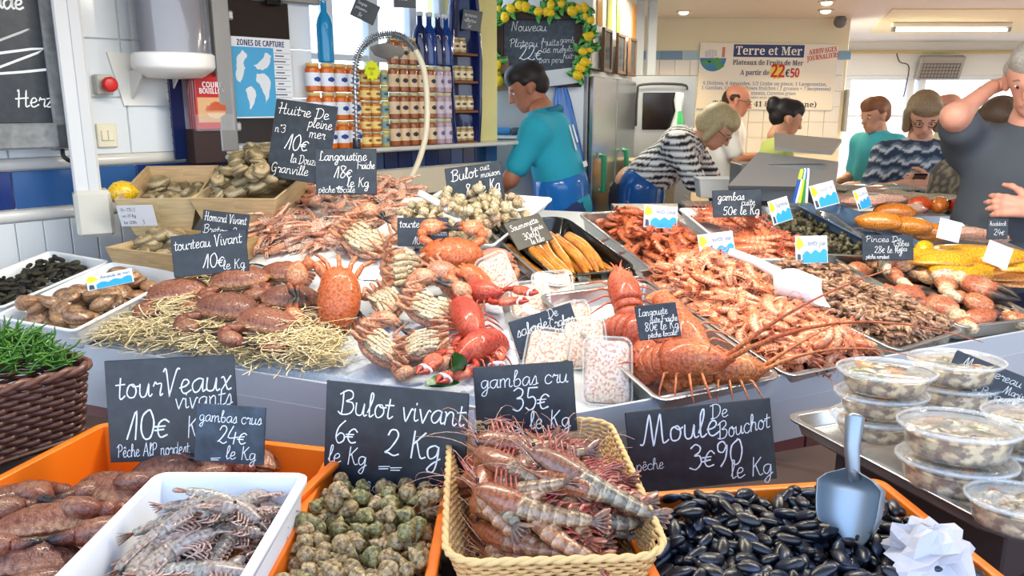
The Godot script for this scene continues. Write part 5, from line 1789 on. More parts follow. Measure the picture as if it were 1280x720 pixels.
# ---------------------------------------------------------------- lobsters
func lobster(called: String, label: String, at: Transform3D, len: float, pal: Array, big_claws: bool, curl: float, seed_: int, group := "", feelers := 1.0) -> Node3D:
	# x forward (head), y up, z sideways; tail bends down behind
	var o := thing(called, label, "lobster", at, group)
	var r := RandomNumberGenerator.new()
	r.seed = seed_
	var R := len * 0.145
	var b := MB.new()
	b.sweep([Vector3(-0.02, 0, 0) * len, Vector3(0.02, 0.01, 0) * len, Vector3(0.15, 0.02, 0) * len, Vector3(0.3, 0.012, 0) * len, Vector3(0.4, 0.0, 0) * len, Vector3(0.46, 0.01, 0) * len, Vector3(0.52, 0.02, 0) * len], [Vector2(R, R * 0.95), Vector2(R * 1.06, R * 1.05), Vector2(R * 1.1, R * 1.08), Vector2(R * 0.92, R * 0.9), Vector2(R * 0.6, R * 0.6), Vector2(R * 0.25, R * 0.25), Vector2(R * 0.04, R * 0.04)], 14, [pal[0], pal[0], pal[0], pal[1], pal[0], pal[0], pal[0]])
	if not big_claws:
		for k in 26:
			var a := r.randf_range(-1.2, 1.2)
			var t := r.randf_range(0.05, 0.4)
			var p := Vector3(t * len, cos(a) * R * (1.05 - t * 0.7), sin(a) * R * (1.05 - t * 0.7))
			b.sweep([p, p + Vector3(0.02 * len, cos(a) * 0.02 * len, sin(a) * 0.02 * len)], [0.008 * len, 0.001], 5, pal[1])
	obj("carapace", b, M.shell, o)
	var pos := Vector3(-0.02, 0, 0) * len
	var dir := Vector3(-1, 0, 0)
	for s in 6:
		var f := s / 6.0
		var rad := R * (1.02 - 0.4 * f)
		var nd := dir.rotated(Vector3.BACK, curl / 6.0)
		var e := pos + nd * len * 0.075
		b = MB.new()
		b.sweep([pos - dir * len * 0.012, pos.lerp(e, 0.3), pos.lerp(e, 0.8), e], [Vector2(rad * 0.92, rad * 0.86), Vector2(rad, rad * 0.94), Vector2(rad * 1.0, rad * 0.94), Vector2(rad * 0.9, rad * 0.84)], 14, [pal[1], pal[0], pal[0], pal[0].lerp(pal[1], 0.5)], Vector3.UP)
		obj("tail_segment", b, M.shell, o)
		pos = e
		dir = nd
	b = MB.new()
	for k in range(-2, 3):
		var d := (dir + Vector3(0, 0, k * 0.32)).normalized()
		b.sweep([pos, pos + d * len * 0.06, pos + d * len * 0.13, pos + d * len * 0.16], [Vector2(R * 0.2, R * 0.1), Vector2(R * 0.34, R * 0.08), Vector2(R * 0.4, R * 0.06), Vector2(R * 0.2, R * 0.03)], 7, [pal[0], pal[0], pal[1], pal[1]], dir.cross(Vector3.BACK))
	obj("tail_fan", b, M.shell, o)
	for s in [-1.0, 1.0]:
		for k in 4:
			b = MB.new()
			var p0 := Vector3(0.06 + 0.07 * k, -0.05, s * 0.07) * len
			var out_ := Vector3(0.15 - 0.25 * (2 - k), 0.1, s).normalized()
			var p1 := p0 + out_ * len * 0.13 + Vector3(0, 0.03 * len, 0)
			var p2 := p1 + (out_ + Vector3(0.2, -0.8, 0)).normalized() * len * 0.13
			var p3 := p2 + (out_ + Vector3(0.3, -1.1, 0)).normalized() * len * 0.09
			b.sweep([p0, p1, p2, p3], [0.013 * len, 0.012 * len, 0.009 * len, 0.003 * len], 6, [pal[1], pal[1], pal[0], pal[0]])
			obj("leg", b, M.shell, o)
	if big_claws:
		for s in [-1.0, 1.0]:
			b = MB.new()
			var j0 := Vector3(0.32, -0.03, s * 0.07) * len
			var j1 := Vector3(0.42, -0.02, s * 0.2) * len
			var j2 := Vector3(0.55, -0.02, s * 0.2) * len
			var j3 := Vector3(0.78, -0.02, s * 0.12) * len
			b.sweep([j0, j0.lerp(j1, 0.6), j1], [0.025 * len, 0.035 * len, 0.03 * len], 8, pal[0])
			b.sweep([j1, j1.lerp(j2, 0.5), j2], [0.03 * len, 0.04 * len, 0.035 * len], 8, pal[0])
			b.sweep([j2, j2.lerp(j3, 0.2), j2.lerp(j3, 0.6), j3], [Vector2(0.05, 0.04) * len, Vector2(0.09, 0.05) * len, Vector2(0.095, 0.052) * len, Vector2(0.05, 0.035) * len], 12, [pal[0], pal[2], pal[2], pal[0]])
			var c := obj("claw", b, M.shell, o)
			b = MB.new()
			b.sweep([j3 + Vector3(-0.03, 0, 0.03) * len, j3 + Vector3(0.08, 0, 0.045) * len, j3 + Vector3(0.17, 0, 0.0) * len], [0.04 * len, 0.034 * len, 0.006 * len], 9, [pal[2], pal[0], pal[0]])
			b.sweep([j3 + Vector3(-0.03, 0, -0.03) * len, j3 + Vector3(0.07, 0, -0.045) * len, j3 + Vector3(0.15, 0, -0.01) * len], [0.036 * len, 0.03 * len, 0.006 * len], 9, [pal[2], pal[0], pal[0]])
			obj("fingers", b, M.shell, c)
			b = MB.new()
			b.sweep([j3 + Vector3(0.03, 0, 0) * len, j3 + Vector3(0.055, 0, 0) * len], [Vector2(0.085, 0.043) * len], 16, lin(240, 240, 238), Vector3.UP)
			tag(obj("rubber_band", b, M.matte, c), "white band round the claw")
	b = MB.new()
	for s in [-1.0, 1.0]:
		var p := []
		var reach := (1.0 if big_claws else 1.3) * feelers
		for k in 9:
			var f := k / 8.0
			p.append(Vector3(0.44 + reach * f * (0.75 if s > 0 else 0.55), 0.02 + 0.42 * feelers * f * (1.0 - 0.55 * f) * (1.0 if big_claws else 1.5), s * (0.03 + 0.3 * feelers * f * f)) * len)
		var k0 := 0.008 if big_claws else 0.022
		b.sweep(p, [k0 * len, k0 * 0.9 * len, k0 * 0.7 * len, k0 * 0.55 * len, k0 * 0.45 * len, k0 * 0.35 * len, k0 * 0.28 * len, k0 * 0.2 * len, k0 * 0.1 * len], 6, [pal[0], pal[1], pal[0]])
	obj("antennae", b, M.shell, o)
	b = MB.new()
	for s in [-1.0, 1.0]:
		b.ball(Vector3(0.43, 0.035, s * 0.035) * len, Vector3.ONE * 0.012 * len, lin(12, 10, 10), 5, 7)
	obj("eyes", b, M.gloss, o)
	return o

func punnet(fit: Array, thick: float, label: String) -> void:
	# clear box of crab salad; fit: foot frame, width, height of the face
	var t: Transform3D = fit[0]
	var w: float = fit[1]
	var h: float = fit[2]
	var fr := Transform3D(Basis(t.basis.x, t.basis.z, -t.basis.y), t.origin + t.basis.y * h * 0.5 - t.basis.z * thick)
	var o := thing("salad_box", label, "food box", fr, "clear boxes of crab salad")
	var b := MB.new()
	b.loft([rrect(w * 0.78, h * 0.78, 0.012, 0.003), rrect(w * 0.84, h * 0.84, 0.014, 0.006), rrect(w * 0.92, h * 0.92, 0.016, thick - 0.008), rrect(w * 0.86, h * 0.86, 0.016, thick - 0.002), rrect(w * 0.5, h * 0.5, 0.01, thick), rrect(w * 0.02, h * 0.02, 0.0001, thick + 0.001)], lin(226, 214, 200))
	obj("crab_salad", b, M.salad, o)
	b = MB.new()
	b.loft([rrect(w * 0.8, h * 0.8, 0.014, 0.0), rrect(w * 0.87, h * 0.87, 0.016, 0.003), rrect(w * 0.96, h * 0.96, 0.018, thick - 0.003), rrect(w, h, 0.02, thick - 0.001), rrect(w, h, 0.02, thick + 0.003), rrect(w * 0.93, h * 0.93, 0.018, thick + 0.006), rrect(w * 0.9, h * 0.9, 0.016, thick + 0.003), rrect(w * 0.02, h * 0.02, 0.0001, thick + 0.003)], Color.WHITE)
	obj("clear_tub", b, M.glass, o)
	b = MB.new()
	var edge := []
	for p in rrect(w, h, 0.02, thick + 0.002, 5):
		edge.append(p)
	hoop(b, edge, 0.0022, 0.0022, 6, lin(214, 218, 220))
	obj("rim", b, M.frosty, o)

func oval_tub(at: Vector3, yaw: float, a: float, h: float, seed_: int, label: String, lid := true) -> void:
	var o := thing("fish_tub", label, "food tub", Transform3D(Basis(Vector3.UP, yaw), at), "clear oval tubs of fish")
	var sq := Vector2(1.0, 0.76)
	var b := MB.new()
	b.lathe([Vector2(0.02, 0.002), Vector2(0.8, 0.002), Vector2(0.86, 0.01), Vector2(0.93, h - 0.012), Vector2(0.98, h - 0.008), Vector2(1.0, h - 0.004)].map(func(p): return Vector2(p.x * a, p.y)), 32, Color.WHITE, Vector3.ZERO, sq)
	obj("tub", b, M.clear, o)
	var r := RandomNumberGenerator.new()
	r.seed = seed_
	b = MB.new()
	var base := lin(226, 206, 170)
	b.lathe([Vector2(0.02, 0.004), Vector2(0.78, 0.004), Vector2(0.84, 0.012), Vector2(0.89, h * 0.7), Vector2(0.87, h * 0.78), Vector2(0.02, h * 0.8)].map(func(p): return Vector2(p.x * a, p.y)), 24, base, Vector3.ZERO, sq)
	obj("broth", b, M.broth, o)
	for k in 20:
		b = MB.new()
		var an := r.randf() * TAU
		var rr := sqrt(r.randf()) * 0.66 * a
		var col: Color = [lin(206, 196, 170), lin(176, 150, 104), lin(222, 214, 196), lin(150, 140, 120), lin(212, 132, 52), lin(120, 128, 84)][r.randi() % 6]
		b.ball(Vector3(cos(an) * rr, h * 0.8 + r.randf_range(-0.003, 0.004), sin(an) * rr * sq.y), Vector3(r.randf_range(0.012, 0.026), 0.006, r.randf_range(0.008, 0.014)), col, 6, 9, Basis(Vector3.UP, r.randf() * TAU), 0.3, k)
		obj("fish_piece", b, M.wet, o)
	if lid:
		b = MB.new()
		b.lathe([Vector2(0.02, h - 0.002), Vector2(0.86, h - 0.002), Vector2(0.89, h + 0.004), Vector2(0.95, h + 0.006), Vector2(1.03, h + 0.004), Vector2(1.05, h - 0.003), Vector2(1.04, h - 0.006)].map(func(p): return Vector2(p.x * a, p.y)), 36, Color.WHITE, Vector3.ZERO, sq)
		var l := obj("lid", b, M.glass, o)
		b = MB.new()
		var pts := []
		for k in 40:
			var an := TAU * k / 40.0
			pts.append(Vector3(cos(an) * 1.04 * a, h, sin(an) * 1.04 * a * sq.y))
		hoop(b, pts, 0.0022, 0.003, 6, lin(226, 232, 230))
		obj("lid_edge", b, M.frosty, l)

func leaf(b: MB, at: Vector3, d: Vector3, up: Vector3, len: float, wid: float, col: Color) -> void:
	var s := d.cross(up).normalized()
	var rows := []
	for k in 7:
		var f := k / 6.0
		var w := wid * pow(sin(PI * clampf(f * 0.96 + 0.02, 0.0, 1.0)), 0.8)
		var p := at + d * len * f + up * len * (0.2 * f - 0.28 * f * f)
		rows.append(PackedVector3Array([p - s * w + up * w * 0.25, p, p + s * w + up * w * 0.25, p - up * 0.0012]))
	b.loft(rows, [col, col, col.lightened(0.05), col])

func centre_goods() -> void:
	var red := [lin(196, 62, 40), lin(214, 96, 66), lin(228, 120, 90)]
	lobster("red_lobster", "red cooked lobster with white bands on its claws", Transform3D(look(Vector3(0.25, -0.35, 0.9), Vector3(0.1, 0.9, 0.42)), Vector3(-0.111, 1.032, -1.843)), 0.24, red, true, 1.2, 1, "cooked lobsters on the ice")
	lobster("red_lobster", "red cooked lobster lying under the crab salad boxes", Transform3D(look(Vector3(-0.55, -0.1, 0.8), Vector3(0.1, 1, 0.2)), Vector3(-0.058, 0.994, -1.732)), 0.22, red, true, 1.4, 2, "cooked lobsters on the ice")
	lobster("red_lobster", "red cooked lobster with raised claws behind the salad boxes", Transform3D(look(Vector3(0.8, 0.1, 0.55), Vector3(-0.1, 0.9, 0.2)), Vector3(-0.102, 1.047, -1.994)), 0.2, red, true, 1.2, 3, "cooked lobsters on the ice")
	var rose := [lin(204, 92, 62), lin(220, 124, 84), lin(226, 140, 104)]
	var spg := "cooked spiny lobsters in the steel tray"
	lobster("spiny_lobster", "spiny lobster with long orange feelers in the front of the tray", Transform3D(look(Vector3(0.72, 0.12, 0.45), Vector3(-0.1, 1, 0.25)), Vector3(0.347, 0.972, -1.673)), 0.28, [lin(206, 104, 62), lin(226, 140, 84), lin(226, 150, 110)], false, 1.3, 4, spg, 1.75)
	lobster("spiny_lobster", "spiny lobster with its rounded red shell raised at the tray back", Transform3D(look(Vector3(-0.12, 0.5, -0.82), Vector3(0.05, 0.8, 0.5)), Vector3(0.29, 1.031, -1.955)), 0.26, rose, false, 1.6, 5, spg, 0.12)
	lobster("spiny_lobster", "spiny lobster with a curled tail beside the crab salad boxes", Transform3D(look(Vector3(0.75, -0.25, 0.5), Vector3(0.0, 0.9, 0.4)), Vector3(0.283, 1, -1.816)), 0.26, rose, false, 1.9, 6, spg, 0.15)
	lobster("spiny_lobster", "spiny lobster lying along the edge of the pink prawns", Transform3D(look(Vector3(0.25, -0.45, 0.8), Vector3(-0.2, 0.8, 0.5)), Vector3(0.399, 1.005, -1.814)), 0.27, [lin(214, 116, 70), lin(226, 146, 98), lin(226, 150, 110)], false, 0.3, 7, spg, 0.15)
	lobster("spiny_lobster", "spiny lobster sprawled with orange legs against the prawn tray", Transform3D(look(Vector3(0.85, 0.02, 0.1), Vector3(0, 1, 0.2)), Vector3(0.444, 0.949, -1.676)), 0.24, [lin(214, 122, 66), lin(230, 150, 88), lin(226, 150, 110)], false, 0.8, 8, spg, 1.2)
	lobster("spiny_lobster", "spiny lobster under the langouste slate", Transform3D(look(Vector3(-0.4, -0.1, 0.8), Vector3(0, 1, 0.2)), Vector3(0.328, 0.961, -1.795)), 0.24, rose, false, 1.0, 9, spg, 0.3)
	var b := MB.new()
	for k in 3:
		b = MB.new()
		leaf(b, [Vector3(-0.109, 0.963, -1.593), Vector3(-0.11, 0.951, -1.586), Vector3(0.085, 0.972, -1.609)][k], [Vector3(-0.1, 0.75, 0.3), Vector3(-0.9, 0.1, 0.35), Vector3(0.8, 0.2, 0.3)][k].normalized(), [Vector3(0.2, 0.3, 0.9), Vector3(0.1, 0.9, 0.4), Vector3(0.1, 0.9, 0.4)][k].normalized(), [0.065, 0.075, 0.05][k], 0.02, lin(46, 96, 36))
		tag(obj("bay_leaf", b, M.leaf), ["upright green bay leaf beside the lobster claw", "flat green bay leaf at the edge of the ice", "green bay leaf between lobster and salad boxes"][k], "leaf", "bay leaves round the lobster")
	# crab salad boxes
	punnet([Transform3D(Vector3(0.9035, 0.4287, 0), Vector3(-0.3511, 0.7401, -0.5736), Vector3(-0.2459, 0.5182, 0.8192), Vector3(-0.018, 1.02, -2.06)), 0.0916, 0.1317], 0.045, "clear box of crab salad standing behind the others")
	punnet([Transform3D(Vector3(0.9924, 0.1233, 0), Vector3(-0.0825, 0.664, -0.7431), Vector3(-0.0916, 0.7375, 0.6691), Vector3(0.051, 0.989, -1.98)), 0.1031, 0.1092], 0.045, "clear box of crab salad leaning in the middle of the pile")
	punnet([Transform3D(Vector3(0.9969, 0.0792, 0), Vector3(-0.0488, 0.6137, -0.788), Vector3(-0.0624, 0.7855, 0.6157), Vector3(0.113, 0.995, -2.03)), 0.1092, 0.1283], 0.045, "clear box of crab salad touching the smoked fish tray")
	punnet([Transform3D(Vector3(0.9761, 0.2172, 0), Vector3(-0.1396, 0.6274, -0.766), Vector3(-0.1664, 0.7478, 0.6428), Vector3(0.164, 0.944, -1.93)), 0.0964, 0.1131], 0.045, "clear box of crab salad half hidden by its slate")
	punnet([Transform3D(Vector3(0.9781, -0.082, 0.191), Vector3(0.1849, 0.7635, -0.6188), Vector3(-0.0951, 0.6406, 0.7619), Vector3(0.073, 0.916, -1.75)), 0.1047, 0.1120], 0.045, "clear box of crab salad in front of its slate")
	punnet([Transform3D(Vector3(0.997, 0.0777, 0), Vector3(-0.0595, 0.7637, -0.6428), Vector3(-0.05, 0.6408, 0.766), Vector3(0.176, 0.924, -1.76)), 0.1000, 0.1276], 0.045, "clear box of crab salad between two others in the front row")
	punnet([Transform3D(Vector3(0.9987, -0.0513, 0), Vector3(0.0435, 0.8469, -0.5299), Vector3(0.0272, 0.5292, 0.848), Vector3(0.205, 0.887, -1.62)), 0.1070, 0.1523], 0.05, "large clear box of crab salad at the corner of the worktop")

func extra_right() -> void:
	var b := MB.new()
	# white scoop in the prawns
	var sc := thing("plastic_scoop", "white plastic scoop lying on the pink prawns and shrimps", "scoop", Transform3D(look(Vector3(0.78, -0.22, 0.58), Vector3(-0.1, 1.0, 0.2)), Vector3(0.691, 1.087, -2.061)))
	b.sweep([Vector3(-0.13, 0.014, 0), Vector3(-0.06, 0.012, 0), Vector3(0.01, 0.0, 0)], [0.011, 0.012, 0.016], 8, lin(240, 242, 242))
	obj("handle", b, M.white_plastic, sc)
	b = MB.new()
	scoop_bowl(b, 0.16, 0.058, lin(240, 242, 242))
	obj("bowl", b, M.white_plastic, sc)
	# haddock
	var places := [[Vector3(1.331, 1.055, -2.431), 0.9, 0.26], [Vector3(1.455, 1.062, -2.447), 0.7, 0.3], [Vector3(1.539, 1.036, -2.428), 0.5, 0.28], [Vector3(1.38, 1.023, -2.393), 1.1, 0.25]]
	for k in places.size():
		b = MB.new()
		b.ball(Vector3.ZERO, Vector3(places[k][2] * 0.5, 0.022, 0.06), [lin(238, 178, 44), lin(230, 160, 30), lin(242, 190, 70)], 8, 18, Basis(), 0.3, 500 + k)
		var o := obj("haddock_fillet", b, M.wet)
		o.transform = Transform3D(Basis(Vector3.UP, places[k][1] - 0.9) * Basis(Vector3.RIGHT, 0.3), places[k][0])
		tag(o, ["yellow smoked haddock fillet beside the lemon", "yellow smoked haddock fillet on top of the pile", "yellow smoked haddock fillet beside the dark smoked fish", "yellow smoked haddock fillet behind the crab claws"][k], "fish fillet", "smoked haddock fillets")
	b = MB.new()
	lemon(b, 0.032)
	var le := obj("lemon", b, M.wet)
	le.transform = Transform3D(Basis(Vector3.UP, 0.8), Vector3(1.303, 1.069, -2.492))
	tag(le, "yellow lemon beside the smoked haddock", "lemon")
	for k in 4:
		b = MB.new()
		b.ball(Vector3.ZERO, Vector3(0.075, 0.032, 0.04), lin(222, 138, 44).lerp(lin(206, 120, 34), k * 0.3), 12, 20, Basis(), 0.12, 520 + k)
		var o := obj("smoked_roe", b, M.wet)
		o.transform = Transform3D(Basis(Vector3.UP, [-0.35, -0.3, -0.45, -0.2][k]), [Vector3(1.243, 1.129, -2.694), Vector3(1.344, 1.114, -2.688), Vector3(1.424, 1.091, -2.712), Vector3(1.4, 1.132, -2.917)][k])
		tag(o, ["orange lobe of smoked roe beside the blue tray", "orange lobe of smoked roe next to the claw slate", "orange lobe of smoked roe beside the lemon", "orange lobe of smoked roe at the back"][k], "roe", "lobes of smoked roe")
	for k in 6:
		b = MB.new()
		b.ball(Vector3.ZERO, Vector3(0.11, 0.009, 0.036), [lin(150, 92, 44), lin(184, 124, 66), lin(112, 66, 34)], 8, 14, Basis(), 0.3, 540 + k)
		var o := obj("smoked_fillet", b, M.wet)
		o.transform = Transform3D(Basis(Vector3.UP, -0.35 + 0.12 * (k % 3)) * Basis(Vector3.RIGHT, 0.25), Vector3(1.503, 0.995, -2.359) + Vector3(0.012 * (k % 2) - 0.05 * (k % 3), 0.014 * k, -0.02 * k))
		tag(o, "brown smoked fish fillet in the stack beside the haddock", "fish fillet", "brown smoked fillets in a stack")
	for k in 5:
		b = MB.new()
		b.ball(Vector3.ZERO, Vector3(0.09, 0.02, 0.04), [lin(226, 190, 168), lin(214, 160, 140), lin(232, 206, 180)], 8, 14, Basis(), 0.35, 560 + k)
		var o := obj("pale_fillet", b, M.wet)
		o.transform = Transform3D(Basis(Vector3.UP, -0.5 + 0.3 * k), [Vector3(1.549, 1.09, -2.715), Vector3(1.614, 1.074, -2.713), Vector3(1.29, 1.167, -2.942), Vector3(1.42, 1.163, -3.031), Vector3(1.49, 1.134, -2.969)][k])
		tag(o, ["pale pink fish fillet behind the haddock", "pale pink fish fillet beside the small slate", "cream fish fillet behind the roe", "cream fish fillet beside the wave tags", "cream fish fillet behind the white tag"][k], "fish fillet", "pale fish fillets")
	# blue-black tray behind the winkles
	var f: Array = [Transform3D(Vector3(0.941, -0.0195, -0.3379), Vector3(0.0879, 0.9782, 0.1884), Vector3(0.3268, -0.207, 0.9222), Vector3(1.196, 1.116, -2.739)), 0.2025, 0.4266]
	var o2 := thing("blue_tray", "long dark blue tray beside the winkles", "tray", f[0])
	obj("pan", tray_shape(f[1], f[2], 0.035, 0.012, 0.008, 0.002, 0.02, lin(74, 96, 122)), M.gloss, o2)

func extra_front() -> void:
	# samphire
	var bf: Array = [Transform3D(Vector3(0.5917, 0, -0.8062), Vector3(0, 1, 0), Vector3(0.8062, 0, 0.5917), Vector3(-1.047, 1, -1.486)), 0.3420, 0.2804]
	var b := MB.new()
	var r := RandomNumberGenerator.new()
	r.seed = 5
	for k in 1000:
		var x := r.randf_range(-0.47, 0.47)
		var z := r.randf_range(-0.47, 0.47)
		var p := Vector3(x * (bf[1] - 0.05), -0.05 + (0.085 + 0.05 * r.randf()) * (1.0 - 1.4 * x * x) * (1.0 - 1.4 * z * z), z * (bf[2] - 0.05))
		var d := Vector3(r.randf_range(-1, 1), r.randf_range(-0.1, 0.7), r.randf_range(-1, 1)).normalized()
		var pts := []
		for i in 4:
			pts.append(p)
			p += d * 0.014
			d = (d + Vector3(r.randf_range(-0.4, 0.4), r.randf_range(-0.3, 0.3), r.randf_range(-0.4, 0.4))).normalized()
		b.sweep(pts, [0.002, 0.0024, 0.0022, 0.001], 4, lin(44, 92, 30).lerp(lin(90, 138, 52), r.randf()))
	var sm := obj("samphire", b, M.leaf)
	sm.transform = bf[0]
	tag(sm, "fresh green samphire sprigs heaped in the brown basket", "samphire", "", "stuff")
	# metal scoop standing in the mussels
	var st := lin(150, 160, 168)
	var sc := thing("metal_scoop", "grey metal scoop standing in the black mussels", "scoop", Transform3D(look(Vector3(-0.16, -0.9, 0.35), Vector3(-0.75, 0.1, 0.55)), Vector3(0.457, 1.038, -1)))
	b = MB.new()
	b.sweep([Vector3(-0.075, 0, 0), Vector3(-0.07, 0, 0), Vector3(-0.03, 0.0, 0), Vector3(0.0, -0.008, 0), Vector3(0.012, -0.016, 0)], [0.006, 0.0125, 0.0105, 0.009, 0.009], 12, st)
	obj("handle", b, M.steel_dull, sc)
	b = MB.new()
	scoop_bowl(b, 0.11, 0.047, st)
	obj("bowl", b, M.steel_dull, sc)
	# crumpled paper
	b = MB.new()
	b.ball(Vector3.ZERO, Vector3(0.062, 0.035, 0.05), lin(192, 188, 192), 11, 17, Basis(), 0.75, 33)
	b.facet()
	var pp := obj("crumpled_paper", b, M.matte)
	pp.transform = Transform3D(Basis(Vector3.UP, 0.6), Vector3(0.543, 0.95, -0.935))
	tag(pp, "crumpled white paper on the mussels in the orange crate", "paper")
	# tubs of mackerel
	oval_tub(Vector3(0.693, 0.93, -1.156), -0.3, 0.083, 0.05, 1, "clear tub of fish pieces at the bottom of the stack by the slate")
	oval_tub(Vector3(0.693, 0.93, -1.156) + Vector3(0.0, 0.055, -0.004), -0.25, 0.085, 0.05, 2, "clear lidded tub of fish on top of the stack by the slate")
	oval_tub(Vector3(0.661, 0.93, -1.358), -0.2, 0.077, 0.04, 3, "clear tub of fish at the bottom of the stack by the prawns")
	oval_tub(Vector3(0.661, 0.93, -1.358) + Vector3(0.003, 0.044, 0), -0.1, 0.077, 0.04, 4, "clear tub of fish in the middle of the stack by the prawns")
	oval_tub(Vector3(0.661, 0.93, -1.358) + Vector3(0.006, 0.088, 0.002), -0.2, 0.08, 0.04, 5, "clear lidded tub of fish topping the stack by the prawns")
	oval_tub(Vector3(0.883, 0.93, -1.517), -0.2, 0.085, 0.045, 6, "clear tub of fish under the one beside the grey shrimps")
	oval_tub(Vector3(0.883, 0.93, -1.517) + Vector3(0, 0.049, 0), -0.1, 0.087, 0.045, 7, "clear lidded tub of fish beside the grey shrimps")
	oval_tub(Vector3(0.845, 0.93, -1.198), -0.2, 0.083, 0.05, 8, "clear tub of fish under another at the edge of the tray")
	oval_tub(Vector3(0.845, 0.93, -1.198) + Vector3(0, 0.055, 0), -0.2, 0.083, 0.05, 9, "clear lidded tub of fish behind the mackerel slate")
	oval_tub(Vector3(0.721, 0.93, -1.034), -0.3, 0.07, 0.045, 10, "single clear tub of fish at the front corner of the tray")

func slates() -> void:
	slate("price_slate", [Transform3D(Vector3(0.9933, 0.0779, 0.085), Vector3(-0.0582, 0.9752, -0.2136), Vector3(-0.0995, 0.2073, 0.9732), Vector3(-0.582, 0.919, -1.28)), 0.2354, 0.1778], [["tourVeaux", 0.08, 0.62, 0.24, 0.04], ["vivants", 0.53, 0.5, 0.18, 0.04], ["10€", 0.14, 0.22, 0.28], ["Kl", 0.6, 0.22, 0.2], ["Pêche AlP nordest", 0.06, 0.05, 0.12, 0.02, 0.56]], "large slate reading tourteaux vivants 10 euros in front of the wood wool")
	slate("price_slate", [Transform3D(Vector3(0.9958, -0.0314, 0.0862), Vector3(0.0485, 0.9777, -0.2045), Vector3(-0.0778, 0.2078, 0.9751), Vector3(-0.457, 0.954, -1.195)), 0.1160, 0.0938], [["gambas crus", 0.05, 0.7, 0.2, 0.0, 0.9], ["24€", 0.32, 0.34, 0.3], ["= le Kg", 0.25, 0.08, 0.22]], "small dusty slate reading gambas crus 24 euros", "price slates on the stall", M.slate_dusty)
	slate("price_slate", [Transform3D(Vector3(0.9709, -0.007, 0.2393), Vector3(0.0483, 0.9848, -0.1669), Vector3(-0.2345, 0.1736, 0.9565), Vector3(-0.2, 0.874, -1.22)), 0.2507, 0.1924], [["Bulot vivant", 0.1, 0.72, 0.2, 0.0, 0.88], ["6€", 0.07, 0.46, 0.2], ["le Kg", 0.03, 0.28, 0.15], ["2 Kg", 0.43, 0.4, 0.23], ["==", 0.4, 0.3, 0.14], ["pêché nordest", 0.24, 0.06, 0.11, 0.0, 0.7]], "large slate reading Bulot vivant 6 euros over the whelks")
	slate("price_slate", [Transform3D(Vector3(0.9977, 0.0684, 0), Vector3(-0.0669, 0.9759, -0.2079), Vector3(-0.0142, 0.2074, 0.9781), Vector3(0.027, 0.955, -1.31)), 0.1758, 0.1230], [["gambas cru", 0.06, 0.68, 0.22, 0.02, 0.88], ["35€", 0.36, 0.34, 0.32], ["= le Kg", 0.33, 0.07, 0.24]], "slate reading gambas cru 35 euros at the back of the cane basket")
	slate("price_slate", [Transform3D(Vector3(0.9941, 0.0822, -0.0707), Vector3(-0.095, 0.9748, -0.2017), Vector3(0.0523, 0.2072, 0.9769), Vector3(0.37, 0.804, -1.41)), 0.2829, 0.1572], [["Moule", 0.1, 0.58, 0.32, 0.04], ["De", 0.58, 0.82, 0.17, 0.02], ["Bouchot", 0.62, 0.56, 0.2, 0.12, 0.36], ["3€90", 0.4, 0.22, 0.3, 0.02], ["le Kg", 0.68, 0.06, 0.22, 0.02], ["pêche", 0.04, 0.28, 0.13]], "large slate reading Moule De Bouchot behind the mussels")
	slate("price_slate", [Transform3D(Vector3(0.9953, 0.0966, 0), Vector3(-0.0945, 0.9736, -0.2079), Vector3(-0.0201, 0.2069, 0.9781), Vector3(-0.813, 1.069, -2.12)), 0.2063, 0.1124], [["tourteau Vivant", 0.04, 0.64, 0.25, 0.03, 0.9], ["10€", 0.4, 0.16, 0.34], ["le Kg", 0.66, 0.08, 0.22]], "slate reading tourteau Vivant 10 euros standing over the live crabs")
	slate("price_slate", [Transform3D(Vector3(0.9859, -0.091, 0.1402), Vector3(0.1174, 0.9741, -0.1933), Vector3(-0.119, 0.207, 0.9711), Vector3(-0.838, 1.121, -2.29)), 0.1426, 0.0938], [["Homard Vivant", 0.05, 0.68, 0.26, 0.0, 0.9], ["Breton 2", 0.05, 0.3, 0.26]], "slate reading Homard Vivant tilted behind the crab slate")
	slate("price_slate", [Transform3D(Vector3(0.9734, -0.1286, 0.1894), Vector3(0.1575, 0.9766, -0.1463), Vector3(-0.1662, 0.1722, 0.9709), Vector3(-0.697, 1.276, -2.6)), 0.2112, 0.2520], [["Huitre De", 0.06, 0.82, 0.13, 0.0, 0.82], ["pleine", 0.56, 0.7, 0.12], ["mer", 0.6, 0.57, 0.12], ["n°3", 0.04, 0.58, 0.1], ["10€", 0.24, 0.38, 0.2], ["la Douzaine", 0.36, 0.22, 0.11, 0.02, 0.6], ["Granville", 0.06, 0.07, 0.12, 0.02]], "tall slate reading Huitre De pleine mer behind the oysters")
	slate("price_slate", [Transform3D(Vector3(1, 0, 0), Vector3(0, 0.9848, -0.1736), Vector3(0, 0.1736, 0.9848), Vector3(-0.517, 1.243, -2.5)), 0.1899, 0.1413], [["Langoustine", 0.06, 0.74, 0.2, 0.0, 0.78], ["Fraiche", 0.68, 0.56, 0.16], ["18€", 0.3, 0.36, 0.26], ["= le Kg", 0.34, 0.16, 0.2], ["pêche locale", 0.04, 0.04, 0.14]], "slate reading Langoustine Fraiche 18 euros at the back of the langoustines")
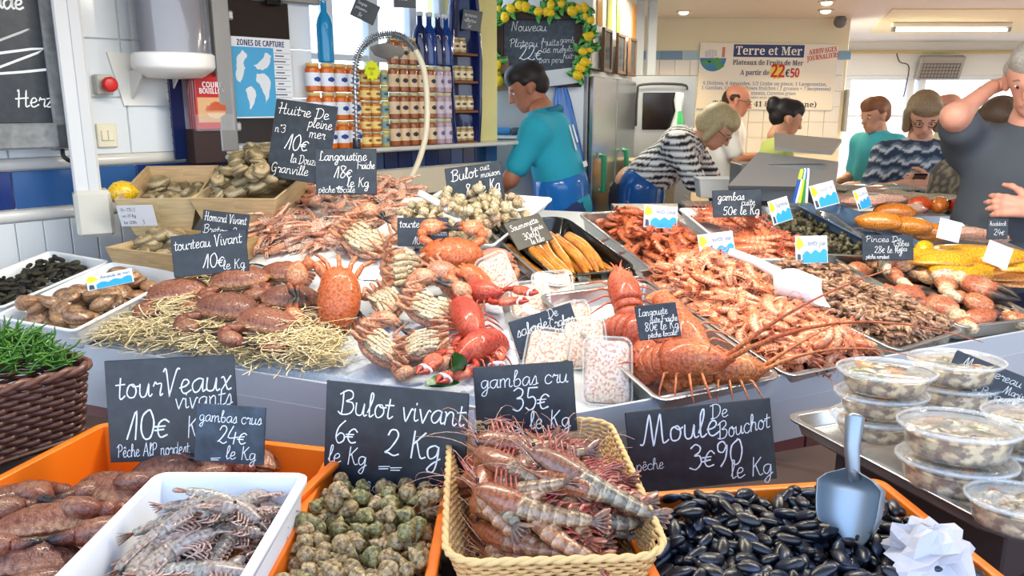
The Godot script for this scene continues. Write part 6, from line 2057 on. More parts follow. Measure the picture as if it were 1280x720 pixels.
	slate("price_slate", [Transform3D(Vector3(0.9918, 0.1277, 0), Vector3(-0.1257, 0.9767, -0.1736), Vector3(-0.0222, 0.1722, 0.9848), Vector3(-0.115, 1.189, -2.66)), 0.1884, 0.1338], [["Bulot", 0.1, 0.66, 0.26, 0.06], ["cuit", 0.62, 0.84, 0.14, 0.04], ["maison", 0.62, 0.66, 0.15, 0.06], ["8€ le Kg", 0.32, 0.24, 0.3, 0.08, 0.62], ["==", 0.3, 0.14, 0.1]], "slate reading Bulot cuit maison 8 euros in the white whelk tray")
	slate("price_slate", [Transform3D(Vector3(1, 0, 0), Vector3(0, 0.9848, -0.1736), Vector3(0, 0.1736, 0.9848), Vector3(-0.257, 1.117, -2.28)), 0.1480, 0.0830], [["tourteau cuit", 0.04, 0.66, 0.26, 0.0, 0.85], ["maison", 0.66, 0.38, 0.22], ["10€", 0.3, 0.08, 0.26]], "slate reading tourteau cuit behind the orange cooked crab")
	slate("price_slate", [Transform3D(Vector3(0.7857, 0.1612, -0.5973), Vector3(-0.4737, 0.7777, -0.4132), Vector3(0.3979, 0.6076, 0.6874), Vector3(0.071, 1.116, -2.31)), 0.1339, 0.0934], [["Saumonette", 0.08, 0.66, 0.2, 0.03], ["fumée", 0.56, 0.46, 0.17], ["30€60", 0.28, 0.26, 0.22], ["le kilo", 0.4, 0.05, 0.18]], "brownish slate reading Saumonette fumée lying on the smoked sticks", "price slates on the stall", M.slate_brown)
	slate("price_slate", [Transform3D(Vector3(0.9368, 0.2447, -0.2501), Vector3(-0.3104, 0.9111, -0.2711), Vector3(0.1616, 0.3316, 0.9295), Vector3(0.094, 0.95, -1.82)), 0.1599, 0.0930], [["salade", 0.06, 0.55, 0.28, 0.02], ["De", 0.6, 0.78, 0.22], ["Crabes", 0.58, 0.5, 0.24], ["Royale", 0.62, 0.24, 0.2], ["10€", 0.25, 0.12, 0.3]], "tilted slate reading salade De Crabes among the clear boxes")
	slate("price_slate", [Transform3D(Vector3(0.9776, 0.0526, -0.2036), Vector3(-0.1328, 0.9051, -0.404), Vector3(0.1631, 0.422, 0.8918), Vector3(0.331, 1.01, -1.71)), 0.0982, 0.0783], [["Langouste", 0.06, 0.68, 0.22, 0.0, 0.7], ["cuite Fraiche", 0.3, 0.46, 0.18], ["80€ le Kg", 0.15, 0.24, 0.24], ["pêche locale", 0.2, 0.05, 0.15]], "slate reading Langouste cuite lying on the spiny lobsters")
	slate("price_slate", [Transform3D(Vector3(0.9922, 0.0144, -0.1236), Vector3(-0.0397, 0.978, -0.2046), Vector3(0.1179, 0.2079, 0.971), Vector3(0.717, 1.168, -2.53)), 0.1618, 0.0859], [["gambas", 0.1, 0.62, 0.28, 0.0], ["cuite", 0.58, 0.42, 0.24], ["50€ le Kg", 0.2, 0.08, 0.3, 0.0, 0.75]], "slate reading gambas cuite 50 euros over the white tray of king prawns")
	slate("price_slate", [Transform3D(Vector3(0.9733, -0.0437, -0.2252), Vector3(-0.0132, 0.9694, -0.2453), Vector3(0.229, 0.2417, 0.9429), Vector3(1.13, 1.061, -2.36)), 0.1776, 0.0763], [["Pinces De", 0.06, 0.72, 0.22, 0.0, 0.7], ["Crabes", 0.6, 0.56, 0.22], ["Cuites", 0.62, 0.36, 0.2], ["28€ le Kg", 0.22, 0.28, 0.26, 0.0, 0.55], ["pêche nordest", 0.06, 0.06, 0.16]], "slate reading Pinces De Crabes Cuites behind the crab claws")
	slate("price_slate", [Transform3D(Vector3(0.8672, -0.3117, 0.3884), Vector3(0.3968, 0.9037, -0.1609), Vector3(-0.3008, 0.2936, 0.9073), Vector3(0.918, 0.96, -1.47)), 0.1545, 0.0687], [["Macquereau", 0.12, 0.66, 0.24, 0.0, 0.7], ["Mariné", 0.66, 0.36, 0.2], ["6€", 0.32, 0.36, 0.26], ["la Barquette", 0.3, 0.1, 0.22, 0.0, 0.62]], "slate reading Macquereau 6 euros la Barquette leaning on the clear tubs")
	slate("price_slate", [Transform3D(Vector3(1, 0, 0), Vector3(0, 0.9903, -0.1392), Vector3(0, 0.1392, 0.9903), Vector3(1.595, 1.084, -2.6)), 0.0684, 0.0682], [["haddock", 0.1, 0.66, 0.2], ["24€", 0.3, 0.2, 0.3]], "tiny slate standing behind the smoked haddock")
	wave_tag([Transform3D(Vector3(0.9228, 0.1478, -0.3559), Vector3(-0.2993, 0.8565, -0.4205), Vector3(0.2427, 0.4945, 0.8346), Vector3(-1.048, 1.053, -2.04)), 0.1124, 0.0396], "Amande de mer", "wave tag standing in the dog cockles")
	wave_tag([Transform3D(Vector3(0.9805, -0.0946, -0.1723), Vector3(0.0486, 0.9659, -0.2542), Vector3(0.1905, 0.2408, 0.9517), Vector3(0.484, 1.122, -2.59)), 0.1161, 0.0744], "Crevette Grande", "wave tag standing in the deep tray of orange prawns")
	wave_tag([Transform3D(Vector3(0.978, 0.0942, -0.186), Vector3(-0.1405, 0.957, -0.2539), Vector3(0.154, 0.2744, 0.9492), Vector3(0.591, 1.088, -2.25)), 0.1075, 0.0735], "Crevette rose", "wave tag standing behind the pink prawns")
	wave_tag([Transform3D(Vector3(0.8627, 0.1718, -0.4757), Vector3(-0.2777, 0.947, -0.1616), Vector3(0.4227, 0.2715, 0.8646), Vector3(0.854, 1.155, -2.5)), 0.0841, 0.0765], "Bigorneau", "wave tag standing between king prawns and winkles")
	wave_tag([Transform3D(Vector3(0.9811, -0.0153, -0.1931), Vector3(-0.0322, 0.9702, -0.2402), Vector3(0.191, 0.2419, 0.9513), Vector3(0.883, 1.06, -2.31)), 0.1036, 0.0823], "Crevette grise", "wave tag standing at the back of the grey shrimps")
	wave_tag([Transform3D(Vector3(0.9531, 0.21, -0.2178), Vector3(-0.2686, 0.9187, -0.2895), Vector3(0.1394, 0.3344, 0.9321), Vector3(1.073, 1.179, -2.71)), 0.0918, 0.0824], "Saumon", "wave tag behind the winkles beside the pens")
	wave_tag([Transform3D(Vector3(0.8628, 0.1965, -0.4658), Vector3(-0.3249, 0.9214, -0.2133), Vector3(0.3873, 0.3354, 0.8588), Vector3(1.213, 1.167, -2.735)), 0.0644, 0.0728], "Lieu", "wave tag lying beside the roe")
	paper_tag("paper_label", [Transform3D(Vector3(0.9712, -0.2384, 0), Vector3(0.2313, 0.9423, -0.2419), Vector3(0.0577, 0.2349, 0.9703), Vector3(1.333, 1.111, -2.42)), 0.0728, 0.0632], "blank white label standing behind the haddock", [])
	paper_tag("paper_label", [Transform3D(Vector3(0.9328, -0.3605, 0), Vector3(0.3498, 0.905, -0.2419), Vector3(0.0872, 0.2257, 0.9703), Vector3(1.414, 1.056, -2.3)), 0.0796, 0.0671], "blank white label standing on the brown smoked fillets", [])
	paper_tag("paper_label", [Transform3D(Vector3(0.9998, 0.0223, 0), Vector3(-0.0215, 0.961, 0.2756), Vector3(0.0062, -0.2756, 0.9613), Vector3(-1.167, 1.145, -2.487)), 0.1131, 0.0703], "printed white label on the front of the oyster crate", [["HUITRES", 0.1, 0.72, 0.16], ["no 20 kg", 0.1, 0.45, 0.14], ["lot 2084", 0.1, 0.12, 0.14], ["3", 0.6, 0.1, 0.2]])
	paper_tag("paper_label", [Transform3D(Vector3(0.9911, 0.133, 0), Vector3(-0.1301, 0.9695, -0.2079), Vector3(-0.0277, 0.2061, 0.9781), Vector3(-0.081, 0.936, -1.3)), 0.0452, 0.0609], "white paper slip tucked beside the gambas slate", [["origine", 0.2, 0.6, 0.12], ["lot 7", 0.3, 0.4, 0.1]])

# ---------------------------------------------------------------- things on and along the left wall
func wall_thing(called: String, label: String, category: String, u: float, y: float, z: float, group := "") -> Node3D:
	return thing(called, label, category, WALL * Transform3D(Basis(), Vector3(u, y, z)), group)

func jar(u: float, y: float, z: float, kind: int, proto: Dictionary) -> void:
	var at := WALL * Transform3D(Basis(Vector3.UP, rng.randf_range(-0.3, 0.3)), Vector3(u, y, z))
	var labels := ["tall jar of orange fish soup with a blue and white label", "small jar of golden preserve in a stack", "jar with a beige paper label on the window shelf", "pale lilac jar on the window shelf", "small green jar on the window shelf", "squat jar on a shelf of the boat-shaped rack"]
	var groups := ["fish soup jars at the window", "golden preserve jars", "beige labelled jars", "pale jars at the window", "green jars at the window", "jars in the boat-shaped rack"]
	if not proto.has(kind):
		var r: float = [0.031, 0.026, 0.026, 0.023, 0.018, 0.022][kind]
		var h: float = [0.115, 0.066, 0.118, 0.118, 0.066, 0.07][kind]
		var body: Color = [lin(206, 104, 30), lin(186, 110, 30), lin(150, 84, 40), lin(176, 150, 160), lin(176, 170, 90), lin(170, 140, 90)][kind]
		var lab: Color = [lin(226, 232, 240), lin(232, 206, 130), lin(222, 196, 160), lin(206, 196, 206), lin(120, 150, 160), lin(226, 214, 180)][kind]
		var o := thing("preserve_jar", labels[kind], "jar", at, groups[kind])
		var b := MB.new()
		b.lathe([Vector2(0.01, 0), Vector2(r * 0.94, 0), Vector2(r, 0.005), Vector2(r, h * 0.78), Vector2(r * 0.8, h * 0.87), Vector2(0.01, h * 0.87)], 16, body)
		obj("glass", b, M.gloss, o)
		b = MB.new()
		b.lathe([Vector2(0.01, h * 0.87), Vector2(r * 0.84, h * 0.87), Vector2(r * 0.86, h * 0.98), Vector2(r * 0.8, h), Vector2(0.01, h)], 16, lin(206, 196, 150) if kind != 0 else lin(226, 190, 120))
		obj("lid", b, M.gloss, o)
		b = MB.new()
		b.lathe([Vector2(r * 1.01, h * 0.2), Vector2(r * 1.02, h * 0.2), Vector2(r * 1.02, h * 0.66), Vector2(r * 1.01, h * 0.66)], 16, lab, Vector3.ZERO, Vector2.ONE, true)
		var l := obj("paper_band", b, M.matte, o)
		b = MB.new()
		var print_col: Color = [lin(40, 70, 150), lin(150, 90, 40), lin(56, 56, 66), lin(120, 100, 140), lin(60, 90, 60), lin(110, 70, 40)][kind]
		b.sweep([Vector3(-r * 0.5, h * 0.43, r * 0.9), Vector3(0, h * 0.43, r * 1.03), Vector3(r * 0.5, h * 0.43, r * 0.9)], [Vector2(0.002, h * 0.05), Vector2(0.002, h * 0.11), Vector2(0.002, h * 0.05)], 6, print_col, Vector3.UP)
		obj("print", b, M.matte, l)
		proto[kind] = o
	else:
		copy(proto[kind], at)

func bottle(u: float, y: float, z: float, col: Color, h: float, label: String) -> void:
	var o := wall_thing("glass_bottle", label, "bottle", u, y, z, "blue bottles by the window")
	var b := MB.new()
	b.lathe([Vector2(0.01, 0), Vector2(0.03, 0), Vector2(0.034, 0.006), Vector2(0.034, h * 0.58), Vector2(0.028, h * 0.68), Vector2(0.013, h * 0.78), Vector2(0.0125, h * 0.97), Vector2(0.015, h * 0.975), Vector2(0.015, h), Vector2(0.004, h)], 18, Color.WHITE)
	var m := StandardMaterial3D.new()
	m.albedo_color = col
	m.roughness = 0.06
	m.backlight_enabled = true
	m.backlight = Color(col.r * 0.7, col.g * 0.7, col.b * 0.7)
	obj("body", b, m, o)
	b = MB.new()
	b.lathe([Vector2(0.004, h * 0.94), Vector2(0.0165, h * 0.94), Vector2(0.0165, h + 0.004), Vector2(0.004, h + 0.004)], 14, lin(200, 206, 210))
	obj("cap", b, M.gloss, o)

func wall_things() -> void:
	var b := MB.new()
	# framed chalkboard at the left edge
	var cb := wall_thing("framed_chalkboard", "large framed chalkboard with white chalk writing beside the white post", "chalkboard", 0.1748, 1.3793, 0.12)
	b.box(Vector3(-0.32, 0.4, 0), Vector3(0.5, 0.64, 0.014), Color.WHITE, 0.002)
	obj("board", b, M.slate, cb)
	for q in [[Vector3(-0.035, 0.36, 0.004), Vector3(0.075, 0.72, 0.03)], [Vector3(-0.32, 0.04, 0.004), Vector3(0.64, 0.08, 0.03)], [Vector3(-0.6, 0.36, 0.004), Vector3(0.08, 0.72, 0.03)]]:
		b = MB.new()
		b.box(q[0], q[1], lin(150, 152, 152), 0.006)
		obj("frame_rail", b, M.rough_paint, cb)
	var t := MB.new()
	scribe(t, "salade", -0.27, 0.42, 0.05, Color(0.86, 0.87, 0.85), 0.006)
	scribe(t, "marée", -0.3, 0.5, 0.045, Color(0.86, 0.87, 0.85), 0.006)
	scribe(t, "~", -0.36, 0.25, 0.085, Color(0.86, 0.87, 0.85), 0.007)
	scribe(t, "Herz", -0.17, 0.13, 0.048, Color(0.86, 0.87, 0.85), 0.004)
	for i in t.v.size():
		t.v[i].z = 0.0085
	obj("chalk_lettering", t, M.chalk, cb)
	# white square post with its foot
	var po := Node3D.new()
	po.name = "trim_2"
	po.set_meta("kind", "structure")
	add_child(po)
	po.transform = WALL * Transform3D(Basis(Vector3.UP, -0.3), Vector3(0.1565, 1.1030, 0.2))
	b = MB.new()
	b.box(Vector3(0, 0.66, 0), Vector3(0.078, 1.14, 0.07), lin(206, 208, 208), 0.006)
	b.box(Vector3(0.018, 0.66, 0.036), Vector3(0.032, 1.14, 0.006), lin(198, 200, 200), 0.002)
	obj("post", b, M.paint, po)
	b = MB.new()
	b.box(Vector3(0.01, 0.07, 0.01), Vector3(0.11, 0.15, 0.1), lin(198, 196, 184), 0.012)
	obj("foot", b, M.paint, po)
	# black hook and pipe under the chalkboard
	var hk := wall_thing("wall_hook", "black hooked pipe on a grey bracket under the chalkboard", "hook", 0.1465, 1.3818, 0.01)
	b = MB.new()
	b.box(Vector3(0, 0.0, 0.02), Vector3(0.05, 0.03, 0.04), lin(170, 172, 172), 0.004)
	obj("bracket", b, M.plastic, hk)
	b = MB.new()
	b.sweep(smooth([Vector3(0, -0.01, 0.04), Vector3(0.0, -0.035, 0.045), Vector3(0.02, -0.05, 0.05), Vector3(0.045, -0.045, 0.05)], 4), [0.007], 8, lin(24, 24, 26))
	obj("pipe", b, M.plastic, hk)
	# emergency stop
	var es := wall_thing("emergency_button", "red round stop button on a pale grey box", "switch", 0.3058, 1.5822, 0.012)
	b = MB.new()
	b.box(Vector3(0, 0, 0.02), Vector3(0.055, 0.068, 0.04), lin(196, 194, 186), 0.005)
	obj("box", b, M.plastic, es)
	b = MB.new()
	var bs := Basis(Vector3.RIGHT, PI / 2)
	b.sweep([Vector3(0.004, 0, 0.04), Vector3(0.004, 0, 0.058), Vector3(0.004, 0, 0.06), Vector3(0.004, 0, 0.075), Vector3(0.004, 0, 0.08)], [0.014, 0.014, 0.025, 0.025, 0.018], 18, lin(206, 34, 30))
	obj("red_knob", b, M.plastic, es)
	var sw := wall_thing("light_switch", "cream light switch plate on the white tiles", "switch", 0.3056, 1.4114, 0.012)
	b = MB.new()
	b.box(Vector3(0, 0, 0.005), Vector3(0.066, 0.082, 0.012), lin(232, 226, 198), 0.003)
	obj("plate", b, M.plastic, sw)
	for x in [-0.011, 0.011]:
		b = MB.new()
		b.box(Vector3(x, 0, 0.013), Vector3(0.02, 0.036, 0.008), lin(238, 232, 206), 0.002)
		obj("rocker", b, M.plastic, sw)
	# towel dispenser: a smoky cylinder on a white bracket
	var dp := wall_thing("towel_dispenser", "smoky clear cylinder dispenser on a white wall bracket", "dispenser", 0.5052, 1.6319, 0.15)
	b = MB.new()
	b.lathe([Vector2(0.01, -0.03), Vector2(0.09, -0.025), Vector2(0.13, 0.0), Vector2(0.137, 0.012), Vector2(0.137, 0.05), Vector2(0.13, 0.056), Vector2(0.01, 0.056)], 32, lin(236, 236, 232))
	obj("dish", b, M.white_plastic, dp)
	b = MB.new()
	b.lathe([Vector2(0.126, 0.05), Vector2(0.128, 0.05), Vector2(0.128, 0.42), Vector2(0.126, 0.42)], 32, Color.WHITE, Vector3.ZERO, Vector2.ONE, true)
	obj("clear_cover", b, glass_mat(Color(0.55, 0.56, 0.6, 0.35)), dp)
	b = MB.new()
	b.lathe([Vector2(0.01, 0.056), Vector2(0.095, 0.056), Vector2(0.1, 0.06), Vector2(0.1, 0.32), Vector2(0.01, 0.32)], 28, lin(196, 194, 200))
	obj("paper_roll", b, M.matte, dp)
	b = MB.new()
	b.plate(PackedVector2Array([Vector2(-0.12, -0.12), Vector2(0.06, -0.12), Vector2(0.06, 0.06), Vector2(-0.16, 0.06)]), 0.012, lin(232, 232, 226), Transform3D(Basis(), Vector3(-0.01, 0, -0.135)))
	for x in [-0.1, 0.03]:
		b.plate(PackedVector2Array([Vector2(0, -0.1), Vector2(0.12, 0.0), Vector2(0, 0.0)]), 0.006, lin(228, 228, 222), Transform3D(Basis(Vector3(0, 0, 1), Vector3.UP, Vector3(-1, 0, 0)), Vector3(x, 0, -0.13)))
	obj("bracket", b, M.white_plastic, dp)
	# leaflet, packet stand
	var lf := wall_thing("leaflet", "dark blue leaflet standing on the tiled ledge", "leaflet", 0.5443, 1.3192, 0.06)
	b = MB.new()
	b.box(Vector3(0, 0.15, 0), Vector3(0.075, 0.3, 0.006), lin(24, 40, 84), 0.001, Basis(Vector3.UP, 0.5))
	obj("sheet", b, M.gloss, lf)
	b = MB.new()
	for k in 9:
		b.box(Vector3(-0.032, 0.03 + 0.03 * k, 0.02), Vector3(0.012, 0.004, 0.004), lin(20, 20, 22), 0.001)
	obj("spiral", b, M.plastic, lf)
	var bx := wall_thing("brown_box", "dark brown box carrying a rack of red food packets", "box", 0.6371, 1.3031, 0.07)
	b = MB.new()
	b.box(Vector3(0, 0.062, 0), Vector3(0.125, 0.125, 0.08), lin(58, 40, 40), 0.003)
	obj("carton", b, M.matte, bx)
	var rk := wall_thing("packet_rack", "clear rack of red stock packets on the brown box", "rack", 0.6573, 1.4210, 0.07)
	b = MB.new()
	b.box(Vector3(0, 0.03, 0.052), Vector3(0.15, 0.06, 0.003), Color.WHITE, 0.001)
	b.box(Vector3(0, 0.001, 0.0), Vector3(0.15, 0.003, 0.1), Color.WHITE, 0.001)
	b.box(Vector3(-0.075, 0.1, 0.0), Vector3(0.003, 0.2, 0.1), Color.WHITE, 0.001)
	b.box(Vector3(0.075, 0.1, 0.0), Vector3(0.003, 0.2, 0.1), Color.WHITE, 0.001)
	obj("clear_walls", b, M.glass, rk)
	for k in 4:
		var pk := wall_thing("food_packet", "red packet of stock in the clear rack" if k else "front red packet of stock reading COURT BOUILLON", "packet", 0.6573, 1.4210, 0.07, "red packets in the clear rack")
		b = MB.new()
		b.box(Vector3(0, 0.1, 0.036 - 0.018 * k), Vector3(0.13, 0.19 + 0.012 * k, 0.014), lin(196, 40, 34), 0.003)
		obj("sachet", b, M.gloss, pk)
		if k == 0:
			b = MB.new()
			b.box(Vector3(0, 0.075, 0.0436), Vector3(0.12, 0.09, 0.001), lin(214, 170, 120), 0.0005)
			b.ball(Vector3(0.01, 0.075, 0.044), Vector3(0.045, 0.03, 0.002), [lin(190, 90, 50), lin(226, 200, 160)], 6, 12, Basis(), 0.3, 3)
			obj("picture", b, M.gloss, pk)
			var wm := cmat(Color(0.95, 0.95, 0.95), 0.5)
			printed("COURT", 0.02, wm, pk, Vector3(0.0, 0.165, 0.0445), false, true, 0.075)
			printed("BOUILLON", 0.02, wm, pk, Vector3(0.0, 0.143, 0.0445), false, true, 0.1)
	# steel framed hatch with the map poster
	var ht := wall_thing("steel_hatch", "stainless steel framed hatch with a dark sliding panel", "hatch", 0.7436, 1.3727, 0.04)
	b = MB.new()
	b.box(Vector3(-0.03, 0.45, 0.03), Vector3(0.07, 0.96, 0.09), lin(150, 150, 148), 0.004)
	b.box(Vector3(0.2, 0.6, -0.01), Vector3(0.5, 0.12, 0.04), lin(176, 172, 162), 0.004)
	obj("steel_frame", b, M.steel_dull, ht)
	b = MB.new()
	b.box(Vector3(0.155, 0.265, -0.012), Vector3(0.3, 0.54, 0.016), lin(44, 34, 30), 0.002)
	obj("dark_panel", b, M.gloss, ht)
	for y in [0.06, 0.47]:
		b = MB.new()
		b.box(Vector3(0.03, y, 0.012), Vector3(0.045, 0.035, 0.02), lin(196, 198, 198), 0.006)
		obj("hinge", b, M.steel_dull, ht)
	b = MB.new()
	b.box(Vector3(0.225, 0.555, 0.02), Vector3(0.06, 0.07, 0.02), lin(40, 40, 42), 0.003)
	b.sweep([Vector3(0.225, 0.555, 0.03), Vector3(0.225, 0.555, 0.042)], [0.016], 12, lin(190, 190, 190))
	obj("lock", b, M.steel_dull, ht)
	poster()
	# hose
	hose()
	jars_and_bottles()

func poster() -> void:
	var po := wall_thing("map_poster", "blue and white poster headed ZONES DE CAPTURE with a world map", "poster", 0.7730, 1.4633, 0.055)
	var w := 0.262
	var h := 0.305
	var b := MB.new()
	b.box(Vector3(w * 0.5, h * 0.5, 0), Vector3(w, h, 0.002), lin(226, 230, 234), 0.0005)
	obj("sheet", b, M.plastic, po)
	b = MB.new()
	b.box(Vector3(w * 0.36, h * 0.45, 0.0016), Vector3(w * 0.68, h * 0.86, 0.0008), lin(70, 160, 206), 0.0002)
	obj("sea_print", b, M.plastic, po)
	b = MB.new()
	var lands := [[0.06, 0.52, 0.08, 0.6, 0.1, 0.76, 0.2, 0.84, 0.26, 0.78, 0.2, 0.7, 0.22, 0.62, 0.16, 0.5, 0.12, 0.44], [0.2, 0.36, 0.28, 0.4, 0.36, 0.33, 0.34, 0.24, 0.27, 0.12, 0.24, 0.12, 0.22, 0.26], [0.36, 0.66, 0.48, 0.72, 0.56, 0.82, 0.66, 0.78, 0.62, 0.68, 0.5, 0.6, 0.4, 0.62], [0.4, 0.56, 0.52, 0.56, 0.62, 0.46, 0.58, 0.28, 0.52, 0.18, 0.5, 0.3, 0.44, 0.42, 0.38, 0.46]]
	for l in lands:
		var pg := PackedVector2Array()
		var i := 0
		while i < l.size():
			pg.append(Vector2(l[i] * w, l[i + 1] * h))
			i += 2
		var plain_pg := pg
		for rep in 2:
			var fine := PackedVector2Array()
			for q in pg.size():
				fine.append(pg[q])
				fine.append(pg[q].lerp(pg[(q + 1) % pg.size()], 0.5) + Vector2(rng.randf_range(-1, 1), rng.randf_range(-1, 1)) * w * 0.018 / (rep + 1))
			pg = fine
		if Geometry2D.triangulate_polygon(pg).is_empty():
			pg = plain_pg
		b.plate(pg, 0.0006, lin(216, 222, 226), Transform3D(Basis(), Vector3(0, 0, 0.0024)))
	obj("land_print", b, M.plastic, po)
	b = MB.new()
	for k in 11:
		b.box(Vector3(w * 0.84, h * (0.82 - 0.07 * k), 0.0018), Vector3(w * 0.26, 0.0016, 0.0006), lin(110, 116, 130), 0.0001)
		b.box(Vector3(w * 0.8, h * (0.855 - 0.07 * k), 0.0018), Vector3(w * (0.1 + 0.05 * (k % 3)), 0.005, 0.0006), lin(90, 96, 112), 0.0001)
	obj("table_print", b, M.plastic, po)
	printed("ZONES DE CAPTURE", 0.022, cmat(Color(0.16, 0.16, 0.4), 0.5), po, Vector3(w * 0.5, h * 0.93, 0.0022), false, true, w * 0.78)

func hose() -> void:
	var o := wall_thing("spray_hose", "steel spring rinse tap arching over to a pale hose", "tap", 0, 0, 0)
	var pts := [Vector3(1.2337, 1.3443, 0.2), Vector3(1.2371, 1.4849, 0.2), Vector3(1.2421, 1.6516, 0.2), Vector3(1.2640, 1.7401, 0.22), Vector3(1.3163, 1.7852, 0.25), Vector3(1.3844, 1.7970, 0.28), Vector3(1.4353, 1.7767, 0.3), Vector3(1.4648, 1.7388, 0.32)]
	var sm := smooth(pts, 8)
	var b := MB.new()
	b.sweep(sm, [0.007], 8, lin(170, 174, 176))
	obj("riser", b, M.steel, o)
	b = MB.new()
	var coil := []
	var n := sm.size() * 5
	for i in n:
		var f := i / float(n - 1) * (sm.size() - 1)
		var k := mini(int(f), sm.size() - 2)
		var p: Vector3 = sm[k].lerp(sm[k + 1], f - k)
		var t: Vector3 = (sm[k + 1] - sm[k]).normalized()
		var s := t.cross(Vector3.BACK).normalized()
		var u := s.cross(t)
		var a := i * 1.35
		coil.append(p + (s * cos(a) + u * sin(a)) * 0.016)
	b.sweep(coil, [0.0024], 5, lin(150, 154, 156))
	obj("spring", b, M.steel_dull, o)
	b = MB.new()
	b.sweep(smooth([pts[7], Vector3(1.4932, 1.6551, 0.34), Vector3(1.4890, 1.5171, 0.36), Vector3(1.4580, 1.3854, 0.38), Vector3(1.3922, 1.2727, 0.4), Vector3(1.3113, 1.1899, 0.42)], 6), [0.0125], 10, lin(222, 214, 186))
	obj("hose", b, M.plastic, o)
	b = MB.new()
	b.sweep([pts[0] + Vector3(0, -0.02, 0), pts[0] + Vector3(0, 0.03, 0)], [0.02, 0.016], 12, lin(30, 32, 36))
	obj("base", b, M.plastic, o)

func jars_and_bottles() -> void:
	var proto := {}
	# orange soup jars
	for c in [[1.13, 3], [1.2, 3], [1.265, 3], [1.33, 3]]:
		for r in c[1]:
			jar(c[0], 1.331 + r * 0.118, 0.06, 0, proto)
	for c in [1.39, 1.445]:
		for r in 5:
			jar(c, 1.331 + r * 0.067, 0.06, 1, proto)
	for r in 5:
		jar(1.485, 1.331 + r * 0.067, 0.08, 4, proto)
	for c in 5:
		for r in (4 if c < 3 else 3):
			jar(1.53 + c * 0.055, 1.331 + r * 0.119, 0.09, 2, proto)
	for c in 2:
		for r in 3:
			jar(1.805 + c * 0.05, 1.331 + r * 0.119, 0.09, 3, proto)
	bottle(1.2, 1.685, 0.06, Color(0.1, 0.55, 0.75), 0.26, "tall turquoise glass bottle on top of the soup jars")
	for k in 4:
		bottle([1.695, 1.75, 1.805, 1.855][k], 1.69, 0.09, Color(0.03, 0.22, 0.5) if k % 2 else Color(0.02, 0.1, 0.3), 0.23, "dark blue glass bottle standing on the jars at the window")
	var st := wall_thing("price_star", "neon yellow star shaped price card on the jars", "price card", 1.3828, 1.6575, 0.13)
	var b := MB.new()
	var pg := PackedVector2Array()
	for k in 20:
		var a := TAU * k / 20.0
		var r := 0.045 if k % 2 else 0.034
		pg.append(Vector2(cos(a) * r, sin(a) * r))
	b.plate(pg, 0.002, lin(226, 236, 30))
	obj("card", b, M.plastic, st)
	chalk(st, [["soupe", 0.2, 0.55, 0.2], ["8€", 0.3, 0.2, 0.26]], 0.07, 0.07, 0.0016, M.chalk, lin(60, 60, 40), "ink_lettering")
	for i in st.get_child_count():
		if st.get_child(i).name == "ink_lettering":
			st.get_child(i).position.y = -0.035
	# fish ornament
	var fo := wall_thing("fish_ornament", "grey carved fish ornament lying on top of the jars", "ornament", 1.5206, 1.7440, 0.1)
	b = MB.new()
	b.sweep([Vector3(-0.12, 0.01, 0), Vector3(-0.09, 0.0, 0), Vector3(-0.03, 0, 0), Vector3(0.05, 0, 0), Vector3(0.1, 0.01, 0), Vector3(0.13, 0.02, 0)], [Vector2(0.004, 0.004), Vector2(0.016, 0.024), Vector2(0.024, 0.036), Vector2(0.018, 0.028), Vector2(0.008, 0.012), Vector2(0.004, 0.03)], 12, [lin(150, 146, 140), lin(128, 126, 124), lin(150, 146, 140)])
	obj("body", b, M.matte, fo)
	b = MB.new()
	b.plate(PackedVector2Array([Vector2(-0.04, 0.03), Vector2(0.0, 0.06), Vector2(0.05, 0.024)]), 0.004, lin(120, 118, 116))
	b.plate(PackedVector2Array([Vector2(-0.01, -0.03), Vector2(0.03, -0.055), Vector2(0.04, -0.022)]), 0.004, lin(120, 118, 116))
	obj("fins", b, M.matte, fo)
	# hanging slates over the window
	slate("hanging_slate", [Transform3D(Vector3(0.9054, -0.4246, 0), Vector3(0.4246, 0.9054, 0), Vector3(0, 0, 1), Vector3(-0.637, 1.863, -3.55)), 0.1062, 0.0825], [["Soupes", 0.1, 0.7, 0.16], ["poissons", 0.1, 0.45, 0.16], ["8€", 0.3, 0.12, 0.2]], "small slate hanging tilted in the window above the jars", "slates hung in the window")
	slate("hanging_slate", [Transform3D(Vector3(0.9994, -0.0339, 0), Vector3(0.0339, 0.9994, 0), Vector3(0, 0, 1), Vector3(-0.458, 1.918, -3.6)), 0.0957, 0.0743], [["vins", 0.2, 0.4, 0.3]], "small slate hanging high in the window", "slates hung in the window")
	slate("hanging_slate", [Transform3D(Vector3(0.9875, -0.1575, 0), Vector3(0.1575, 0.9875, 0), Vector3(0, 0, 1), Vector3(-0.199, 1.859, -4)), 0.0927, 0.0933], [["terrines", 0.1, 0.66, 0.18], ["rillettes", 0.1, 0.4, 0.18], ["5€", 0.3, 0.12, 0.2]], "small framed slate hanging on the boat-shaped rack", "slates hung in the window")
	boat_rack(proto)

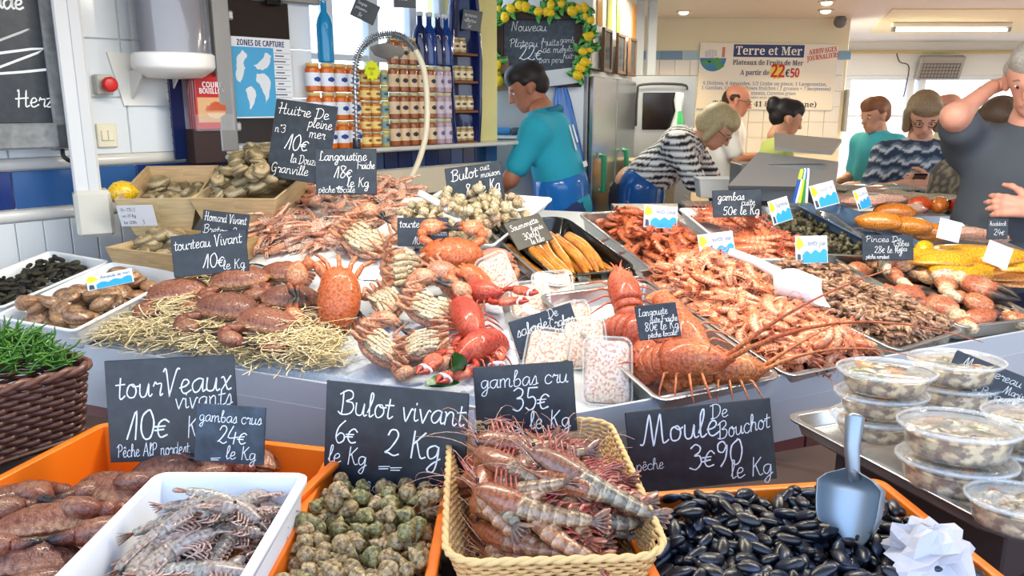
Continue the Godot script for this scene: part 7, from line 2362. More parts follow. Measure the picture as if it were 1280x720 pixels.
func boat_rack(proto: Dictionary) -> void:
	# an upright dinghy hull used as a shelf
	var o := wall_thing("boat_rack", "navy blue upright boat hull fitted with wooden shelves", "shelf", 1.985, 1.33, 0.06)
	var h := 0.98
	var rings := []
	for lv in [[0.0, 0.085], [0.15, 0.098], [0.4, 0.105], [0.65, 0.088], [0.85, 0.05], [0.98, 0.01]]:
		var ring := PackedVector3Array()
		for k in 13:
			var a := PI * k / 12.0
			ring.append(Vector3(-cos(a) * lv[1], lv[0] * h, -sin(a) * lv[1] * 1.1 + 0.04))
		for k in 13:
			var a := PI * (12 - k) / 12.0
			ring.append(Vector3(-cos(a) * (lv[1] - 0.012), lv[0] * h, -sin(a) * (lv[1] - 0.012) * 1.05 + 0.04))
		rings.append(ring)
	var b := MB.new()
	b.loft(rings, lin(22, 38, 84))
	obj("hull", b, M.gloss, o)
	for y in [0.0, 0.15, 0.29, 0.42]:
		b = MB.new()
		b.box(Vector3(0, y, -0.01), Vector3(0.16, 0.012, 0.09), lin(150, 96, 56), 0.002)
		obj("shelf_board", b, M.wood, o)
	for q in [[0.0, 3], [0.15, 3], [0.29, 3], [0.42, 2]]:
		for k in q[1]:
			jar(1.94 + 0.046 * k, 1.337 + q[0], 0.06, 5, proto)

# ---------------------------------------------------------------- back of the shop
func fridge() -> void:
	var o := thing("steel_fridge", "tall stainless steel fridge with two doors and green handles", "fridge")
	var a := Vector3(0.475, 0, -4.95)
	var d := Vector3(0.92, 0, -6.2) - a
	var fr := Transform3D(Basis(d.normalized(), Vector3.UP, d.normalized().cross(Vector3.UP)), a)
	var w := d.length()
	var b := MB.new()
	b.box(fr * Vector3(w * 0.5, 0.86, -0.34), Vector3(w, 1.72, 0.64), lin(176, 176, 174), 0.006, fr.basis)
	obj("cabinet", b, M.steel_dull, o)
	for k in 2:
		b = MB.new()
		b.box(fr * Vector3(w * (0.25 + 0.5 * k), 0.88, 0.0), Vector3(w * 0.48, 1.6, 0.03), lin(186, 186, 184), 0.006, fr.basis)
		var door := obj("door", b, M.steel, o)
		b = MB.new()
		b.sweep([fr * Vector3(w * (0.1 + 0.52 * k), 1.2, 0.03), fr * Vector3(w * (0.1 + 0.52 * k), 1.2, 0.06), fr * Vector3(w * (0.1 + 0.52 * k), 0.98, 0.06), fr * Vector3(w * (0.1 + 0.52 * k), 0.98, 0.03)], [0.018], 8, lin(60, 160, 120))
		tag(obj("handle", b, M.plastic, door), "green plastic handle")
	b = MB.new()
	b.box(Vector3(0.16, 0.86, -4.99), Vector3(0.6, 1.72, 0.05), lin(170, 172, 172), 0.004)
	obj("side_panel", b, M.steel_dull, o)
	# shelf unit above with framed pictures
	var u := thing("overhead_cupboard", "pale cupboard over the fridge with a printed bottle panel", "cupboard")
	b = MB.new()
	b.box(fr * Vector3(w * 0.5, 2.0, -0.3), Vector3(w, 0.55, 0.6), lin(206, 204, 194), 0.006, fr.basis)
	obj("carcass", b, M.paint, u)
	for k in 5:
		b = MB.new()
		var col: Color = [lin(226, 170, 80), lin(206, 206, 120), lin(110, 160, 70), lin(230, 220, 190), lin(226, 150, 70)][k]
		b.box(fr * Vector3(w * (0.12 + 0.2 * k), 2.1, 0.004), Vector3(w * 0.1, 0.24, 0.006), col, 0.001, fr.basis)
		obj("printed_panel", b, M.gloss, u)
	for k in 3:
		var p := thing("picture_frame", "small framed slate hanging over the fridge doors", "picture frame", fr.translated_local(Vector3(w * (0.2 + 0.3 * k), 1.84, 0.03)), "small frames over the fridge")
		b = MB.new()
		for q in [[Vector3(-0.1, 0, 0), Vector3(0.02, 0.24, 0.02)], [Vector3(0.1, 0, 0), Vector3(0.02, 0.24, 0.02)], [Vector3(0, 0.12, 0), Vector3(0.22, 0.02, 0.02)], [Vector3(0, -0.12, 0), Vector3(0.22, 0.02, 0.02)]]:
			b.box(q[0], q[1], lin(120, 86, 56), 0.002)
		obj("frame", b, M.wood, p)
		b = MB.new()
		b.box(Vector3.ZERO, Vector3(0.19, 0.23, 0.006), lin(70, 76, 78), 0.001)
		obj("panel", b, M.gloss, p)

func garland_board() -> void:
	var f: Array = [Transform3D(Vector3(1, 0, 0), Vector3(0, 1, 0), Vector3(0, 0, 1), Vector3(0.158, 1.622, -4.86)), 0.5042, 0.4033]
	var o := thing("menu_board", "wood framed menu chalkboard edged with a lemon garland", "chalkboard", f[0])
	var w: float = f[1]
	var h: float = f[2]
	var b := MB.new()
	b.box(Vector3(0, h * 0.5, 0), Vector3(w * 0.9, h * 0.86, 0.014), Color.WHITE, 0.002)
	obj("board", b, M.slate_dusty, o)
	for q in [[Vector3(-w * 0.46, h * 0.5, 0.004), Vector3(0.055, h, 0.03)], [Vector3(w * 0.46, h * 0.5, 0.004), Vector3(0.055, h, 0.03)], [Vector3(0, h * 0.04, 0.004), Vector3(w, 0.05, 0.03)], [Vector3(0, h * 0.97, 0.004), Vector3(w, 0.05, 0.03)]]:
		b = MB.new()
		b.box(q[0], q[1], lin(64, 44, 40), 0.005)
		obj("frame_rail", b, M.wood, o)
	chalk(o, [["Nouveau", 0.18, 0.76, 0.12], ["Plateau", 0.16, 0.54, 0.11], ["fruits", 0.52, 0.56, 0.1], ["de mer", 0.54, 0.46, 0.1], ["22€", 0.26, 0.36, 0.2], ["par pers", 0.5, 0.32, 0.09], ["gambas", 0.74, 0.6, 0.08], ["bulots", 0.76, 0.48, 0.08], ["huitres", 0.78, 0.38, 0.08]], w, h, 0.008)
	var g := thing("lemon_garland", "garland of yellow plastic lemons and green leaves round the menu board", "garland", f[0])
	var r := RandomNumberGenerator.new()
	r.seed = 9
	var path := [Vector2(-0.52, 0.12), Vector2(-0.55, 0.4), Vector2(-0.53, 0.7), Vector2(-0.46, 0.98), Vector2(-0.2, 1.02), Vector2(0.1, 1.03), Vector2(0.42, 1.04), Vector2(0.53, 0.9), Vector2(0.57, 0.6), Vector2(0.5, 0.35), Vector2(0.47, 0.18)]
	var sm := smooth(path, 4)
	b = MB.new()
	var p3 := []
	for q in sm:
		p3.append(Vector3(q.x * w, q.y * h, 0.03))
	b.sweep(p3, [0.005], 6, lin(60, 110, 40))
	obj("stem", b, M.leaf, g)
	for i in sm.size():
		var at := Vector3(sm[i].x * w + r.randf_range(-0.03, 0.03), sm[i].y * h + r.randf_range(-0.03, 0.03), 0.055)
		if i % 6 != 5:
			b = MB.new()
			lemon(b, r.randf_range(0.022, 0.034))
			var le := obj("lemon", b, M.gloss, g)
			le.transform = Transform3D(Basis(Vector3.BACK, r.randf() * TAU), at)
		for k in 3:
			b = MB.new()
			var a := r.randf() * TAU
			leaf(b, at, Vector3(cos(a), sin(a), 0.3).normalized(), Vector3(0, 0, 1), 0.07, 0.018, lin(70, 150, 50))
			obj("leaf", b, M.leaf, g)
	for q in [[-0.46, 0.22, 0.12, 0.2, lin(150, 120, 96)], [-0.38, 0.05, 0.14, 0.14, lin(140, 112, 90)], [0.26, 0.12, 0.2, 0.13, lin(216, 216, 214)]]:
		var c := thing("note_card", ["brown", "small brown", "white"][[0.2, 0.14, 0.13].find(q[3])] + " card pinned to the menu board frame", "card", f[0].translated_local(Vector3(q[0] * w, q[1] * h, 0.03)))
		b = MB.new()
		b.box(Vector3.ZERO, Vector3(q[2], q[3] * 0.7, 0.003), q[4], 0.0008, Basis(Vector3.BACK, 0.12))
		obj("sheet", b, M.matte, c)

func back_things() -> void:
	fridge()
	garland_board()
	var b := MB.new()
	# blue apron on the fridge side
	var ap := MB.new()
	var rings := []
	for i in 9:
		var t := i / 8.0
		var ring := PackedVector3Array()
		var w := lerpf(0.02, 0.14, pow(t, 0.7))
		for k in 16:
			var a := TAU * k / 16.0
			ring.append(Vector3(0.29 + 0.1 * t + cos(a) * w, lerpf(1.66, 0.75, t), -4.9 + sin(a) * 0.03 * (0.6 + 0.4 * sin(a * 3.0 + t * 5.0))))
		rings.append(ring)
	ap.loft(rings, lin(30, 110, 190))
	tag(obj("hanging_apron", ap, M.gloss), "blue plastic apron hanging on the side of the fridge", "apron")
	# prep table with sink
	var pt := thing("prep_table", "steel preparation table in front of the fishmonger", "table")
	b = MB.new()
	b.box(Vector3(-0.3, 0.9, -4.35), Vector3(0.85, 0.04, 0.55), lin(170, 160, 140), 0.005)
	obj("table_top", b, M.steel_dull, pt)
	for x in [-0.68, 0.08]:
		for z in [-4.12, -4.58]:
			b = MB.new()
			b.box(Vector3(x, 0.44, z), Vector3(0.04, 0.88, 0.04), lin(150, 150, 150), 0.004)
			obj("leg", b, M.steel_dull, pt)
	var gb := thing("grey_cabinet", "grey metal cabinet under the menu board with folded cloths", "cabinet")
	b = MB.new()
	b.box(Vector3(-0.02, 0.66, -4.8), Vector3(0.42, 1.32, 0.26), lin(150, 152, 150), 0.004)
	b.box(Vector3(-0.02, 1.33, -4.8), Vector3(0.46, 0.02, 0.28), lin(196, 198, 196), 0.004)
	obj("body", b, M.steel_dull, gb)
	for k in 2:
		b = MB.new()
		b.box(Vector3(-0.07 + 0.13 * k, 1.36, -4.8), Vector3(0.14, 0.04, 0.14), [lin(60, 120, 160), lin(70, 74, 80)][k], 0.014)
		tag(obj("folded_cloth", b, M.cloth), ["blue folded cloth on the grey cabinet", "dark folded cloth on the grey cabinet"][k], "cloth", "folded cloths on the cabinet")
	b = MB.new()
	b.box(Vector3(-0.11, 1.44, -4.84), Vector3(0.04, 0.2, 0.03), lin(90, 170, 190), 0.006, Basis(Vector3.BACK, 0.15))
	tag(obj("spray_bottle", b, M.plastic), "slim pale blue spray bottle on the grey cabinet", "bottle")
	# second steel cabinet
	var c2 := thing("steel_oven", "stainless steel cooking cabinet with a black glass door panel", "oven")
	b = MB.new()
	b.box(Vector3(1.16, 0.86, -6.65), Vector3(0.52, 1.74, 0.6), lin(186, 184, 176), 0.006)
	obj("cabinet", b, M.steel_dull, c2)
	b = MB.new()
	b.box(Vector3(1.15, 1.46, -6.34), Vector3(0.28, 0.28, 0.02), lin(22, 20, 20), 0.003)
	obj("glass_panel", b, M.gloss, c2)
	b = MB.new()
	b.sweep(smooth([Vector3(0.96, 1.35, -6.32), Vector3(0.96, 1.6, -6.3), Vector3(1.0, 1.66, -6.3), Vector3(1.3, 1.66, -6.3), Vector3(1.34, 1.62, -6.3)], 4), [0.009], 8, lin(60, 60, 60))
	obj("hose_rail", b, M.plastic, c2)
	for x in [1.02, 1.12]:
		b = MB.new()
		b.box(Vector3(x, 2.02, -6.7), Vector3(0.07, 0.58, 0.07), lin(222, 224, 222), 0.005)
		var pi := struct("trim_3" if x < 1.1 else "trim_4", b, M.paint)
	# carrier bag
	b = MB.new()
	b.sweep([Vector3(1.28, 1.6, -6.29), Vector3(1.28, 1.54, -6.29), Vector3(1.28, 1.46, -6.29), Vector3(1.27, 1.34, -6.29), Vector3(1.27, 1.22, -6.29)], [Vector2(0.05, 0.03), Vector2(0.055, 0.04), Vector2(0.03, 0.025), Vector2(0.075, 0.05), Vector2(0.085, 0.055)], 14, [lin(230, 232, 230), lin(224, 230, 226), lin(220, 228, 222)])
	var cbg := thing("carrier_bag", "white carrier bag with green print hanging on the steel oven", "bag")
	obj("bag", b, M.plastic, cbg)
	b = MB.new()
	b.sweep([Vector3(1.28, 1.46, -6.255), Vector3(1.29, 1.36, -6.235), Vector3(1.28, 1.26, -6.235)], [Vector2(0.02, 0.012), Vector2(0.04, 0.014), Vector2(0.02, 0.01)], 8, lin(70, 190, 110))
	obj("green_print", b, M.plastic, cbg)
	# orange cloth and blue bundle on the side counter
	var ct := thing("side_counter", "low side counter beside the steel fridge", "counter")
	b = MB.new()
	b.box(Vector3(1.0, 0.56, -5.9), Vector3(0.3, 1.12, 0.5), lin(190, 176, 140), 0.005)
	obj("body", b, M.paint, ct)
	b = MB.new()
	b.ball(Vector3(1.06, 1.17, -5.72), Vector3(0.13, 0.055, 0.09), lin(36, 110, 186), 12, 16, Basis(), 0.5, 3)
	tag(obj("blue_bundle", b, M.plastic), "crumpled blue plastic apron on the side counter", "apron")
	b = MB.new()
	slab(b, [Vector3(0.84, 0.85, -5.6), Vector3(1.02, 0.8, -5.58), Vector3(1.0, 1.13, -5.64), Vector3(0.87, 1.13, -5.64)], 12, 16, 0.02, 0.0, lin(226, 150, 40), 6)
	tag(obj("orange_cloth", b, M.cloth), "orange cloth hanging over the edge of the side counter", "cloth")
	shop_sign()
	# steel scale hood
	var sc := thing("steel_hood", "slanted stainless steel display hood behind the king prawns", "display hood")
	b = MB.new()
	b.hard_loft([PackedVector3Array([Vector3(0.969, 1.16, -3.6), Vector3(1.45, 1.153, -3.6), Vector3(1.576, 1.246, -3.9), Vector3(1.186, 1.292, -3.9)]), PackedVector3Array([Vector3(0.975, 1.144, -3.62), Vector3(1.46, 1.137, -3.62), Vector3(1.589, 1.228, -3.93), Vector3(1.196, 1.274, -3.93)])], lin(186, 186, 184))
	obj("lower_panel", b, M.satin, sc)
	b = MB.new()
	b.hard_loft([PackedVector3Array([Vector3(1.245, 1.317, -3.85), Vector3(1.521, 1.295, -3.85), Vector3(1.662, 1.344, -4.1), Vector3(1.321, 1.375, -4.1)]), PackedVector3Array([Vector3(1.25, 1.301, -3.86), Vector3(1.526, 1.279, -3.86), Vector3(1.672, 1.327, -4.12), Vector3(1.329, 1.359, -4.12)])], lin(190, 188, 182))
	obj("upper_panel", b, M.satin, sc)
	b = MB.new()
	b.box(Vector3(1.28, 1.12, -3.9), Vector3(0.4, 0.24, 0.2), lin(150, 150, 146), 0.004)
	obj("stand", b, M.steel_dull, sc)
	var tb := thing("plastic_tub", "small white plastic tub beside the bending woman", "tub", Transform3D(Basis(), Vector3(1.082, 1.133, -4.3)))
	obj("tub", tray_shape(0.2, 0.16, 0.1, 0.006, 0.015, 0.003, 0.02, lin(234, 236, 236)), M.white_plastic, tb)
	var bt := thing("back_counter", "narrow serving counter behind the prawn trays", "counter")
	b = MB.new()
	b.box(Vector3(0.95, 0.5, -4.0), Vector3(0.85, 1.0, 0.5), lin(176, 170, 156), 0.004)
	b.box(Vector3(1.0, 1.06, -3.52), Vector3(0.5, 0.06, 0.2), lin(60, 64, 70), 0.01)
	obj("body", b, M.steel_dull, bt)
	# pens
	var cols := [lin(40, 90, 180), lin(230, 232, 232), lin(214, 226, 60), lin(60, 150, 90), lin(236, 236, 232)]
	for k in 5:
		b = MB.new()
		b.sweep([Vector3(0, 0, 0), Vector3(0.0, 0.1, 0), Vector3(0, 0.102, 0), Vector3(0, 0.135, 0), Vector3(0, 0.14, 0)], [0.006, 0.007, 0.008, 0.008, 0.004], 8, [cols[k], cols[k], cols[(k + 2) % 5]])
		var o := obj("marker_pen", b, M.plastic)
		o.transform = Transform3D(Basis(Vector3.BACK, -0.2 + 0.06 * k), Vector3(1.035, 1.149, -2.95) + Vector3(0.013 * k, 0, 0))
		tag(o, ["blue", "white capped", "yellow green", "green", "white"][k] + " marker pen standing beside the wave tags", "pen", "marker pens in a holder")
	var pc := thing("pen_holder", "dark pen holder beside the king prawns", "pen holder", Transform3D(Basis(), Vector3(1.06, 1.137, -2.95)))
	b = MB.new()
	b.box(Vector3(0, 0.0, 0), Vector3(0.09, 0.05, 0.05), lin(90, 94, 98), 0.006)
	obj("box", b, M.plastic, pc)
	far_stall()
	# heater, camera, lamps
	var he := thing("wall_heater", "grey infrared heater with a wire grille on the street wall", "heater", Transform3D(Basis(Vector3.RIGHT, 0.35), Vector3(5.62, 1.98, -10.9)))
	b = MB.new()
	b.box(Vector3(0, 0.0, 0), Vector3(0.58, 0.3, 0.08), lin(176, 176, 170), 0.008)
	obj("housing", b, M.steel_dull, he)
	b = MB.new()
	for k in 12:
		b.box(Vector3(-0.24 + 0.0436 * k, -0.03, 0.045), Vector3(0.006, 0.2, 0.006), lin(120, 120, 118), 0.001)
	for k in 5:
		b.box(Vector3(0, -0.12 + 0.045 * k, 0.048), Vector3(0.5, 0.006, 0.006), lin(120, 120, 118), 0.001)
	obj("grille", b, M.steel_dull, he)
	var cab := MB.new()
	cab.sweep(smooth([Vector3(5.05, 2.16, -10.93), Vector3(5.1, 2.05, -10.92), Vector3(5.22, 1.98, -10.9), Vector3(5.2, 1.6, -10.93)], 4), [0.008], 6, lin(60, 60, 62))
	tag(obj("heater_cable", cab, M.plastic), "black cable hanging beside the wall heater", "cable")
	b = MB.new()
	b.box(Vector3(3.25, 1.45, -8.1), Vector3(0.03, 0.4, 0.3), lin(176, 180, 180), 0.004)
	tag(obj("meter_box", b, M.paint), "grey box on the corner of the sign wall", "box")
	var dc := thing("dome_camera", "small grey dome camera on the ceiling above the sign", "camera", Transform3D(Basis(), Vector3(3.07, 2.305, -7.85)))
	b = MB.new()
	b.ball(Vector3(0, -0.04, 0), Vector3(0.06, 0.06, 0.06), lin(120, 122, 124), 8, 14)
	obj("dome", b, M.gloss, dc)
	for q in [[1.51, -7.4], [2.72, -7.3], [2.5, -6.7]]:
		var sp := thing("ceiling_spotlight", "small round recessed spotlight glowing warm in the ceiling", "spotlight", Transform3D(Basis(), Vector3(q[0], 2.308, q[1])), "recessed ceiling spotlights")
		b = MB.new()
		b.lathe([Vector2(0.045, -0.004), Vector2(0.06, -0.008), Vector2(0.07, 0.0), Vector2(0.045, 0.001)], 20, lin(230, 228, 220), Vector3.ZERO, Vector2.ONE, true)
		obj("ring", b, M.gloss, sp)
		b = MB.new()
		b.ball(Vector3(0, -0.012, 0), Vector3(0.044, 0.02, 0.044), Color.WHITE, 6, 14)
		obj("bulb", b, M.spot_glow, sp)
		var l := SpotLight3D.new()
		l.name = "spot_lamp"
		l.light_color = Color(1.0, 0.86, 0.62)
		l.light_energy = 1.5
		l.spot_angle = 60.0
		l.spot_range = 12.0
		l.light_size = 0.04
		l.shadow_enabled = true
		sp.add_child(l, true)
		l.position = Vector3(0, -0.05, 0)
		l.rotation.x = -PI / 2

func shop_sign() -> void:
	var f: Array = [Transform3D(Vector3(0.9999, -0.0115, 0), Vector3(0.0115, 0.9999, 0), Vector3(0, 0, 1), Vector3(2.454, 1.46, -7.98)), 1.3253, 0.6195]
	var w: float = f[1]
	var h: float = f[2]
	var o := thing("shop_sign", "white shop sign reading Terre et Mer with a globe emblem", "sign", f[0])
	var b := MB.new()
	b.box(Vector3(0, h * 0.5, 0), Vector3(w, h, 0.012), lin(238, 234, 218), 0.003)
	obj("panel", b, M.plastic, o)
	b = MB.new()
	b.box(Vector3(-0.0 * w, h * 0.885, 0.007), Vector3(w * 0.51, h * 0.185, 0.004), lin(30, 44, 104), 0.001)
	obj("navy_band", b, M.plastic, o)
	var white := cmat(Color(0.95, 0.95, 0.92), 0.6)
	var navy := cmat(Color(0.16, 0.18, 0.34), 0.6)
	var blue := cmat(Color(0.25, 0.42, 0.68), 0.6)
	var red := cmat(Color(0.78, 0.16, 0.14), 0.6)
	printed("Terre et Mer", 0.078, white, o, Vector3(0, h * 0.885, 0.0105), true, true, w * 0.48)
	printed("Plateaux de Fruits de Mer", 0.045, navy, o, Vector3(0, h * 0.71, 0.008), true, true, w * 0.51)
	printed("A partir de", 0.045, navy, o, Vector3(-0.09 * w, h * 0.56, 0.008), true, true, w * 0.21)
	b = MB.new()
	var pg := PackedVector2Array()
	for k in 24:
		var a := TAU * k / 24.0
		var r := (1.0 if k % 2 else 0.7)
		pg.append(Vector2(cos(a) * r * w * 0.06, sin(a) * r * h * 0.13))
	b.plate(pg, 0.002, lin(240, 206, 60), Transform3D(Basis(), Vector3(0.07 * w, h * 0.58, 0.0075)))
	obj("yellow_burst", b, M.plastic, o)
	printed("22", 0.12, red, o, Vector3(0.075 * w, h * 0.585, 0.011), false, true, w * 0.1)
	printed("€", 0.07, navy, o, Vector3(0.146 * w, h * 0.555, 0.011), false, true, w * 0.03)
	printed("50", 0.085, red, o, Vector3(0.2 * w, h * 0.56, 0.011), false, true, w * 0.065)
	printed("6 Huîtres, 6 Amandes, 1/2 Crabe ou pince, 1 Langoustine,", 0.032, blue, o, Vector3(-0.01 * w, h * 0.395, 0.008), true, false, w * 0.9)
	printed("1 Gambas, Crevettes Roses fraîches ( 2 grosses + 7 moyennes)", 0.032, blue, o, Vector3(-0.0 * w, h * 0.325, 0.008), true, false, w * 0.94)
	printed("Bulots, Bigorneaux, Crevettes grises", 0.032, blue, o, Vector3(-0.02 * w, h * 0.25, 0.008), true, false, w * 0.48)
	printed("(langouste avec supplément)", 0.022, blue, o, Vector3(0.0, h * 0.185, 0.008), true, false, w * 0.36)
	printed("Tél. 06   86 41 85 (Stéphane)", 0.052, navy, o, Vector3(0.0, h * 0.085, 0.008), true, true, w * 0.76)
	var ar := printed("ARRIVAGES", 0.045, red, o, Vector3(0.39 * w, h * 0.9, 0.008), true, true, w * 0.2)
	ar.rotation.z = 0.14
	ar = printed("JOURNALIERS", 0.045, red, o, Vector3(0.395 * w, h * 0.81, 0.008), true, true, w * 0.23)
	ar.rotation.z = 0.14
	b = MB.new()
	pg = PackedVector2Array()
	for k in 17:
		var a := PI + PI * k / 16.0
		pg.append(Vector2(cos(a) * w * 0.095, sin(a) * h * 0.2))
	b.plate(pg, 0.002, lin(50, 120, 180), Transform3D(Basis(), Vector3(-0.4 * w, h * 0.77, 0.0075)))
	obj("globe_emblem", b, M.plastic, o)
	b = MB.new()
	for q in [[-0.46, 0.7, 0.04, 0.03], [-0.39, 0.72, 0.06, 0.04], [-0.36, 0.64, 0.04, 0.03]]:
		b.plate(PackedVector2Array([Vector2(-q[2], 0) * w, Vector2(0, -q[3] * 1.6) * h, Vector2(q[2], 0.2 * q[3]) * 1.0 * w, Vector2(0.2 * q[2] * w, q[3] * h * 1.5)]), 0.001, lin(70, 150, 70), Transform3D(Basis(), Vector3(q[0] * w * 0.98, q[1] * h, 0.0095)))
	obj("green_land", b, M.plastic, o)
	b = MB.new()
	for k in 4:
		b.box(Vector3((-0.45 + 0.022 * k) * w, h * (0.83 + 0.012 * (k % 2)), 0.0075), Vector3(0.018 * w, h * (0.09 + 0.02 * (k % 3)), 0.002), lin(206, 206, 214), 0.0005)
	b.box(Vector3(-0.327 * w, h * 0.86, 0.0075), Vector3(0.02 * w, h * 0.15, 0.002), lin(214, 120, 110), 0.0005)
	obj("harbour_emblem", b, M.plastic, o)

func far_stall() -> void:
	var o := thing("fish_counter", "far wet fish counter in front of the customers", "counter")
	var b := MB.new()
	b.box(Vector3(1.68, 0.52, -3.9), Vector3(0.5, 1.04, 0.8), lin(190, 194, 196), 0.004)
	obj("body", b, M.steel_dull, o)
	var r := RandomNumberGenerator.new()
	r.seed = 44
	for k in 20:
		b = MB.new()
		var col: Color = [lin(224, 210, 180), lin(214, 170, 150), lin(190, 190, 180), lin(230, 140, 100), lin(206, 200, 170)][r.randi() % 5]
		b.sweep([Vector3(-0.13, 0, 0), Vector3(-0.09, 0, 0), Vector3(-0.02, 0, 0), Vector3(0.06, 0, 0), Vector3(0.1, 0, 0), Vector3(0.14, 0, 0)], [Vector2(0.006, 0.004), Vector2(0.03, 0.018), Vector2(0.042, 0.024), Vector2(0.03, 0.018), Vector2(0.01, 0.008), Vector2(0.035, 0.004)], 9, [col, col, col.darkened(0.15), col])
		var f := obj("whole_fish", b, M.wet)
		f.transform = Transform3D(Basis(Vector3.UP, r.randf_range(-0.6, 0.6)), Vector3(1.5 + 0.05 * (k % 10) + r.randf_range(-0.03, 0.03), 1.075 + 0.02 * (k % 2), -4.1 + 0.4 * int(k / 10) + r.randf_range(-0.04, 0.04)))
		tag(f, "pale whole fish lying on the far wet fish counter", "fish", "whole fish on the far counter")
	for k in 3:
		b = MB.new()
		for j in 16:
			var a := -0.9 + 1.8 * j / 15.0
			leaf(b, Vector3.ZERO, Vector3(sin(a), 0.15 + 0.1 * cos(a), cos(a) * 0.5).normalized(), Vector3.UP, 0.22, 0.008, lin(60, 110, 50))
		var p := obj("palm_frond", b, M.leaf)
		p.transform = Transform3D(Basis(Vector3.UP, 0.8 * k - 0.6), Vector3(1.904, 1.091, -3.3) + Vector3(0.12 * k - 0.1, -0.02, 0))
		tag(p, "green palm frond decorating the far fish counter", "palm frond", "palm fronds on the fish counter")
	for k in 3:
		b = MB.new()
		b.ball(Vector3.ZERO, Vector3(0.05, 0.035, 0.035), [lin(226, 90, 40), lin(226, 130, 50), lin(200, 60, 40)][k], 8, 12, Basis(), 0.15, k)
		var p := obj("pepper", b, M.wet)
		p.transform = Transform3D(Basis(Vector3.UP, k), Vector3(1.636, 1.124, -3.2) + Vector3(0.07 * k, 0.0, 0.02 * k))
		tag(p, ["red orange", "orange", "red"][k] + " pepper on the far fish counter", "pepper", "peppers on the fish counter")

# ---------------------------------------------------------------- people: tapered bones blended into one skin, meshed as surface nets
# bone: [from, to, radius, radius, (axis, widening)]
const EDGES := [[0, 0, 0, 1, 0, 0], [0, 1, 0, 1, 1, 0], [0, 0, 1, 1, 0, 1], [0, 1, 1, 1, 1, 1], [0, 0, 0, 0, 1, 0], [1, 0, 0, 1, 1, 0], [0, 0, 1, 0, 1, 1], [1, 0, 1, 1, 1, 1], [0, 0, 0, 0, 0, 1], [1, 0, 0, 1, 0, 1], [0, 1, 0, 0, 1, 1], [1, 1, 0, 1, 1, 1]]

func net(b: MB, bones: Array, cell: float, blend: float, cols: Array, stripes := 0) -> void:
	var lo := Vector3.ONE * 1e9
	var hi := -lo
	var pad := blend * 0.65 + cell * 1.5
	for q in bones:
		var k: float = maxf(q[2], q[3]) * (q[5] if q.size() > 5 else 1.0) + pad
		for e in [q[0], q[1]]:
			lo = lo.min(e - Vector3.ONE * k)
			hi = hi.max(e + Vector3.ONE * k)
	var nx := int((hi.x - lo.x) / cell) + 2
	var ny := int((hi.y - lo.y) / cell) + 2
	var nz := int((hi.z - lo.z) / cell) + 2
	var f := PackedFloat32Array()
	f.resize(nx * ny * nz)
	f.fill(1.0)
	for q in bones:
		var a: Vector3 = q[0]
		var e: Vector3 = q[1]
		var ab := e - a
		var l2 := maxf(ab.length_squared(), 1e-9)
		var wide: float = q[5] if q.size() > 5 else 1.0
		var axis: Vector3 = q[4] if q.size() > 4 else Vector3.ZERO
		var k: float = maxf(q[2], q[3]) * wide + pad
		var c0 := ((a.min(e) - Vector3.ONE * k - lo) / cell).floor()
		var c1 := ((a.max(e) + Vector3.ONE * k - lo) / cell).ceil()
		for z in range(maxi(0, int(c0.z)), mini(nz, int(c1.z) + 1)):
			for y in range(maxi(0, int(c0.y)), mini(ny, int(c1.y) + 1)):
				for x in range(maxi(0, int(c0.x)), mini(nx, int(c1.x) + 1)):
					var p := lo + Vector3(x, y, z) * cell
					var t := clampf((p - a).dot(ab) / l2, 0.0, 1.0)
					var w := p - (a + ab * t)
					if wide != 1.0:
						w -= axis * w.dot(axis) * (1.0 - 1.0 / wide)
					var d: float = w.length() - lerpf(q[2], q[3], t)
					var i := (z * ny + y) * nx + x
					var o := f[i]
					if o > 0.9:
						f[i] = d
					else:
						var h := maxf(blend - absf(o - d), 0.0) / blend
						f[i] = minf(o, d) - h * h * blend * 0.25
	var id := PackedInt32Array()
	id.resize(f.size())
	id.fill(-1)
	var sy := nx
	var sz := nx * ny
	var live := PackedInt32Array()
	for i in f.size() - sz - sy - 1:
		if absf(f[i]) < cell * 2.2:
			live.append(i)
	for i in live:
		var x := i % nx
		var y := (i / nx) % ny
		var z := i / sz
		if x < nx - 1 and y < ny - 1:
			if true:
				var sum := Vector3.ZERO
				var n := 0
				for ed in EDGES:
					var va := f[i + ed[0] + ed[1] * sy + ed[2] * sz]
					var vb := f[i + ed[3] + ed[4] * sy + ed[5] * sz]
					if (va < 0.0) != (vb < 0.0):
						var t := va / (va - vb)
						sum += Vector3(ed[0], ed[1], ed[2]).lerp(Vector3(ed[3], ed[4], ed[5]), t)
						n += 1
				if n:
					var p := lo + (Vector3(x, y, z) + sum / n) * cell
					id[i] = b.vert(p, pattern(stripes, p, cols))
	for i in live:
		if i > sz + sy + 1:
			if true:
				var s := f[i] < 0.0
				if (f[i + 1] < 0.0) != s:
					net_quad(b, id[i - sy - sz], id[i - sz], id[i], id[i - sy], s)
				if (f[i + sy] < 0.0) != s:
					net_quad(b, id[i - 1 - sz], id[i - 1], id[i], id[i - sz], s)
				if (f[i + sz] < 0.0) != s:
					net_quad(b, id[i - 1 - sy], id[i - sy], id[i], id[i - 1], s)

func net_quad(b: MB, i0: int, i1: int, i2: int, i3: int, flip: bool) -> void:
	if i0 < 0 or i1 < 0 or i2 < 0 or i3 < 0:
		return
	if flip:
		b.ix.append_array(PackedInt32Array([i0, i2, i1, i0, i3, i2]))
	else:
		b.ix.append_array(PackedInt32Array([i0, i1, i2, i0, i2, i3]))

var cloth_noise := FastNoiseLite.new()

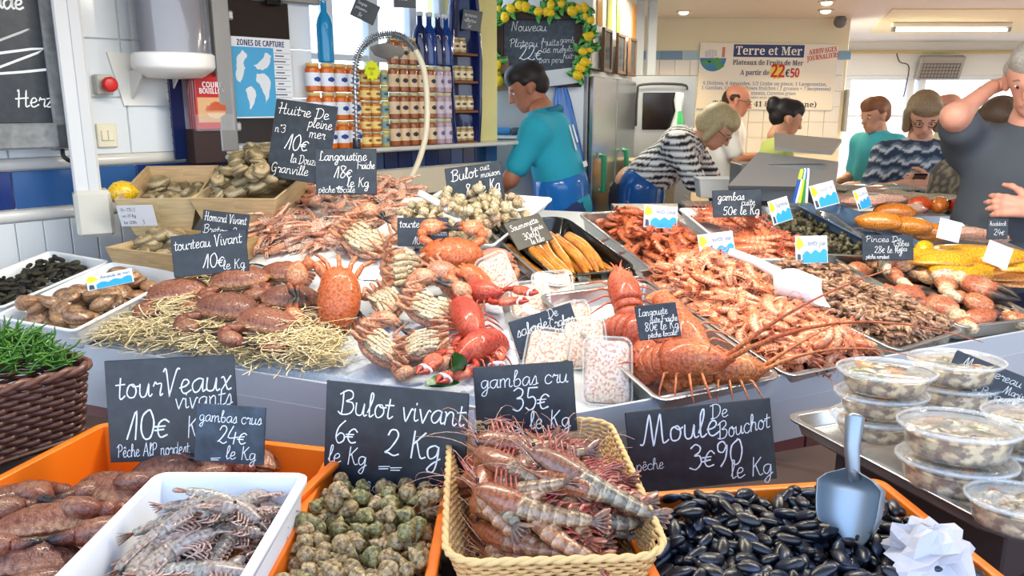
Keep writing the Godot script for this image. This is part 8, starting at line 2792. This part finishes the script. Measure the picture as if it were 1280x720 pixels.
func pattern(kind: int, p: Vector3, cols: Array) -> Color:
	if kind == 1:  # black and white curved stripes
		return cols[0] if sin((p.y * 0.9 + p.x * 0.35 + 0.04 * sin(p.x * 14.0)) * 190.0) > 0.0 else cols[1]
	if kind == 2:  # wavy printed bands in navy, grey and white
		var w := p.y + 0.012 * sin(p.x * 60.0) + 0.02 * cloth_noise.get_noise_3dv(p * 900.0)
		var k := fposmod(w * 14.0, 1.0)
		return cols[0] if k < 0.45 else (cols[1] if k < 0.7 else cols[2])
	if kind == 3:  # speckle
		var v := cloth_noise.get_noise_3dv(p * 4000.0)
		return cols[0] if v > 0.08 else cols[1]
	return cols[0]

func head_bones(h: Transform3D, k := 1.0) -> Array:
	var out := []
	for q in [[Vector3(0, 0.035, -0.025), Vector3(0, 0.035, 0.012), 0.083, 0.08], [Vector3(0, -0.01, 0.03), Vector3(0, -0.065, 0.042), 0.064, 0.046], [Vector3(0, -0.088, 0.05), Vector3(0, -0.094, 0.056), 0.03, 0.024], [Vector3(0, 0.008, 0.09), Vector3(0, -0.03, 0.108), 0.01, 0.014], [Vector3(-0.02, 0.016, 0.08), Vector3(0.02, 0.016, 0.08), 0.012, 0.012], [Vector3(-0.016, -0.058, 0.084), Vector3(0.016, -0.058, 0.084), 0.008, 0.008], [Vector3(-0.08, 0.01, -0.008), Vector3(-0.082, -0.03, 0.0), 0.018, 0.011], [Vector3(0.08, 0.01, -0.008), Vector3(0.082, -0.03, 0.0), 0.018, 0.011], [Vector3(0, -0.06, -0.02), Vector3(0, -0.13, -0.035), 0.058, 0.058]]:
		out.append([h * (q[0] * k), h * (q[1] * k), q[2] * k, q[3] * k])
	return out

# hand: wrist frame with x towards the fingers, y out of the back of the hand, z towards the thumb
func hand_bones(h: Transform3D, curl: float, k := 1.0) -> Array:
	var out := [[Vector3(-0.02, 0, 0), Vector3(0.02, 0, 0), 0.026, 0.024], [Vector3(0.02, 0, -0.018), Vector3(0.075, 0, -0.028), 0.019, 0.013], [Vector3(0.02, 0, 0.0), Vector3(0.08, 0, 0.0), 0.019, 0.014], [Vector3(0.02, 0, 0.016), Vector3(0.078, 0, 0.024), 0.02, 0.014]]
	for i in 4:
		var z := 0.03 - 0.02 * i
		var len: float = [0.062, 0.07, 0.065, 0.05][i]
		var p := Vector3(0.08 - 0.004 * absf(i - 1.0), 0, z)
		var d := Vector3(1, 0, (1.5 - i) * 0.06).normalized()
		for s in 3:
			d = d.rotated(Vector3(0, 0, 1), -curl * [0.6, 1.0, 0.7][s])
			var e: Vector3 = p + d * len * [0.45, 0.32, 0.25][s]
			out.append([p, e, 0.0095 - 0.001 * s, 0.0088 - 0.001 * s])
			p = e
	var p := Vector3(0.015, -0.004, 0.026)
	var d := Vector3(0.6, -0.15, 0.75).normalized()
	for s in 3:
		var e: Vector3 = p + d * [0.04, 0.032, 0.026][s]
		out.append([p, e, 0.014 - 0.002 * s, 0.012 - 0.002 * s])
		p = e
		d = d.rotated(Vector3.UP, 0.35).rotated(Vector3(0, 0, 1), -curl * 0.3)
	var res := []
	for q in out:
		res.append([h * (q[0] * k), h * (q[1] * k), q[2] * k, q[3] * k])
	return res

# spec: joints in the frame of the person (x to the left hand's far side, y up, z forward)
func person(label: String, at: Vector3, yaw: float, s: Dictionary) -> Node3D:
	var o := thing("person", label, "person", Transform3D(Basis(Vector3.UP, yaw), at), "")
	var res: float = s.get("res", 1.35)
	var skin: Color = s.get("skin", lin(206, 150, 122))
	var hip: Vector3 = s.get("hip", Vector3(0, 0.95, 0))
	var chest: Vector3 = s.get("chest", Vector3(0, 1.28, 0))
	var head: Transform3D = s.head
	var wide: float = s.get("wide", 1.0)
	var side: Vector3 = s.get("side", Vector3.RIGHT)
	var neck := chest + (head.origin - chest) * 0.5 + Vector3(0, 0.02, -0.01)
	var bones := [[hip, chest, 0.1 * wide, 0.1 * wide, side, 1.4], [chest, neck, 0.07, 0.05, side, 1.2], [neck, head * Vector3(0, -0.1, -0.03), 0.05, 0.052]]
	var legs := [[hip, hip + Vector3(0, 0.05, 0), 0.09 * wide, 0.09 * wide, side, 1.4]]
	for l in [-1.0, 1.0]:
		legs.append([hip + side * l * 0.09, Vector3(hip.x + l * 0.1, 0.5, hip.z + 0.02), 0.085 * wide, 0.06])
		legs.append([Vector3(hip.x + l * 0.1, 0.5, hip.z + 0.02), Vector3(hip.x + l * 0.1, 0.09, hip.z - 0.02), 0.055, 0.04])
		legs.append([Vector3(hip.x + l * 0.1, 0.05, hip.z - 0.05), Vector3(hip.x + l * 0.11, 0.035, hip.z + 0.14), 0.045, 0.035])
	var sleeves := []
	for k in ["arm_l", "arm_r"]:
		var a: Array = s[k]
		bones.append([a[0], a[1], 0.05 * wide, 0.037])
		bones.append([a[1], a[2], 0.037, 0.026])
		var cut: float = s.get("sleeve", 0.75)
		sleeves.append([a[0], a[0].lerp(a[1], minf(cut, 1.0)), 0.066 * wide, 0.06 * wide])
		if cut > 1.0:
			sleeves.append([a[1], a[1].lerp(a[2], cut - 1.0), 0.056, 0.045])
		sleeves.append([chest + Vector3(0, 0.06, 0), a[0], 0.085 * wide, 0.068 * wide])
	var b := MB.new()
	net(b, bones, 0.014 * res, 0.05, [skin])
	net(b, legs, 0.03, 0.05, [skin])
	net(b, head_bones(head), 0.0065 * res, 0.018, [skin])
	for k in ["arm_l", "arm_r"]:
		var a: Array = s[k]
		if a.size() > 3:
			net(b, hand_bones(a[3], a[4] if a.size() > 4 else 0.35), 0.0045, 0.008, [skin])
	obj("body", b, M.skin, o)
	# shirt
	b = MB.new()
	var sb := [[hip + Vector3(0, -0.02, 0), hip.lerp(chest, 0.5), 0.122 * wide, 0.118 * wide, side, 1.42], [hip.lerp(chest, 0.5), chest, 0.118 * wide, 0.122 * wide, side, 1.4], [chest, chest.lerp(neck + Vector3(0, -0.03, 0), s.get("neck_cut", 1.0)), 0.1, 0.062, side, 1.15]]
	sb.append_array(sleeves)
	net(b, sb, 0.011 * res, 0.05, s.shirt, s.get("pattern", 0))
	obj("shirt", b, M.cloth, o)
	# trousers
	b = MB.new()
	var tb := [[hip + Vector3(0, -0.06, 0), hip + Vector3(0, 0.0, 0), 0.115 * wide, 0.115 * wide, side, 1.4]]
	for l in [-1.0, 1.0]:
		tb.append([hip + side * l * 0.09 + Vector3(0, -0.06, 0), Vector3(hip.x + l * 0.1, 0.5, hip.z + 0.02), 0.1 * wide, 0.076])
		tb.append([Vector3(hip.x + l * 0.1, 0.5, hip.z + 0.02), Vector3(hip.x + l * 0.1, 0.1, hip.z - 0.02), 0.074, 0.062])
	net(b, tb, 0.03, 0.05, [s.get("trousers", lin(40, 46, 66))])
	obj("trousers", b, M.cloth, o)
	# hair: list of bones in the frame of the head
	if s.has("hair"):
		b = MB.new()
		var hb := []
		for q in s.hair:
			hb.append([head * q[0], head * q[1], q[2], q[3]])
		net(b, hb, 0.0065 * res, 0.02, [s.hair_col])
		obj("hair", b, M.hair, o)
	# face
	b = MB.new()
	for l in [-1.0, 1.0]:
		b.ball(head * Vector3(l * 0.031, 0.002, 0.081), Vector3(0.013, 0.007, 0.01), lin(236, 232, 226), 5, 8, head.basis)
		b.ball(head * Vector3(l * 0.031, 0.001, 0.0895), Vector3(0.006, 0.006, 0.003), lin(46, 40, 36), 5, 8, head.basis)
	obj("eyes", b, M.skin, o)
	b = MB.new()
	for l in [-1.0, 1.0]:
		b.sweep([head * Vector3(l * 0.014, 0.02, 0.093), head * Vector3(l * 0.032, 0.026, 0.09), head * Vector3(l * 0.05, 0.019, 0.077)], [0.0028, 0.0034, 0.0018], 5, s.get("brow", lin(70, 54, 44)))
	obj("eyebrows", b, M.hair, o)
	b = MB.new()
	b.sweep([head * Vector3(-0.022, -0.06, 0.086), head * Vector3(0, -0.058, 0.0945), head * Vector3(0.022, -0.06, 0.086)], [0.0015, 0.0046, 0.0015], 6, skin.lerp(lin(160, 70, 66), 0.6))
	obj("lips", b, M.skin, o)
	if s.get("glasses", false):
		b = MB.new()
		for l in [-1.0, 1.0]:
			var pts := []
			for k in 14:
				var a := TAU * k / 14.0
				pts.append(head * Vector3(l * 0.033 + cos(a) * 0.024, 0.002 + sin(a) * 0.017, 0.1))
			for k in 14:
				b.sweep([pts[k], pts[(k + 1) % 14]], [0.0016], 4, lin(40, 34, 32))
			b.sweep([head * Vector3(l * 0.056, 0.006, 0.1), head * Vector3(l * 0.084, 0.008, 0.02), head * Vector3(l * 0.086, 0.0, -0.02)], [0.0018], 4, lin(40, 34, 32))
		b.sweep([head * Vector3(-0.01, 0.004, 0.1), head * Vector3(0.01, 0.004, 0.1)], [0.0016], 4, lin(40, 34, 32))
		obj("glasses", b, M.gloss, o)
	return o

func tilt(at: Vector3, pitch: float, yaw := 0.0, roll := 0.0) -> Transform3D:  # a head frame; pitch down is positive
	return Transform3D(Basis(Vector3.UP, yaw) * Basis(Vector3.RIGHT, pitch) * Basis(Vector3.BACK, roll), at)

func wrist(at: Vector3, x: Vector3, y: Vector3) -> Transform3D:
	return Transform3D(look(x, y), at)

var SHORT := [[Vector3(0, 0.055, -0.035), Vector3(0, 0.07, 0.02), 0.085, 0.075], [Vector3(0, 0.0, -0.06), Vector3(0, 0.03, -0.05), 0.07, 0.08], [Vector3(-0.06, 0.04, 0.0), Vector3(0.06, 0.04, 0.0), 0.035, 0.035], [Vector3(-0.03, 0.09, 0.055), Vector3(0.03, 0.09, 0.055), 0.028, 0.028]]
var BOB := [[Vector3(0, 0.06, -0.035), Vector3(0, 0.075, 0.02), 0.092, 0.078], [Vector3(0, 0.0, -0.06), Vector3(0, 0.03, -0.05), 0.085, 0.09], [Vector3(-0.082, 0.03, 0.0), Vector3(-0.082, -0.075, -0.005), 0.032, 0.024], [Vector3(0.082, 0.03, 0.0), Vector3(0.082, -0.075, -0.005), 0.032, 0.024], [Vector3(-0.06, 0.085, 0.06), Vector3(0.06, 0.08, 0.06), 0.026, 0.026]]
var BALD := [[Vector3(0, 0.0, -0.065), Vector3(0, 0.02, -0.06), 0.058, 0.06], [Vector3(-0.066, 0.02, -0.03), Vector3(-0.066, 0.03, 0.0), 0.03, 0.024], [Vector3(0.066, 0.02, -0.03), Vector3(0.066, 0.03, 0.0), 0.03, 0.024]]

func people() -> void:
	# fishmonger working at the back, seen from his right and behind
	var w := person("fishmonger in a turquoise polo and blue apron leaning over the sink", Vector3(0.27, 0, -4.42), -1.85, {
		"hip": Vector3(0, 0.98, -0.04), "chest": Vector3(0, 1.33, 0.07), "head": tilt(Vector3(-0.01, 1.6, 0.2), 0.42, 0.4), "wide": 1.08, "sleeve": 0.72,
		"arm_l": [Vector3(0.19, 1.38, 0.1), Vector3(0.24, 1.13, 0.22), Vector3(0.12, 0.96, 0.42), wrist(Vector3(0.11, 0.945, 0.44), Vector3(-0.3, -0.3, 0.9), Vector3(0.2, 0.9, 0.3))],
		"arm_r": [Vector3(-0.19, 1.38, 0.1), Vector3(-0.25, 1.12, 0.2), Vector3(-0.15, 0.97, 0.44), wrist(Vector3(-0.14, 0.955, 0.46), Vector3(0.3, -0.3, 0.9), Vector3(-0.2, 0.9, 0.3))],
		"skin": lin(176, 112, 84), "shirt": [lin(40, 166, 190)], "hair": SHORT, "hair_col": lin(36, 28, 24), "brow": lin(30, 24, 20), "trousers": lin(40, 60, 110)})
	var b := MB.new()
	net(b, [[Vector3(0, 0.55, -0.04), Vector3(0, 1.08, 0.0), 0.16, 0.15, Vector3.RIGHT, 1.35]], 0.016, 0.04, [lin(34, 116, 196)])
	obj("apron", b, M.gloss, w)
	b = MB.new()
	b.sweep([Vector3(-0.07, 1.47, 0.06), Vector3(0, 1.49, 0.01), Vector3(0.07, 1.47, 0.06)], [Vector2(0.02, 0.026)], 8, lin(30, 120, 150))
	obj("collar", b, M.cloth, w)
	b = MB.new()
	for q in [[-0.03, 1.36, 0.025, 0.1], [0.03, 1.34, 0.025, 0.14]]:
		b.box(Vector3(q[0], q[1], -0.068), Vector3(q[2], q[3], 0.004), lin(236, 238, 238), 0.001, Basis(Vector3.RIGHT, 0.3))
	b.box(Vector3(0, 1.2, -0.132), Vector3(0.1, 0.03, 0.004), lin(236, 238, 238), 0.001, Basis(Vector3.RIGHT, 0.3))
	obj("back_print", b, M.cloth, w)
	# woman bending over in a striped blouse
	var w2 := person("blonde woman bending down in a black and white striped blouse", Vector3(0.92, 0, -5.12), 1.15, {
		"hip": Vector3(0, 0.98, -0.16), "chest": Vector3(0, 1.22, 0.14), "head": tilt(Vector3(0, 1.37, 0.36), 0.7), "wide": 1.15, "sleeve": 0.95,
		"arm_l": [Vector3(0.18, 1.27, 0.16), Vector3(0.22, 1.05, 0.3), Vector3(0.1, 1.0, 0.5), wrist(Vector3(0.09, 0.995, 0.52), Vector3(0, -0.2, 1), Vector3(0, 1, 0.2))],
		"arm_r": [Vector3(-0.18, 1.27, 0.16), Vector3(-0.24, 1.06, 0.3), Vector3(-0.12, 1.0, 0.5), wrist(Vector3(-0.11, 0.995, 0.52), Vector3(0, -0.2, 1), Vector3(0, 1, 0.2))],
		"shirt": [lin(232, 230, 226), lin(34, 32, 34)], "pattern": 1, "hair": BOB, "hair_col": lin(206, 186, 140), "glasses": true})
	b = MB.new()
	net(b, [[Vector3(-0.05, 0.6, -0.12), Vector3(-0.05, 1.0, -0.08), 0.17, 0.15, Vector3.RIGHT, 1.3]], 0.018, 0.04, [lin(30, 84, 150)])
	obj("apron", b, M.gloss, w2)
	person("balding man with glasses in a white short-sleeved shirt", Vector3(1.7, 0, -6.5), 1.25, {
		"chest": Vector3(0, 1.26, 0.03), "head": tilt(Vector3(0, 1.54, 0.08), 0.2), "sleeve": 0.8, "wide": 1.08,
		"arm_l": [Vector3(0.19, 1.33, 0.03), Vector3(0.22, 1.08, 0.1), Vector3(0.16, 1.05, 0.34), wrist(Vector3(0.16, 1.05, 0.36), Vector3(0, 0, 1), Vector3(0, 1, 0))],
		"arm_r": [Vector3(-0.19, 1.33, 0.03), Vector3(-0.23, 1.1, 0.12), Vector3(-0.18, 1.14, 0.36), wrist(Vector3(-0.18, 1.14, 0.38), Vector3(0, 0, 1), Vector3(0, 1, 0))],
		"skin": lin(206, 140, 112), "shirt": [lin(226, 226, 228)], "hair": BALD, "hair_col": lin(70, 48, 36), "glasses": true})
	person("woman with black tied hair in a yellow green top", Vector3(1.87, 0, -5.8), 1.5, {"res": 1.6, "chest": Vector3(0, 1.14, 0.02), "head": tilt(Vector3(0, 1.41, 0.08), 0.3), "sleeve": 0.8, "wide": 0.92,
		"arm_l": [Vector3(0.16, 1.2, 0.02), Vector3(0.19, 0.98, 0.1), Vector3(0.12, 0.96, 0.32), wrist(Vector3(0.12, 0.96, 0.34), Vector3(0, 0, 1), Vector3(0, 1, 0))],
		"arm_r": [Vector3(-0.16, 1.2, 0.02), Vector3(-0.19, 0.98, 0.1), Vector3(-0.12, 0.96, 0.32), wrist(Vector3(-0.12, 0.96, 0.34), Vector3(0, 0, 1), Vector3(0, 1, 0))],
		"hip": Vector3(0, 0.85, 0), "shirt": [lin(188, 200, 110)], "hair": SHORT + [[Vector3(0, 0.05, -0.12), Vector3(0, 0.08, -0.13), 0.05, 0.045]], "hair_col": lin(24, 20, 22)})
	# customers
	person("woman with short reddish hair in a turquoise top", Vector3(2.72, 0, -6.0), -1.2, {"res": 1.6, "chest": Vector3(0, 1.17, 0.02), "head": tilt(Vector3(0, 1.43, 0.08), 0.2), "sleeve": 0.8, "wide": 1.0, "hip": Vector3(0, 0.88, 0),
		"arm_l": [Vector3(0.17, 1.23, 0.02), Vector3(0.21, 0.98, 0.04), Vector3(0.13, 0.95, 0.28), wrist(Vector3(0.13, 0.95, 0.3), Vector3(0, 0, 1), Vector3(0, 1, 0))],
		"arm_r": [Vector3(-0.17, 1.23, 0.02), Vector3(-0.22, 0.98, 0.02), Vector3(-0.15, 0.93, 0.26), wrist(Vector3(-0.15, 0.93, 0.28), Vector3(0, 0, 1), Vector3(0, 1, 0))],
		"shirt": [lin(70, 178, 196)], "hair": SHORT, "hair_col": lin(150, 96, 62)})
	var w6 := person("woman with bobbed hair in a blue patterned top looking at a phone", Vector3(2.43, 0, -4.85), -0.3, {
		"chest": Vector3(0, 1.17, 0.01), "head": tilt(Vector3(0, 1.44, 0.06), 0.45), "sleeve": 0.82, "wide": 1.06, "hip": Vector3(0, 0.86, 0),
		"arm_l": [Vector3(0.18, 1.22, 0.01), Vector3(0.25, 1.0, 0.06), Vector3(0.06, 1.08, 0.22), wrist(Vector3(0.045, 1.085, 0.225), Vector3(-0.95, 0.1, 0.2), Vector3(0, 0.4, 0.9)), 0.6],
		"arm_r": [Vector3(-0.18, 1.22, 0.01), Vector3(-0.26, 1.0, 0.05), Vector3(-0.1, 1.06, 0.22), wrist(Vector3(-0.085, 1.065, 0.225), Vector3(0.95, 0.1, 0.2), Vector3(0, 0.4, 0.9)), 0.6],
		"neck_cut": 0.35, "skin": lin(216, 158, 130), "shirt": [lin(46, 60, 82), lin(196, 204, 208), lin(96, 112, 130)], "pattern": 2, "hair": BOB, "hair_col": lin(176, 148, 112), "glasses": true})
	b = MB.new()
	b.box(Vector3(-0.02, 1.1, 0.25), Vector3(0.07, 0.012, 0.12), lin(26, 28, 32), 0.004, Basis(Vector3.RIGHT, -0.5))
	var ph := obj("phone", b, M.gloss)
	ph.transform = w6.transform
	tag(ph, "dark phone held by the woman in the patterned top", "phone")
	person("man with grey hair standing behind the woman with the phone", Vector3(3.3, 0, -6.1), -2.2, {"res": 1.6, "chest": Vector3(0, 1.2, 0.02), "head": tilt(Vector3(0, 1.47, 0.06), 0.1), "sleeve": 0.8,
		"arm_l": [Vector3(0.18, 1.26, 0.02), Vector3(0.23, 1.0, 0.0), Vector3(0.22, 0.78, 0.12), wrist(Vector3(0.22, 0.77, 0.13), Vector3(0, -1, 0.2), Vector3(1, 0, 0))],
		"arm_r": [Vector3(-0.18, 1.26, 0.02), Vector3(-0.23, 1.0, 0.0), Vector3(-0.22, 0.78, 0.12), wrist(Vector3(-0.22, 0.77, 0.13), Vector3(0, -1, 0.2), Vector3(-1, 0, 0))],
		"shirt": [lin(220, 214, 190)], "hair": BALD, "hair_col": lin(180, 172, 160), "skin": lin(214, 150, 126)})
	person("woman in a speckled grey top half hidden behind the man", Vector3(2.25, 0, -3.8), -0.7, {"res": 1.6, "chest": Vector3(0, 1.12, 0.0), "head": tilt(Vector3(0.02, 1.4, 0.05), 0.2), "sleeve": 0.85, "hip": Vector3(0, 0.85, 0),
		"arm_l": [Vector3(0.17, 1.18, 0.0), Vector3(0.22, 0.95, 0.05), Vector3(0.1, 0.95, 0.26), wrist(Vector3(0.09, 0.95, 0.28), Vector3(-0.5, 0, 0.8), Vector3(0, 1, 0))],
		"arm_r": [Vector3(-0.17, 1.18, 0.0), Vector3(-0.24, 0.97, 0.0), Vector3(-0.13, 0.9, 0.22), wrist(Vector3(-0.12, 0.9, 0.24), Vector3(0.4, 0, 0.9), Vector3(0, 1, 0))],
		"shirt": [lin(150, 140, 116), lin(92, 86, 80)], "pattern": 3, "hair": BOB, "hair_col": lin(110, 86, 66)})
	# man scratching his head at the right edge
	var w7 := person("grey haired man in a dark grey t-shirt with a hand behind his head", Vector3(1.88, 0, -2.95), -0.5, {
		"res": 1.0, "hip": Vector3(0, 0.92, 0), "chest": Vector3(0, 1.26, 0.0), "head": tilt(Vector3(-0.02, 1.6, 0.06), 0.3, -0.2), "wide": 1.22, "sleeve": 0.62,
		"arm_r": [Vector3(-0.19, 1.37, 0.0), Vector3(-0.25, 1.475, 0.2), Vector3(-0.14, 1.58, 0.03), wrist(Vector3(-0.13, 1.58, 0.01), Vector3(0.75, 0.3, -0.6), Vector3(-0.4, 0.6, 0.2)), 0.5],
		"arm_l": [Vector3(0.2, 1.36, 0.0), Vector3(0.27, 1.1, 0.08), Vector3(0.03, 1.17, 0.24), wrist(Vector3(0.015, 1.172, 0.245), Vector3(-1, 0.05, 0.0), Vector3(0, 0.3, 0.9)), 0.45],
		"skin": lin(214, 152, 128), "shirt": [lin(72, 78, 86)], "hair": SHORT, "hair_col": lin(190, 186, 176), "brow": lin(150, 140, 128)})
	b = MB.new()
	b.sweep([Vector3(0.066, 1.155, 0.222), Vector3(0.04, 1.164, 0.232)], [Vector2(0.036, 0.036)], 14, lin(190, 194, 196))
	b.ball(Vector3(0.052, 1.165, 0.262), Vector3(0.018, 0.018, 0.008), lin(206, 210, 212), 6, 12)
	obj("wristwatch", b, M.steel, w7)

func _ready() -> void:
	rng.seed = 20240
	# camera
	var cam := Camera3D.new()
	cam.name = "camera"
	cam.position = Vector3(0, 1.52, 0)
	cam.rotation_degrees = Vector3(-13, 0, 0)
	cam.fov = 39.5978
	cam.near = 0.05
	cam.far = 120.0
	add_child(cam)
	cam.current = true
	# daylight
	var sky := ProceduralSkyMaterial.new()
	sky.sky_top_color = Color(0.66, 0.78, 0.95)
	sky.sky_horizon_color = Color(0.94, 0.96, 0.98)
	sky.ground_bottom_color = Color(0.72, 0.72, 0.70)
	sky.ground_horizon_color = Color(0.86, 0.87, 0.87)
	sky.sky_energy_multiplier = 1.7
	sky.ground_energy_multiplier = 1.5
	sky.sun_angle_max = 0.0
	var env := Environment.new()
	env.background_mode = Environment.BG_SKY
	env.sky = Sky.new()
	env.sky.sky_material = sky
	env.tonemap_mode = Environment.TONE_MAPPER_LINEAR
	env.tonemap_exposure = 1.22
	env.sdfgi_enabled = true
	env.ssao_enabled = true
	env.ssil_enabled = true
	var we := WorldEnvironment.new()
	we.environment = env
	add_child(we)
	make_materials()
	M.tube = glow(Color(1.0, 0.98, 0.92), 3.0)
	M.spot_glow = glow(Color(1.0, 0.92, 0.72), 3.0)
	# ceiling lamps: one in view over the shop floor, the rest unseen, added to brighten stall and hall
	tube_light(Vector3(4.35, 2.295, -8.3), 1.1, 0.0, 14.0, "lit fluorescent tube on the cream ceiling panel")
	tube_light(Vector3(-0.3, 2.309, -1.9), 1.2, 0.4, 2.4, "added unseen fluorescent tube over the crab display")  # unseen lamp, added as base light for the crab side
	tube_light(Vector3(1.1, 2.309, -1.9), 1.2, -0.45, 2.6, "added unseen fluorescent tube over the prawn trays")  # its twin, likewise added out of view for base light on the prawns
	tube_light(Vector3(5.6, 2.309, -5.4), 1.2, 0.0, 12.0, "added unseen fluorescent tube brightening the customers beside the stall")  # added outside the frame to brighten the far right and the people
	tube_light(Vector3(0.6, 2.309, -5.6), 1.2, 0.0, 4.5, "added unseen fluorescent tube over the preparation area")  # unseen added lamp that lifts the rear of the shop
	room()
	stall()
	front_goods()
	right_goods()
	left_goods()
	centre_goods()
	extra_right()
	extra_front()
	slates()
	wall_things()
	back_things()
	people()
